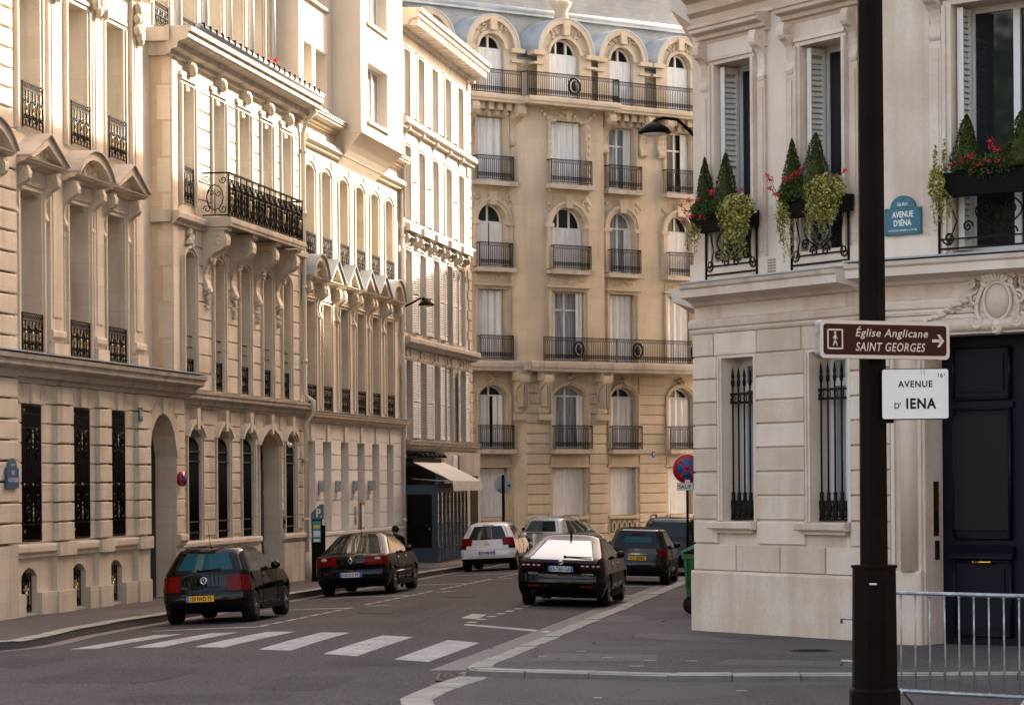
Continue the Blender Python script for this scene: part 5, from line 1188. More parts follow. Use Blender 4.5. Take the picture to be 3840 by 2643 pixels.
# ================= vehicles =================
def lerp_tab(tab, z):
    for (z0, v0), (z1, v1) in zip(tab, tab[1:]):
        if z <= z1: return v0+(v1-v0)*max(0, (z-z0)/(z1-z0))
    return tab[-1][1]
def car(name, label, X, Y, head, roll, S):
    """S: wb, tr (tyre radius), track half, zs (levels), W/Rr/Fr tables (z -> half width, rear y, front y), paint ..."""
    root = thing(name, label, S.get('cat', 'car'), (X, Y, rz(X, Y)+.0), 0, S.get('group'), (0, roll, -head))
    wb, tr = S['wb'], S['tr']; ar = tr+.055; P = S['paint']
    zb, zr = S['zbelt'], S['zroof']
    def aW(z): return lerp_tab(S['W'], z)
    def aR(z): return lerp_tab(S['R'], z)
    def aF(z): return lerp_tab(S['F'], z)
    NR, NC = 8, 5
    ys = []      # side stations
    for c_ in (0, wb):
        for i in range(-5, 6): ys.append(c_+ar*math.sin(i*math.pi/10)*1.0)
    mid = [ar+(wb-2*ar)*i/6 for i in range(1, 6)]
    ys = sorted(ys+mid)
    def archz(y):
        for c_ in (0, wb):
            if abs(y-c_) < ar-1e-6: return tr+math.sqrt(ar*ar-(y-c_)**2)*.98
        return -1
    def outline(z):
        w_, r, f = aW(z), aR(z), aF(z); cr = S.get('cr', .22); cf = S.get('cf', .35); bow = S.get('bow', .07)
        L_ = []
        def rear_y(x): return r+bow*(x/w_)**2
        pts = []
        xs_in = [-(w_-cr)+2*(w_-cr)*i/NR for i in range(NR+1)]
        yc = rear_y(w_-cr)
        cl = [(-w_+cr-cr*math.cos(math.pi/2*i/NC), yc+cr-cr*math.sin(math.pi/2*i/NC), 'c') for i in range(NC)]   # from left side to rear
        cl = [(-w_+cr-cr*math.cos(t), yc+cr-cr*math.sin(t), 'cl') for t in [math.pi/2*i/NC for i in range(NC)]]
        rear = [(x, rear_y(x), 'r') for x in xs_in]
        crt = [(w_-cr+cr*math.sin(t), yc+cr-cr*math.cos(t), 'cr') for t in [math.pi/2*i/NC for i in range(1, NC+1)]]
        y0, y1 = yc+cr, f-cf
        greenhouse = z > zb+.001
        if greenhouse:
            n_ = len(ys); sy = [y0+(y1-y0)*(i+1)/(n_+1) for i in range(n_)]
        else:
            sy = [min(max(y, y0+.002*i), y1-.002*(len(ys)-i)) for i, y in enumerate(ys)]
        side = [(w_, y, 's') for y in sy]
        fr_ = [(w_-cf+cf*math.cos(t), f-cf+cf*math.sin(t), 'f') for t in [math.pi/2*i/NC for i in range(NC+1)]]
        front = [(w_-cf-2*(w_-cf)*i/4, f+.06*(1-((w_-cf-2*(w_-cf)*i/4)/w_)**2)-.06*(1-((w_-cf)/w_)**2), 'f') for i in range(1, 4)]
        fl = [(-x, y, 'f') for x, y, _ in reversed(fr_)]
        sl_ = [(-w_, y, 's') for y in reversed(sy)]
        return cl+rear+crt+side+fr_+front+fl+sl_
    nC0 = NC; iR0 = NC; iR1 = NC+NR; iCR1 = iR1+NC; nS = len(ys); iS1 = iCR1+nS
    rows = []; zs = S['zs']
    for z in zs:
        o = outline(z); row = []
        for i, (x, y, tp) in enumerate(o):
            zz = z
            if tp == 's' and z < zb:
                az = archz(y)
                if az > z: zz = min(az, zb-.05); s_ = 1 if x > 0 else -1; x = s_*aW(zz)
            row.append((x, y, zz))
        rows.append(row)
    n = len(rows[0]); mbs = {}
    def put(key, k, quad): mbs.setdefault(key, MB()).add(quad, [(0, 1, 2, 3)], k, True)
    pil = S.get('pillars', (.06, .42, .70)); 
    for j in range(len(rows)-1):
        za, zc = zs[j], zs[j+1]; zm = (za+zc)/2
        for i in range(n):
            i2 = (i+1) % n; q = [rows[j][i], rows[j][i2], rows[j+1][i2], rows[j+1][i]]
            if len({(round(p[0], 4), round(p[1], 4), round(p[2], 4)) for p in q}) < 3: continue
            key, k = 'body', P
            rear_i = iR0 <= i < iR1; corner_l = i < iR0; corner_r = iR1 <= i < iCR1; side_r = iCR1-1 < i < iS1; side_l = i >= n-nS-1
            if zm < S.get('zskirt', .30) and not rear_i: k = S.get('skirt', P)
            if zm < S.get('zbump', 0): k = S.get('bumper', P)
            if zb < zm < zr:
                g0, g1 = S.get('rglass', (zb+.04, zr-.04))
                if rear_i and g0 < zm < g1 and iR0+S.get('rin', 0) <= i < iR1-S.get('rin', 0): key, k = 'rear_window', S.get('gl', 'car_glass')
                elif side_r or side_l:
                    sw_ = 'side_window_R' if side_r else 'side_window_L'
                    ii = (i-iCR1) if side_r else (n-1-i); fr = (ii+.5)/nS
                    if zb+.0 < zm < zr-.03 and pil[0] < fr < .97 and not (abs(fr-pil[1]) < .025 or (len(pil) > 2 and abs(fr-pil[2]) < .022)): key, k = (sw_, 'car_glass')
                elif not rear_i and not corner_l and not corner_r: key, k = 'windscreen', 'car_glass'
            for nm, kk, z0, z1, a_, b_ in S.get('lamps', []):
                if z0 <= zm <= z1:
                    if iR1-a_ <= i < iR1+b_: key, k = nm+'_R', kk
                    elif iR0-b_ <= i < iR0+a_: key, k = nm+'_L', kk
            for (z0, z1, kk) in S.get('bands', []):
                if z0 <= zm <= z1 and (rear_i): k = kk
            put(key, k, q)
    # roof: shrinking rings
    base = rows[-1]; cx = 0; cy = sum(p[1] for p in base)/n; prev = base
    for t, dz in ((.9, .022), (.7, .045), (.4, .06), (.1, .065)):
        cur = [(p[0]*t, cy+(p[1]-cy)*t, zs[-1]+dz*S.get('crown', 1)) for p in base]
        for i in range(n): i2 = (i+1) % n; put('body', S.get('roof', P), [prev[i], prev[i2], cur[i2], cur[i]])
        prev = cur
    mbs['body'].add(prev, [list(range(n))], S.get('roof', P), True)
    # seams and handles
    mb = mbs['body']
    if 'seam' in S:
        z0, z1 = S['seam']; xw = S.get('seamx', .72)
        for sg in (-1, 1): mb.tube([(sg*xw*min(1, aW(z)/aW(z0)), aR(z)+S.get('bow', .07)*xw**2-.002, z) for z in [z0+(z1-z0)*t/8 for t in range(9)]], .006, 'dark', 4)
        mb.tube([(xw*t/6, aR(z0)+S.get('bow', .07)*(xw*t/6/aW(z0))**2-.003, z0) for t in range(-6, 7)], .006, 'dark', 4)
    for y in S.get('doors', []):
        for sg in (-1, 1): mb.tube([(sg*(aW(z)+.001), y, z) for z in [.3+(zb-.3)*t/6 for t in range(7)]], .005, 'dark', 4)
    for key, m_ in mbs.items():
        nm = key.replace('_L', '').replace('_R', '')
        if key != 'body' and 'lamp' in key:
            m_.v = [(x*1.012, y-.012 if True else y, z) for x, y, z in m_.v]
        # weld so that shading is smooth
        o = m_.build(nm, root)
        bm = bmesh.new(); bm.from_mesh(o.data); bmesh.ops.remove_doubles(bm, verts=bm.verts, dist=.0008); bmesh.ops.recalc_face_normals(bm, faces=bm.faces); bm.to_mesh(o.data); bm.free()
        o.data.set_sharp_from_angle(angle=R(32))
    # wheels
    for sx in (-1, 1):
        for c_ in (0, wb):
            mb = MB(); x = sx*S['tk']; hw = S.get('tw', .115)
            mb.lathe([(tr*.62, -hw), (tr*.93, -hw), (tr, -hw*.7), (tr, hw*.7), (tr*.93, hw), (tr*.62, hw)], (x, c_, tr), 'rubber', 26, 'x')
            o = mb.build('wheel', root); mb = MB()
            xo = x+sx*hw*.9; mb.lathe([(tr*.64, -.015*sx), (tr*.60, .02*sx), (tr*.55, -.01*sx)], (xo, c_, tr), 'rim', 20, 'x')
            for i in range(6):
                a = i*math.pi/3; mb.add([(xo+.012*sx, c_+tr*r_*math.cos(a+d_), tr+tr*r_*math.sin(a+d_)) for r_, d_ in ((.1, -.5), (.6, -.14), (.6, .14), (.1, .5))], [(0, 1, 2, 3)], 'rim')
            mb.lathe([(tr*.16, -.01), (tr*.16, .02)], (xo, c_, tr), 'rim', 10, 'x'); mb.lathe([(tr*.6, -.03), (tr*.6, -.03+.002)], (xo-.04*sx, c_, tr), 'dark', 14, 'x'); mb.build('rim', o)
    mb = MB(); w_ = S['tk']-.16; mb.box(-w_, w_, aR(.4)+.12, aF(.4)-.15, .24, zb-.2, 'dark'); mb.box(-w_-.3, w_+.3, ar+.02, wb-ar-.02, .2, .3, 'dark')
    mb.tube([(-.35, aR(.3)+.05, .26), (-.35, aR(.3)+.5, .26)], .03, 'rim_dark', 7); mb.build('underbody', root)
    # plate
    pz, pk = S['pz'], S.get('pk', 'plate_white'); py = aR(pz)-.02; mb = MB(); pw = .26
    mb.box(-pw+S.get('px', 0), pw+S.get('px', 0), py-.012, py+.05, pz-.055, pz+.055, pk); px = S.get('px', 0)
    mb.box(-pw+px, -pw+.05+px, py-.014, py-.012, pz-.055, pz+.055, 'plate_blue')
    if pk == 'plate_white': mb.box(pw-.05+px, pw+px, py-.014, py-.012, pz-.055, pz+.055, 'plate_blue')
    text_mb(mb, S['plate'], px+(.02 if pk != 'plate_white' else 0), pz-.037, .075, py-.016, 'ink', .40, bold=.022); mb.build('number_plate', root)
    # mirrors
    for sx in (-1, 1):
        mb = MB(); my = aF(zb+.15)-S.get('mir', .75); mx = sx*(aW(zb)+.10)
        mb.blob((mx, my, zb+.07), .10, P, .95, .7, .75, 10, 6); mb.box(mx-.08, mx+.08, my-.075, my-.07, zb+.02, zb+.12, 'chrome') if False else None
        mb.box(min(mx, sx*aW(zb)), max(mx, sx*aW(zb)), my-.02, my+.03, zb-.01, zb+.02, P); mb.build('mirror', root)
    for y in S.get('handles', []):
        for sg in (-1, 1): mb = MB(); mb.blob((sg*(aW(zb-.1)+.012), y, zb-.11), .09, S.get('hk', P), .18, 1, .22, 8, 4); mb.build('door_handle', root)
    return root, aR, aW
def wiper(root, x0, x1, y, z, ang=0):
    mb = MB(); mb.tube([(x0, y, z), (x1, y-.005, z+ang)], .012, 'dark', 5); mb.blob((x0, y, z), .03, 'dark', 1, .6, 1); mb.build('wiper', root)
def aerial(root, x, y, z, h, lean=-.12):
    mb = MB(); mb.tube([(x, y, z), (x+.0, y+lean*.2, z+.08)], .012, 'dark', 5, False, .006); mb.bar((x, y+lean*.2, z+.06), (x, y+lean*h, z+h), .004, 'dark'); mb.build('aerial', root)
LZ = lambda *a: sorted(set(a))
# black hatchback (nearest on the left)
S = dict(wb=2.41, tr=.29, tk=.71, paint='paint_black', zbelt=.93, zroof=1.33, zs=[.20, .30, .44, .56, .60, .70, .80, .88, .93, .99, 1.10, 1.22, 1.29, 1.33, 1.36],
         W=[(.2, .76), (.35, .815), (.62, .828), (.93, .79), (1.33, .60), (1.36, .55)], R=[(.2, -.56), (.32, -.66), (.54, -.67), (.58, -.63), (.93, -.56), (1.29, -.27), (1.36, -.16)],
         F=[(.2, 3.0), (.5, 3.12), (.7, 3.05), (.88, 2.75), (.93, 2.35), (1.0, 2.2), (1.33, 1.42), (1.36, 1.3)], rglass=(.985, 1.29), pillars=(.10, .46), cr=.23, bow=.09, lamps=[('tail_lamp', 'lamp_red', .60, .87, 1, 4)],
         pz=.47, px=-.06, pk='plate_yellow', plate='159 NVD 75', seam=(.59, 1.28), gl='car_glass_teal', doors=[.62, 1.75], handles=[.75], mir=.62, bumper='paint_black', bands=[(1.295, 1.34, 'lamp_dark')] if False else [])
pr, aR, aW = car('hatchback_car', 'black hatchback with a yellow number plate parked nearest at the left kerb', -5.55, 52.85, R(8.6), -.042, S)
def emblem(root, fn): mb = MB(); fn(mb); mb.build('emblem', root)
y_ = aR(.80)-.02
def vw(mb):
    mb.tube([(.06*math.cos(t*math.pi/10), y_, .80+.06*math.sin(t*math.pi/10)) for t in range(20)], .009, 'chrome', 5, True)
    mb.tube([(-.024, y_, .846), (0, y_, .803), (.024, y_, .846)], .006, 'chrome', 4); mb.tube([(-.048, y_, .83), (-.022, y_, .757), (0, y_, .797), (.022, y_, .757), (.048, y_, .83)], .006, 'chrome', 4)
emblem(pr, vw); wiper(pr, -.12, .32, aR(.97)-.01, .975, .03); aerial(pr, .02, -.0, 1.38, .5, -.35)
mb = MB(); mb.box(-.16, .16, aR(1.3)-.025, aR(1.3)+.02, 1.295, 1.325, 'lamp_dark'); mb.build('brake_lamp', pr)
mb = MB()                                                       # seats and wheel seen through the rear window stay inside
for x in (-.36, .36): mb.blob((x, .9, 1.08), .2, 'dark', .9, .4, 1.1)
mb.build('headrest', pr)
# black saloon
S = dict(wb=2.69, tr=.315, tk=.755, paint='paint_night', zbelt=.96, zroof=1.37, zs=[.20, .30, .46, .58, .62, .72, .84, .93, .96, 1.02, 1.14, 1.26, 1.34, 1.38, 1.41],
         W=[(.2, .80), (.35, .86), (.66, .885), (.96, .84), (1.37, .60), (1.41, .54)], R=[(.2, -.85), (.34, -.98), (.56, -.99), (.62, -.95), (.84, -.97), (.93, -.93), (.96, -.62), (1.02, -.5), (1.34, .26), (1.41, .42)],
         F=[(.2, 3.4), (.5, 3.54), (.75, 3.42), (.93, 3.0), (.96, 2.6), (1.02, 2.45), (1.37, 1.7), (1.41, 1.55)], rglass=(1.0, 1.33), pillars=(.10, .42, .72), cr=.2, bow=.09, lamps=[('tail_lamp', 'lamp_red', .72, .93, 2, 4)],
         pz=.50, plate='AN-515-TK', seam=(.62, .92), seamx=.62, gl='car_glass', doors=[.45, 1.5], handles=[.6, 1.55], hk='chrome', mir=.7)
mr, aR, aW = car('saloon_car', 'black saloon with a white plate parked behind the black hatchback', -3.64, 67.9, R(8.2), -.042, S)
y_ = aR(.84)-.025
emblem(mr, lambda mb: mb.tube([(0, y_, .90), (.05, y_, .83), (0, y_, .76), (-.05, y_, .83)], .014, 'chrome', 5, True)); aerial(mr, .0, .55, 1.44, .62, -.4)
mb = MB()
for sg in (-1, 1): mb.blob((sg*.64, aR(.85)+.035, .865), .05, 'lamp_clear', 1.5, .5, .7, 10, 6)
mb.build('reversing_lamp', mr); mb = MB()
mb.box(-.4, .4, -1.02, -.97, .60, .62, 'chrome') if False else None
for sg in (-1, 1): mb.tube([(sg*.87, 0.2, .52), (sg*.88, 2.3, .52)], .012, 'chrome', 5)
mb.build('side_trim', mr)
# white hatchback
S = dict(wb=2.46, tr=.30, tk=.735, paint='paint_pearl', zbelt=.98, zroof=1.44, zs=[.22, .30, .40, .52, .66, .70, .80, .90, .98, 1.04, 1.16, 1.30, 1.40, 1.44, 1.47],
         W=[(.22, .80), (.4, .855), (.75, .865), (.98, .82), (1.44, .61), (1.47, .55)], R=[(.22, -.54), (.36, -.68), (.64, -.68), (.68, -.63), (.98, -.56), (1.40, -.26), (1.47, -.1)],
         F=[(.22, 3.1), (.5, 3.26), (.8, 3.15), (.96, 2.85), (1.0, 2.5), (1.44, 1.4), (1.47, 1.25)], rglass=(1.0, 1.40), pillars=(.10, .42, .72), cr=.2, lamps=[('tail_lamp', 'lamp_red', .80, 1.03, 1, 4), ('tail_lamp_lower', 'lamp_dark', .70, .80, 0, 4)],
         pz=.58, plate='DP-306-NF', seam=(.67, 1.38), zbump=.40, bumper='dark', gl='car_glass', doors=[.5, 1.5], handles=[.6, 1.5], mir=.8)
cr_, aR, aW = car('hatchback_car', 'white hatchback parked on the left outside the dark blue shop', -.68, 89.4, R(7.6), -.038, S)
def chev(mb):
    y = aR(.85)-.02
    for dz in (0, .055): mb.tube([(-.07, y, .80+dz), (0, y, .855+dz), (.07, y, .80+dz)], .011, 'chrome', 4)
emblem(cr_, chev); wiper(cr_, -.14, .1, aR(1.02)-.01, 1.03, .0)
mb = MB(); mb.box(-.17, .17, aR(1.42)-.02, aR(1.42)+.05, 1.40, 1.43, 'dark'); mb.build('spoiler', cr_)
# silver estate turning beyond
S = dict(wb=2.73, tr=.32, tk=.77, paint='paint_silver', zbelt=1.02, zroof=1.52, zs=[.24, .34, .5, .62, .74, .86, .96, 1.02, 1.08, 1.22, 1.36, 1.46, 1.52, 1.55],
         W=[(.24, .84), (.4, .90), (.8, .91), (1.02, .86), (1.52, .66), (1.55, .6)], R=[(.24, -.66), (.36, -.8), (.7, -.8), (.76, -.76), (1.02, -.7), (1.46, -.42), (1.55, -.25)],
         F=[(.24, 3.4), (.5, 3.55), (.8, 3.4), (1.0, 2.9), (1.05, 2.6), (1.52, 1.3), (1.55, 1.1)], rglass=(1.07, 1.47), pillars=(.12, .40, .70), cr=.24, lamps=[('tail_lamp', 'lamp_red', .74, .98, 1, 4)], pz=.6, plate='CK-214-VD', seam=(.72, 1.46), doors=[.5, 1.6], handles=[.6, 1.6], mir=.8)
S['plate'] = ''
er, aR, aW = car('estate_car', 'silver estate car with roof rails turning right at the end of the street', 1.25, 100.6, R(24), .0, S)
mb = MB()
for sg in (-1, 1): mb.tube([(sg*.58, -.1, 1.56), (sg*.6, .1, 1.64), (sg*.6, 1.3, 1.65), (sg*.58, 1.5, 1.57)], .022, 'zinc', 6)
mb.build('roof_rail', er); aerial(er, 0, .1, 1.6, .2)
# black liftback on the right
S = dict(wb=2.84, tr=.33, tk=.79, paint='paint_black', zbelt=.99, zroof=1.40, zs=[.20, .30, .40, .50, .54, .62, .70, .78, .82, .93, .99, 1.04, 1.14, 1.26, 1.36, 1.40, 1.43],
         W=[(.2, .84), (.35, .91), (.7, .93), (.99, .87), (1.40, .63), (1.43, .56)], R=[(.2, -.92), (.34, -1.05), (.56, -1.06), (.66, -1.02), (.93, -1.06), (.99, -1.0), (1.04, -.86), (1.36, .30), (1.43, .50)],
         F=[(.2, 3.5), (.5, 3.66), (.8, 3.5), (.97, 3.0), (1.02, 2.55), (1.40, 1.75), (1.43, 1.6)], rglass=(1.0, 1.37), rin=0, pillars=(.12, .42, .72), cr=.2, bow=.10, lamps=[('tail_lamp', 'lamp_dark', .78, .93, 2, 4)],
         pz=.80, plate='ES-760-GB', seam=(.60, 1.35), seamx=.70, gl='car_glass_sky', doors=[.5, 1.55], handles=[.6, 1.6], hk='chrome', mir=.75)
sr, aR, aW = car('liftback_car', 'large black liftback with a bright sloping rear window parked at the right kerb', 1.12, 60.15, R(8.4), .034, S)
def skoda(mb):
    y = aR(.955)-.03; mb.tube([(.05*math.cos(t*math.pi/8), y, .945+.05*math.sin(t*math.pi/8)) for t in range(16)], .008, 'chrome', 5, True)
    mb.blob((0, y+.01, .945), .04, 'chrome', 1, .2, 1, 10, 5); mb.tube([(-.02, y-.004, .915), (.0, y-.006, .96), (.025, y-.004, .972)], .007, 'ink', 4)
emblem(sr, skoda); wiper(sr, .06, .62, aR(1.05)-.03, 1.05, -.005)
mb = MB(); text_mb(mb, 'SKODA', -.58, .685, .035, aR(.69)-.0, 'chrome', .2, bold=.01); text_mb(mb, 'SUPERB', .56, .685, .03, aR(.69)-.0, 'galv', .24)
for sg in (-1, 1): mb.box(min(sg*.42, sg*.66), max(sg*.42, sg*.66), aR(.4)-.018, aR(.4), .43, .455, 'lamp_red')
mb.build('lettering', sr)
mb = MB()  # pale blobs stand in for glints on the tail lamps
for sg in (-1, 1):
    for x in (.46, .56, .68, .78): mb.blob((sg*x, aR(.86)+.10*(x/.9)**2-.03, .865), .035, 'lamp_clear', 1.2, .5, .55, 8, 4)
mb.build('lamp_glint', sr); mb = MB(); mb.tube([(0, .62, 1.47), (0, .52, 1.55), (0, .5, 1.50)], .03, 'dark', 5, False, .006); mb.build('aerial', sr)
# small black soft-top
S = dict(wb=2.30, tr=.295, tk=.70, paint='paint_blueblack', zbelt=.94, zroof=1.40, zs=[.22, .32, .44, .54, .62, .72, .86, .94, 1.02, 1.10, 1.24, 1.34, 1.40, 1.43], roof='cloth_dark',
         W=[(.22, .76), (.4, .81), (.7, .82), (.94, .78), (1.40, .60), (1.43, .54)], R=[(.22, -.5), (.36, -.62), (.6, -.62), (.66, -.57), (.94, -.54), (1.0, -.48), (1.40, -.2), (1.43, -.1)],
         F=[(.22, 2.8), (.5, 2.95), (.8, 2.8), (.95, 2.4), (1.0, 2.1), (1.40, 1.2), (1.43, 1.1)], rglass=(1.09, 1.25), rin=1, pillars=(.14, .5), cr=.22, lamps=[('tail_lamp', 'lamp_red', .72, .94, 0, 3)] , pz=.70, pk='plate_yellow', plate='GT 8382', seam=(.62, .93), gl='car_glass_teal', doors=[.7], handles=[.85], mir=.6)
ar_, aR, aW = car('convertible_car', 'small blue-black soft-top car with a yellow plate, between the liftback and the off-roader', 3.28, 74.6, R(8.6), .034, S)
def shield(mb):
    y = aR(.9)-.015; mb.prism([(-.045, .94), (.045, .94), (.045, .89), (0, .85), (-.045, .89)], y-.012, y, 'chrome'); mb.prism([(-.035, .9), (.035, .93), (.035, .89), (0, .86), (-.035, .885)], y-.014, y-.012, 'red')
emblem(ar_, shield); mb = MB(); mb.tube([(-.28, aR(.8)-.02, .79), (0, aR(.8)-.03, .80), (.28, aR(.8)-.02, .79)], .018, 'chrome', 6); mb.build('boot_trim', ar_)
mb = MB(); mb.box(-.16, .16, aR(1.3)-.03, aR(1.3), 1.325, 1.34, 'lamp_red'); mb.box(.5, .66, aR(.4)-.01, aR(.4)+.03, .52, .545, 'lamp_red'); mb.box(-.66, -.5, aR(.4)-.01, aR(.4)+.03, .52, .545, 'lamp_red'); mb.build('brake_lamp', ar_)
# dark off-roader
S = dict(wb=2.65, tr=.35, tk=.79, paint='paint_dark', zbelt=1.05, zroof=1.60, zs=[.28, .4, .55, .68, .82, .95, 1.05, 1.12, 1.28, 1.44, 1.55, 1.60, 1.63], W=[(.28, .85), (.45, .91), (.85, .92), (1.05, .88), (1.60, .68), (1.63, .62)],
         R=[(.28, -.7), (.4, -.85), (.75, -.85), (.82, -.8), (1.05, -.75), (1.55, -.5), (1.63, -.35)], F=[(.28, 3.3), (.6, 3.45), (.9, 3.3), (1.05, 2.7), (1.1, 2.4), (1.60, 1.4), (1.63, 1.2)], rglass=(1.09, 1.56), pillars=(.12, .4, .7), cr=.24, lamps=[('tail_lamp', 'lamp_dark', .82, 1.05, 1, 4)], pz=.75, plate='', seam=(.7, 1.5), gl='car_glass', doors=[.5, 1.5], handles=[.6, 1.5], mir=.8)
ur, aR, aW = car('off_road_car', 'tall dark off-roader with roof rails parked furthest on the right', 4.62, 83.2, R(8.6), .03, S)
mb = MB()
for sg in (-1, 1): mb.tube([(sg*.6, -.3, 1.62), (sg*.62, -.15, 1.73), (sg*.62, 1.3, 1.74), (sg*.6, 1.5, 1.65)], .028, 'zinc', 6)
mb.build('roof_rail', ur); aerial(ur, -.05, .0, 1.68, .5, -.1)
# scooter behind the white hatchback
so = thing('motor_scooter', 'grey motor scooter with a clear windshield behind the white hatchback', 'scooter', (.55, 95.5, rz(.55, 95.5)), -.3)
mb = MB(); mb.tube([(0, -.7, .62), (0, -.3, .75), (0, .05, .7), (0, .15, .38), (0, .45, .38), (0, .62, .8), (0, .6, 1.05)], .13, 'paint_silver', 10); mb.build('body', so)
mb = MB(); mb.blob((0, -.35, .84), .16, 'dark', 1, 2.2, .5, 10, 5); mb.build('seat', so)
for y in (-.6, .72): mb = MB(); mb.lathe([(.15, -.05), (.25, -.05), (.25, .05), (.15, .05)], (0, y, .25), 'rubber', 18, 'x'); mb.build('wheel', so)
mb = MB(); mb.add([(-.28+.07*i, .66+.05*math.sin(math.pi*i/8), z+.1*math.sin(math.pi*i/8)*(z > 1.2)) for z in (1.0, 1.5) for i in range(9)], [(i, i+1, i+10, i+9) for i in range(8)], 'windshield', True); mb.build('windshield', so)
mb = MB(); mb.tube([(-.34, .5, 1.05), (0, .58, 1.06), (.34, .5, 1.05)], .02, 'dark', 6)
for x in (-.36, .36): mb.blob((x, .56, 1.2), .07, 'dark', 1, .5, .8)
mb.build('handlebar', so)
# ================= street furniture =================
po = thing('sign_post', 'tall dark brown octagonal cast iron post standing in the right foreground', 'post', (3.425, 27, g(27)-.075))
mb = MB(); z0 = -(g(27)-.075); o8 = [math.pi/8+i*math.pi/4 for i in range(8)]
def octa(mb, prof, k):
    v = [(r*math.cos(a), r*math.sin(a), h) for r, h in prof for a in o8]
    mb.add(v, [(i*8+j, i*8+(j+1) % 8, (i+1)*8+(j+1) % 8, (i+1)*8+j) for i in range(len(prof)-1) for j in range(8)]+[[(len(prof)-1)*8+j for j in range(8)]], k)
octa(mb, [(.25, 0), (.25, .38+.04), (.235, .44), (.225, .45)], 'iron_pole'); mb.build('plinth', po)
mb = MB(); octa(mb, [(.222, .44), (.212, 1.58), (.228, 1.585), (.228, 1.61), (.15, 1.615)], 'iron_pole'); mb.box(-.07, -.0, -.2, -.196, 1.43, 1.445, 'enamel'); mb.build('pedestal', po)
mb = MB(); octa(mb, [(.136, 1.6), (.130, 3.6), (.122, 7.4), (.10, 7.5)], 'iron_pole'); mb.build('shaft', po)
sg_ = thing('direction_sign', 'brown direction sign reading Église Anglicane Saint Georges with a walking figure and an arrow', 'sign', (3.50, 26.84, 3.50), R(27))
L2, H2 = .735, .178
def rrect(w_, h, r, n=5):
    out = []
    for cx, cz, a0 in ((w_-r, h-r, 0), (-w_+r, h-r, 90), (-w_+r, -h+r, 180), (w_-r, -h+r, 270)):
        out += [(cx+r*math.cos(R(a0+90*i/n)), cz+r*math.sin(R(a0+90*i/n))) for i in range(n+1)]
    return out
mb = MB(); mb.prism(rrect(L2, H2, .05), -.05, .03, 'galv'); mb.build('sign_box', sg_)
mb = MB(); mb.prism(rrect(L2-.004, H2-.004, .048), -.053, -.05, 'sign_cream'); mb.prism(rrect(L2-.04, H2-.035, .03), -.056, -.053, 'sign_brown'); mb.build('face', sg_)
mb = MB(); y = -.0585
text_mb(mb, 'Église Anglicane', -.34, .03, .072, y, 'sign_cream', .82, .22, .012, 'LEFT', 1.1)
text_mb(mb, 'SAINT GEORGES', -.34, -.105, .078, y, 'sign_cream', .79, .22, .012, 'LEFT', 1.1)
for a, b, c, d in ((-.655, -.64, -.095, .095), (-.495, -.48, -.095, .095), (-.655, -.48, .08, .095), (-.655, -.48, -.095, -.08)): mb.box(a, b, y, y+.003, c, d, 'sign_cream')
mb.lathe([(.014, 0), (.014, .003)], (-.568, y, .058), 'sign_cream', 10, 'y')
for p, q_, r in (((-.568, .04), (-.57, -.01), .011), ((-.57, -.01), (-.592, -.065), .008), ((-.57, -.01), (-.545, -.065), .008), ((-.568, .035), (-.592, .005), .006), ((-.568, .035), (-.542, .002), .006)): mb.bar((p[0], y+.001, p[1]), (q_[0], y+.001, q_[1]), r, 'sign_cream', 6)
mb.prism([(.53, -.014), (.615, -.014), (.615, .014), (.53, .014)], y, y+.003, 'sign_cream'); mb.prism([(.585, .06), (.615, .06), (.665, 0), (.615, -.06), (.585, -.06), (.628, 0)], y-.001, y+.003, 'sign_cream'); mb.build('lettering', sg_)
av = thing('street_sign', 'white box sign reading Avenue d\'Iena fixed to the right of the dark post', 'sign', (3.80, 26.80, 2.99), R(-7))
mb = MB(); mb.prism(rrect(.318, .24, .02), -.02, .16, 'iron_pole'); mb.box(-.36, -.2, .03, .1, -.27, -.24, 'iron_pole'); mb.build('sign_box', av)
mb = MB(); mb.prism(rrect(.308, .232, .022), -.024, -.02, 'enamel'); mb.build('face', av)
mb = MB(); y = -.0255
text_mb(mb, 'AVENUE', 0, .065, .058, y, 'ink', .32, 0, .026, 'CENTER', 1.15); text_mb(mb, 'IENA', .055, -.135, .092, y, 'ink', .28, 0, .035, 'CENTER', 1.15); text_mb(mb, "D'", -.165, -.135, .052, y, 'ink', .06, 0, .024)
text_mb(mb, '16', .235, .155, .038, y, 'ink', .045, 0, .01); text_mb(mb, 'E', .275, .172, .02, y, 'ink', .012, 0, .008)
mb.tube([(.05, y, .22), (.06, y, .185), (.068, y, .195)], .002, 'ink', 3); mb.tube([(.08, y, .225), (.09, y, .175)], .002, 'ink', 3); mb.build('lettering', av)
p_ = bw(.67, -.03, 5.97); pq = thing('street_plaque', 'blue-green enamel plaque reading Avenue d\'Iéna with a rounded top on the stone wall', 'plaque', p_, R(-42))
mb = MB(); mb.prism([(-.32, -.2), (.32, -.2), (.32, .2), (.23, .2)]+[(.22*math.cos(math.pi*i/12), .2+.18*math.sin(math.pi*i/12)) for i in range(13)]+[(-.23, .2), (-.32, .2)], -.012, .02, 'plaque_green')
mb.prism([(-.305, -.185), (.305, -.185), (.305, .185), (-.305, .185)], -.016, -.012, 'plaque_blue'); mb.prism([(.2*math.cos(math.pi*i/12), .21+.15*math.sin(math.pi*i/12)) for i in range(13)], -.016, -.012, 'plaque_blue'); mb.build('plate', pq)
mb = MB(); y = -.0175
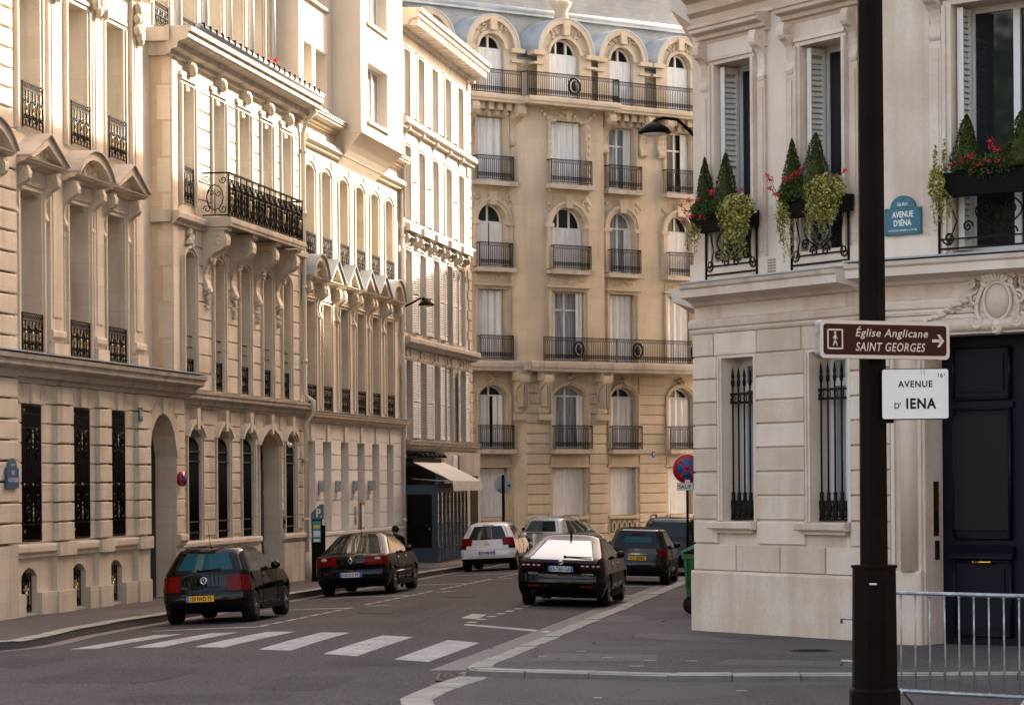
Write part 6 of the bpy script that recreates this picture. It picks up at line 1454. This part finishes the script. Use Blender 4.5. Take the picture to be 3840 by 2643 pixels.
text_mb(mb, 'AVENUE', 0, .06, .085, y, 'enamel', .37, 0, .024); text_mb(mb, "D'IÉNA", 0, -.065, .085, y, 'enamel', .31, 0, .024); text_mb(mb, 'VICTOIRE DE NAPOLÉON 1er EN 1806', 0, -.145, .026, y, 'enamel', .5, 0, .008)
text_mb(mb, '16e Arrt', 0, .225, .06, y, 'enamel', .18, 0, .008)
for x, z in ((-.285, .165), (.285, .165), (-.285, -.165), (.285, -.165), (0, .33)): mb.lathe([(.018, 0), (.014, -.006)], (x, y, z), 'plaque_green', 10, 'y')
mb.build('lettering', pq)
p_ = lw(.02, -.24, 2.36); pl = thing('street_plaque', 'blue enamel plaque reading Rue Auguste Vacquerie at the left edge on the rusticated pier', 'plaque', p_, LANG)
mb = MB(); mb.prism([(-.34, -.22), (.34, -.22), (.34, .16), (.25, .16)]+[(.23*math.cos(math.pi*i/10), .16+.18*math.sin(math.pi*i/10)) for i in range(11)]+[(-.25, .16), (-.34, .16)], -.012, .02, 'plaque_green'); mb.prism([(-.325, -.205), (.325, -.205), (.325, .145), (-.325, .145)], -.016, -.012, 'plaque_deep'); mb.build('plate', pl)
mb = MB(); text_mb(mb, 'RUE', 0, .03, .08, -.018, 'enamel', .16, 0, .01); text_mb(mb, 'AUGUSTE VACQUERIE', 0, -.1, .07, -.018, 'enamel', .56, 0, .008); text_mb(mb, '16e Arrt', 0, .19, .06, -.018, 'enamel', .2); mb.build('lettering', pl)
p_ = lw(11.78, -.12, 2.31); ns = thing('wall_sign', 'red and blue no-parking disc seen edge-on beside the arched gateway', 'sign', p_, LANG+R(-12))
mb = MB(); mb.lathe([(.17, .06), (.17, -.03)], (0, 0, 0), 'red', 22, 'y'); mb.lathe([(.12, -.03), (.12, -.034)], (0, 0, 0), 'blue', 22, 'y'); mb.bar((-.09, -.036, .09), (.09, -.036, -.09), .02, 'red'); mb.build('disc', ns)
tag(ns)
ps = thing('no_stopping_sign', 'round red and blue no-stopping sign on a dark pole with a SAUF plate beneath', 'sign', (4.66, 75.7, g(75.7)))
mb = MB(); b_ = g(75.7); mb.bar((0, 0, 0), (0, 0, 3.1), .035, 'iron_pole', 8); mb.build('pole', ps)
mb = MB(); c = 2.49-b_; mb.lathe([(.40, -.04), (.40, -.05)], (0, 0, c), 'enamel', 32, 'y'); mb.lathe([(.385, -.05), (.385, -.056)], (0, 0, c), 'red', 32, 'y'); mb.lathe([(.27, -.056), (.27, -.060)], (0, 0, c), 'blue', 32, 'y')
for s in (-1, 1): mb.add([(a_*math.cos(t)-b2*math.sin(t), -.063, c+a_*math.sin(t)+b2*math.cos(t)) for t in [s*math.pi/4] for a_, b2 in ((-.28, -.03), (.28, -.03), (.28, .03), (-.28, .03))], [(0, 1, 2, 3)], 'red')
mb.box(-.07, .07, -.066, -.06, c-.40, c-.29, 'enamel'); mb.lathe([(.40, -.03), (.40, -.04)], (0, 0, c), 'galv', 32, 'y'); mb.build('disc', ps)
mb = MB(); c = 2.02-b_; mb.box(-.28, .42, -.05, -.04, c-.10, c+.10, 'galv'); mb.box(-.27, .41, -.053, -.05, c-.09, c+.09, 'enamel'); text_mb(mb, 'SAUF', -.07, c-.05, .10, -.055, 'ink', .34, 0, .012); mb.box(.14, .40, -.056, -.053, c-.088, c+.088, 'plaque_blue')
mb.tube([(.25, -.058, c+.05), (.25, -.058, c-.01), (.31, -.058, c-.01), (.33, -.058, c-.055)], .008, 'enamel', 4); mb.tube([(.26+.045*math.cos(R(t)), -.058, c-.03+.045*math.sin(R(t))) for t in range(120, 350, 25)], .006, 'enamel', 4); mb.blob((.25, -.058, c+.07), .012, 'enamel', 1, .3, 1, 6, 4); mb.build('plate', ps)
rs = thing('road_sign', 'grey back of a round road sign on a dark pole beside the shop awning', 'sign', (-.3, 97, g(97)))
mb = MB(); b_ = g(97); mb.bar((0, 0, 0), (0, 0, 2.42-b_), .05, 'iron_pole', 8); mb.build('pole', rs)
mb = MB(); mb.lathe([(.31, .07), (.31, .055), (.29, .05)], (0, 0, 2.09-b_), 'zinc', 28, 'y'); mb.box(.15, .24, .04, .05, 2.02-b_, 2.09-b_, 'ink'); mb.box(-.18, -.1, .04, .05, 1.86-b_, 1.92-b_, 'plaque_blue'); mb.build('disc', rs)
pm = thing('parking_meter', 'tall black parking ticket machine with a slanted blue top marked P on the left pavement', 'parking meter', (-5.2, 76, g(76)), R(4))
mb = MB(); mb.box(-.16, .13, -.12, .16, 0, 1.66, 'iron_pole'); mb.box(.13, .21, -.02, .14, .4, 1.5, 'iron_pole'); mb.build('cabinet', pm)
mb = MB(); mb.prism([(-.17, 1.66), (.17, 1.66), (.17, 2.06), (.07, 2.06), (-.17, 1.82)], -.13, .17, 'plaque_blue'); text_mb(mb, 'P', .03, 1.72, .22, -.135, 'enamel', .12, 0, .02); mb.blob((.09, -.135, 1.73), .025, 'yellow', 1, .4, 1, 8, 4); mb.build('cap', pm)
mb = MB(); mb.box(-.13, .09, -.125, -.12, 1.05, 1.62, 'screen'); mb.box(-.1, .06, -.128, -.125, 1.42, 1.5, 'yellow'); mb.box(-.11, .07, -.128, -.125, 1.2, 1.36, 'plate_white'); mb.box(-.1, .06, -.128, -.125, 1.07, 1.13, 'enamel'); mb.build('screen', pm)
wb_ = thing('wheelie_bin', 'green wheelie bin with a half open lid standing against the corner mansion', 'bin', (3.60, 53.6, g(53.6)), R(-6))
mb = MB(); v = []
for w_, d0, d1, z in ((.30, -.26, .24, .12), (.335, -.33, .30, .60), (.37, -.38, .34, 1.02), (.40, -.42, .36, 1.03), (.40, -.42, .36, 1.12)): v += [(-w_-.1, d0, z), (w_, d0, z), (w_, d1, z), (-w_-.1, d1, z)] if False else [(-w_, d0, z), (w_, d0, z), (w_, d1, z), (-w_, d1, z)]
mb.add(v, [(i*4+j, i*4+(j+1) % 4, (i+1)*4+(j+1) % 4, (i+1)*4+j) for i in range(4) for j in range(4)]+[(3, 2, 1, 0)], 'bin_green')
for x in (-.32, .32): mb.box(x-.015, x+.015, -.43, -.35, .5, 1.02, 'bin_green')
mb.box(-.36, .36, -.36, .3, 1.06, 1.1, 'dark'); mb.build('body', wb_)
mb = MB(); mb.add([(-.42, -.42, 1.13), (.42, -.42, 1.44), (.42, .38, 1.44), (-.42, .38, 1.13), (-.42, -.42, 1.17), (0, -.4, 1.38), (.42, -.42, 1.50), (.42, .38, 1.50), (0, .36, 1.38), (-.42, .38, 1.17)], [(0, 3, 2, 1), (4, 5, 8, 9), (5, 6, 7, 8), (0, 1, 6, 5, 4), (3, 9, 8, 7, 2), (0, 4, 9, 3), (1, 2, 7, 6)], 'bin_lid'); mb.build('lid', wb_)
for y in (-.2, .2):
    mb = MB(); mb.lathe([(.05, -.04), (.17, -.04), (.17, .04), (.05, .04)], (-.22, y*1.3, .17), 'rubber', 18, 'y'); mb.build('wheel', wb_)
ba = thing('crowd_barrier', 'galvanised steel crowd barrier standing in front of the dark blue carriage door', 'barrier', (3.59, 29.26, g(29.26)-.075), R(-44))
mb = MB(); T = [(0, 1.23), (2.45, 1.23), (2.52, 1.15), (2.52, .32), (2.45, .235), (0, .235), (-.05, .32), (-.05, 1.15)]
T = [(x, z+.05) for x, z in T]
mb.tube([(x, 0, z) for x, z in T], .021, 'galv', 8, True); mb.build('frame', ba)
mb = MB()
for i in range(14):
    x = .13+i*.178; b_ = .012 if i == 5 else 0; mb.tube([(x, 0, .28), (x+b_, .0, .6), (x+b_*.3, 0, .9), (x, 0, 1.28)], .0095, 'galv', 6)
    mb.blob((x, 0, 1.25), .016, 'galv'); mb.blob((x, 0, .30), .016, 'galv')
mb.build('bars', ba)
for x in (.5, 2.0): mb = MB(); mb.tube([(x, -.32, .02), (x, -.03, .27), (x, .03, .27), (x, .32, .02)], .02, 'galv', 8); mb.build('foot', ba)
mb = MB()
for z in (1.0, .56): mb.tube([(-.05, 0, z), (-.27, 0, z), (-.27, 0, z-.05)], .017, 'galv', 6)
mb.build('hook', ba)
for nm, lab, P_, n_ in (('bicycle_hoop', 'low steel bicycle hoop beside the shop corner, half hidden by the white hatchback', (-1.9, 100.5), 1), ('bicycle_hoop', 'low steel bicycle hoop in front of the tan apartment block, behind the scooter', (.9, 108), 1)):
    h_ = thing(nm, lab, 'bicycle hoop', (P_[0], P_[1], g(P_[1])), 0, 'bicycle hoops'); mb = MB()
    mb.tube([(-.4, 0, 0), (-.4, 0, .8), (-.33, 0, .9), (.33, 0, .9), (.4, 0, .8), (.4, 0, 0)], .025, 'galv', 7); mb.build('hoop', h_)
# wall lamps
def wall_lamp(label, p0, pts, head, r, rz_):
    o = thing('street_lamp', label, 'street lamp', p0, rz_); mb = MB(); mb.tube(pts, .035, 'iron_pole', 7, False, .028); mb.box(-.03, .03, pts[0][1]-.1, pts[0][1]+.1, pts[0][2]-.2, pts[0][2]+.2, 'iron_pole') if False else mb.blob(pts[-1], .06, 'iron_pole'); mb.build('bracket_arm', o)
    mb = MB(); hx, hy, hz = head; mb.lathe([(.03, .14), (.05, .11), (.10, .09), (r*.6, .05), (r*.9, -.02), (r, -.07), (r*.97, -.09), (r*.4, -.10)], head, 'iron_pole', 22); mb.build('lamp_shade', o)
    mb = MB(); mb.lathe([(r*.75, -.095), (r*.55, -.13), (r*.2, -.145)], head, 'enamel', 16); mb.build('lamp_glass', o)
wall_lamp('black swan-neck street lamp on the right, in front of the tan apartment block', (3.55, 50, 8.1), [(.1, 0, .0), (-.25, 0, .08), (-.42, 0, .25), (-.6, 0, .42), (-.85, 0, .45), (-1.0, 0, .4), (-1.0, 0, .3)], (-1.0, 0, .27), .29, 0)
p_ = lw(37.75, .2, 7.75); wall_lamp('black swan-neck street lamp on the left, beside the house with white shutters', p_, [(0, 0, -.03), (0, -.35, .12), (0, -.62, .27), (0, -.72, .24)], (0, -.82, .12), .26, LANG)
# ================= plants at the windows =================
def leaf(mb, p, s_, k, q, nrm=None):
    a = Vector((q.gauss(0, 1), q.gauss(0, 1), q.gauss(0, 1))).normalized(); b = a.orthogonal().normalized(); b.rotate(Matrix.Rotation(q.uniform(0, 6.28), 3, a)); c = a.cross(b)
    mb.add([p-b*s_, p+c*s_*.62, p+b*s_, p-c*s_*.62], [(0, 1, 2, 3)], k)
def cone(label, P, r, h, seed):
    o = thing('topiary_cone', label, 'topiary', P, 0, 'clipped cones in the window boxes'); mb = MB(); q = random.Random(seed)
    mb.lathe([(r*.85, 0), (r*.8, h*.15), (r*.5, h*.55), (.01, h*.93)], (0, 0, 0), 'leaf_box', 12)
    for i in range(3000):
        t = q.random()**1.3; a0 = q.uniform(0, 6.283); rr = r*1.22*(1-t)**.72*(1.0+.07*math.sin(11*t+seed)+.06*math.sin(3*a0+seed)+q.gauss(0, .09)); a = a0
        leaf(mb, Vector((rr*math.cos(a), rr*math.sin(a), h*t+q.uniform(-.01, .02))), q.uniform(.010, .021), 'leaf_box', q)
    mb.build('foliage', o); s_ = MB(); s_.bar((0, 0, -.15), (0, 0, .05), .015, 'stem'); s_.build('stem', o)
def ivy(label, tr, blobs, trails, seed):
    o = thing('ivy_plant', label, 'ivy', tr(*blobs[0][0]), 0, 'variegated ivy in the window boxes'); o0 = o.location.copy(); mb = MB(); q = random.Random(seed); st = mb
    for (c, rx, ry, rz_, n_) in blobs:
        for i in range(n_):
            d = Vector((q.gauss(0, 1), q.gauss(0, 1), q.gauss(0, 1))).normalized()*q.uniform(.6, 1.05); p = tr(c[0]+d.x*rx, c[1]-abs(d.y)*ry*.9+d.y*.02, c[2]+d.z*rz_)-o0
            leaf(mb, p, q.uniform(.02, .036), 'leaf_ivy', q)
    for (s, y, z, ln, dx) in trails:
        pts = []; x = s; yy = y
        for i in range(14):
            t = i/13; x += dx*ln/13+q.gauss(0, .008); yy += q.gauss(0, .006); p = tr(x, yy, z-ln*t)-o0; pts.append(p)
            for j in range(5): leaf(mb, p+Vector((q.gauss(0, .022), q.gauss(0, .022), q.gauss(0, .02))), q.uniform(.013, .024), 'leaf_ivy', q)
        st.tube(pts, .004, 'stem', 3)
    mb.build('leaves', o)
def geranium(label, tr, c, rx, rz_, heads, seed):
    o = thing('geranium_plant', label, 'geranium', tr(*c), 0, 'red geraniums in the window boxes'); o0 = o.location.copy(); mb = MB(); q = random.Random(seed); fl = MB(); st = mb
    for i in range(820):
        d = Vector((q.gauss(0, 1), q.gauss(0, 1), q.gauss(0, 1))).normalized()*q.uniform(.5, 1); leaf(mb, tr(c[0]+d.x*rx, c[1]+d.y*.13, c[2]+d.z*rz_)-o0, q.uniform(.018, .034), 'leaf_geranium', q)
    for (s, y, z) in heads:
        h = tr(s, y, z)-o0; st.bar(tr(s+.3*(c[0]-s), y+.3*(c[1]-y), c[2])-o0, h, .005, 'stem', 4)
        for i in range(34): d = Vector((q.gauss(0, 1), q.gauss(0, 1), q.gauss(0, .7)))*.028; leaf(fl, h+d, q.uniform(.012, .02), 'petal', q)
    mb.build('leaves', o); fl.build('flowers', o)
def planter(label, tr, ang, s0, s1, z0, z1, y0=-.12, y1=-.36):
    o = thing('window_box', label, 'window box', tr(s0, y0, z0), ang, 'window boxes'); w_ = s1-s0; mb = MB(); a, b = -(y0-y1), 0
    mb.add([(0.03, a+.03, 0), (w_-.03, a+.03, 0), (w_-.03, b, 0), (.03, b, 0), (0, a, z1-z0), (w_, a, z1-z0), (w_, b, z1-z0), (0, b, z1-z0)], [(3, 2, 1, 0), (0, 1, 5, 4), (1, 2, 6, 5), (2, 3, 7, 6), (3, 0, 4, 7)], 'dark')
    mb.box(-.01, w_+.01, a-.012, a+.01, z1-z0-.03, z1-z0, 'dark'); mb.quad((0, a, z1-z0-.03), (w_, a, z1-z0-.03), (w_, b, z1-z0-.03), (0, b, z1-z0-.03), 'dark'); mb.build('box', o)
W_ = ('the window nearest the street corner', 'the middle window beside the post', 'the large window at the right edge')
planter('black window box on the railing of '+W_[0], aw, R(-58.94), .40, 2.0, 6.20, 6.45); planter('black window box on the railing of '+W_[1], aw, R(-58.94), 2.9, 4.42, 6.24, 6.49); planter('black window box on the railing of '+W_[2], bw, R(-42), 1.5, 3.35, 6.24, 6.58)
for i, (tr, s, y, z, r, h, lab) in enumerate(((aw, .64, -.22, 6.47, .15, .93, 'narrow clipped cone, left of the pair at '+W_[0]), (aw, 1.22, -.22, 6.47, .185, .95, 'wider clipped cone, right of the pair at '+W_[0]), (aw, 3.0, -.22, 6.5, .165, .95, 'narrow clipped cone, left of the pair at '+W_[1]),
        (aw, 3.6, -.22, 6.5, .23, .98, 'broad clipped cone, right of the pair at '+W_[1]), (bw, 1.9, -.22, 6.6, .20, .80, 'dark clipped cone, left of the pair at '+W_[2]), (bw, 2.82, -.22, 6.6, .24, .78, 'dark clipped cone at the right edge of the photo'))): cone(lab, tr(s, y, z), r, h, i+1)
ivy('yellow-green ivy spilling over the box at '+W_[0], aw, [((1.7, -.34, 6.46), .52, .17, .27, 1300), ((1.75, -.36, 6.22), .34, .14, .28, 620), ((.5, -.3, 6.28), .12, .1, .14, 120)],
    [(1.3+.09*i, -.40, 6.3, rnd.uniform(.35, .7), rnd.uniform(-.06, .1)) for i in range(9)]+[(.42+.1*i, -.40, 6.25, rnd.uniform(.2, .4), -.05) for i in range(4)], 3)
ivy('two clumps of yellow-green ivy hanging at '+W_[1], aw, [((4.0, -.34, 6.57), .52, .17, .25, 1200), ((4.0, -.36, 6.36), .42, .14, .24, 560), ((2.95, -.32, 6.4), .15, .14, .26, 330)],
    [(3.6+.1*i, -.40, 6.3, rnd.uniform(.15, .4), 0) for i in range(8)]+[(2.82+.05*i, -.40, 6.3, rnd.uniform(.35, .75), rnd.uniform(-.05, .3)) for i in range(7)], 4)
ivy('thin yellow-green ivy left of the box at '+W_[2], bw, [((1.5, -.36, 6.42), .14, .12, .28, 430), ((1.42, -.3, 6.75), .03, .03, .26, 60), ((1.58, -.3, 6.8), .03, .03, .28, 70)],
    [(1.46+.04*i, -.40, 6.3, rnd.uniform(.3, .6), rnd.uniform(0, .3)) for i in range(6)], 5)
geranium('pink-red geraniums left of the cones at '+W_[0], aw, (.78, -.36, 6.55), .34, .17, [(.35, -.5, 6.66), (.5, -.44, 6.72), (.72, -.4, 6.72), (1.0, -.34, 6.84), (1.05, -.36, 6.8), (.42, -.46, 6.55), (.6, -.46, 6.45), (.9, -.46, 6.42), (.35, -.44, 6.38), (1.62, -.2, 6.8)], 6)
geranium('pink and red geraniums left of the cones at '+W_[1], aw, (3.15, -.36, 6.62), .32, .18, [(2.62, -.42, 6.92), (2.7, -.42, 6.86), (3.05, -.4, 6.82), (3.2, -.38, 6.84), (3.38, -.34, 6.95), (2.85, -.44, 6.6), (3.0, -.45, 6.58), (2.65, -.4, 6.72), (3.3, -.36, 6.9), (4.3, -.2, 6.85)], 7)
geranium('bright red geraniums between the cones at '+W_[2], bw, (2.35, -.32, 6.62), .62, .2, [(1.75, -.4, 6.68), (1.95, -.42, 6.74), (2.1, -.42, 6.78), (2.2, -.4, 6.66), (2.35, -.4, 6.7), (2.42, -.36, 6.9), (2.5, -.36, 6.84), (2.4, -.38, 6.98), (2.55, -.4, 6.68)], 8)
gp = thing('geranium_plant', 'small red geranium in the pot on the attic ledge', 'geranium', lw(23.0, .62, 13.0)); mb = MB(); q = random.Random(9); fl = MB()
for i in range(120): leaf(mb, Vector((q.gauss(0, .13), q.gauss(0, .13), q.uniform(0, .3))), .05, 'leaf_geranium', q)
for i in range(90): leaf(fl, Vector((q.gauss(0, .13), q.gauss(0, .13), q.uniform(.12, .5))), .045, 'petal', q)
mb.build('leaves', gp); fl.build('flowers', gp)
# ================= person bending beside the saloon =================
pe = thing('person', 'dark-haired person in dark clothes leaning forward beside the front of the black saloon', 'person', (-2.92, 73.0, rz(-2.92, 73.0)), R(20))
def skin(name, J, E, rad, k, parent):
    me = bpy.data.meshes.new(name); me.from_pydata([Vector(j) for j in J], E, []); o = bpy.data.objects.new(name, me); C.objects.link(o)
    m_ = o.modifiers.new('skin', 'SKIN'); sv = me.skin_vertices[0] if me.skin_vertices else None
    if sv is None:
        bm = bmesh.new(); bm.from_mesh(me); bm.verts.layers.skin.verify(); bm.to_mesh(me); bm.free(); sv = me.skin_vertices[0]
    for i, r in enumerate(rad): sv.data[i].radius = (r, r); sv.data[i].use_root = (i == 0)
    ss = o.modifiers.new('sub', 'SUBSURF'); ss.levels = ss.render_levels = 2
    m2_ = bpy.data.meshes.new_from_object(o.evaluated_get(bpy.context.evaluated_depsgraph_get())); bpy.data.objects.remove(o)
    o = bpy.data.objects.new(name, m2_); C.objects.link(o); m2_.materials.clear(); m2_.materials.append(M[k]); o.parent = parent
    for p in m2_.polygons: p.use_smooth = True
    return o
JB = [(0, 0, .92), (0, .06, 1.10), (0, .16, 1.30), (0, .22, 1.40), (0, .27, 1.47), (-.1, 0, .88), (-.12, .06, .48), (-.12, -.02, .08), (-.12, .12, .04), (.1, 0, .88), (.12, .1, .48), (.12, .02, .08), (.12, .16, .04),
      (-.19, .2, 1.36), (-.25, .26, 1.10), (-.2, .45, .95), (-.18, .54, .93), (.19, .2, 1.36), (.25, .26, 1.10), (.2, .45, .95), (.18, .54, .93)]
EB = [(0, 1), (1, 2), (2, 3), (3, 4), (0, 5), (5, 6), (6, 7), (7, 8), (0, 9), (9, 10), (10, 11), (11, 12), (3, 13), (13, 14), (14, 15), (15, 16), (3, 17), (17, 18), (18, 19), (19, 20)]
skin('body', JB, EB, [.14, .14, .16, .1, .055, .09, .065, .05, .045, .09, .065, .05, .045, .065, .05, .038, .04, .065, .05, .038, .04], 'cloth_dark', pe)
mb = MB(); mb.blob((0, .31, 1.57), .10, 'skin', .86, 1.05, 1.15, 14, 10); mb.blob((0, .42, 1.555), .02, 'skin', .8, 1, 1.2); mb.blob((-.09, .31, 1.56), .025, 'skin', .4, .8, 1.2); mb.blob((.09, .31, 1.56), .025, 'skin', .4, .8, 1.2)
for x in (-.035, .035): mb.blob((x, .405, 1.585), .011, 'ink')
mb.box(-.025, .025, .405, .412, 1.505, 1.515, 'lamp_dark'); mb.build('head', pe)
mb = MB(); mb.blob((0, .28, 1.61), .108, 'hair', .92, 1.05, 1.0, 14, 8); mb.build('hair', pe)
pe.scale = (.93, .93, .93)
# ================= avenue behind the viewer (out of view, trees added to darken reflections) =================
for i, (X, Y) in enumerate(((11, -6), (-3, -9), (-10, -12), (4, -13), (-17, -10), (18, -10), (-17, 33), (-26, 30))):
    t_ = thing('plane_tree', 'unseen green plane tree on the avenue, '+('facing the carriage door', 'across from the street mouth', 'opposite the left pavement', 'behind the nearer pair', 'furthest to the left', 'furthest to the right', 'beside the stone mansion corner', 'left of the one by the mansion corner')[i], 'tree', (X, Y, g(Y)), 0, 'plane trees along the avenue')
    mb = MB(); mb.tube([(0, 0, 0), (.1, .05, 3), (0, .1, 5), (.1, 0, 8)], .28, 'bark', 8, False, .1)
    for j in range(6): a = j*1.05; mb.tube([(0, .05, 4+.4*j), (1.4*math.cos(a), 1.4*math.sin(a), 6+.4*j), (2.6*math.cos(a), 2.6*math.sin(a), 7.5+.3*j)], .09, 'bark', 5, False, .03)
    mb.build('trunk', t_); mb = MB(); q = random.Random(30+i); cl = [Vector((q.gauss(0, 2.1), q.gauss(0, 1.7), q.uniform(3.6, 13))) for _ in range(30)]
    for c in cl:
        for j in range(130): leaf(mb, c+Vector((q.gauss(0, .8), q.gauss(0, .7), q.gauss(0, .7))), q.uniform(.14, .26), 'leaf_tree', q)
    mb.build('crown', t_)
ob = thing('terrace_house', 'cream stone house across the avenue behind the viewer', 'building', (-16, -24, g(-24)))
mb = MB(); ops = [(a, a+1.2, z, z+2.4) for a in range(2, 44, 3) for z in (1, 5, 8.6, 12)]
XF = Matrix.Translation((45, 0, 0)) @ Matrix.Rotation(math.pi, 4, 'Z'); wall(mb, 0, 45, -1, 15.5, ops, 'stone_far', 0, .25)
for a, b, c, d in ops: mb.quad((a, .24, c), (b, .24, c), (b, .24, d), (a, .24, d), 'glass')
mb.build('front_wall', ob); mb = MB(); mb.quad((0, 0, 15.5), (45, 0, 15.5), (45, 3, 18.5), (0, 3, 18.5), 'slate'); mb.build('roof', ob); XF = None
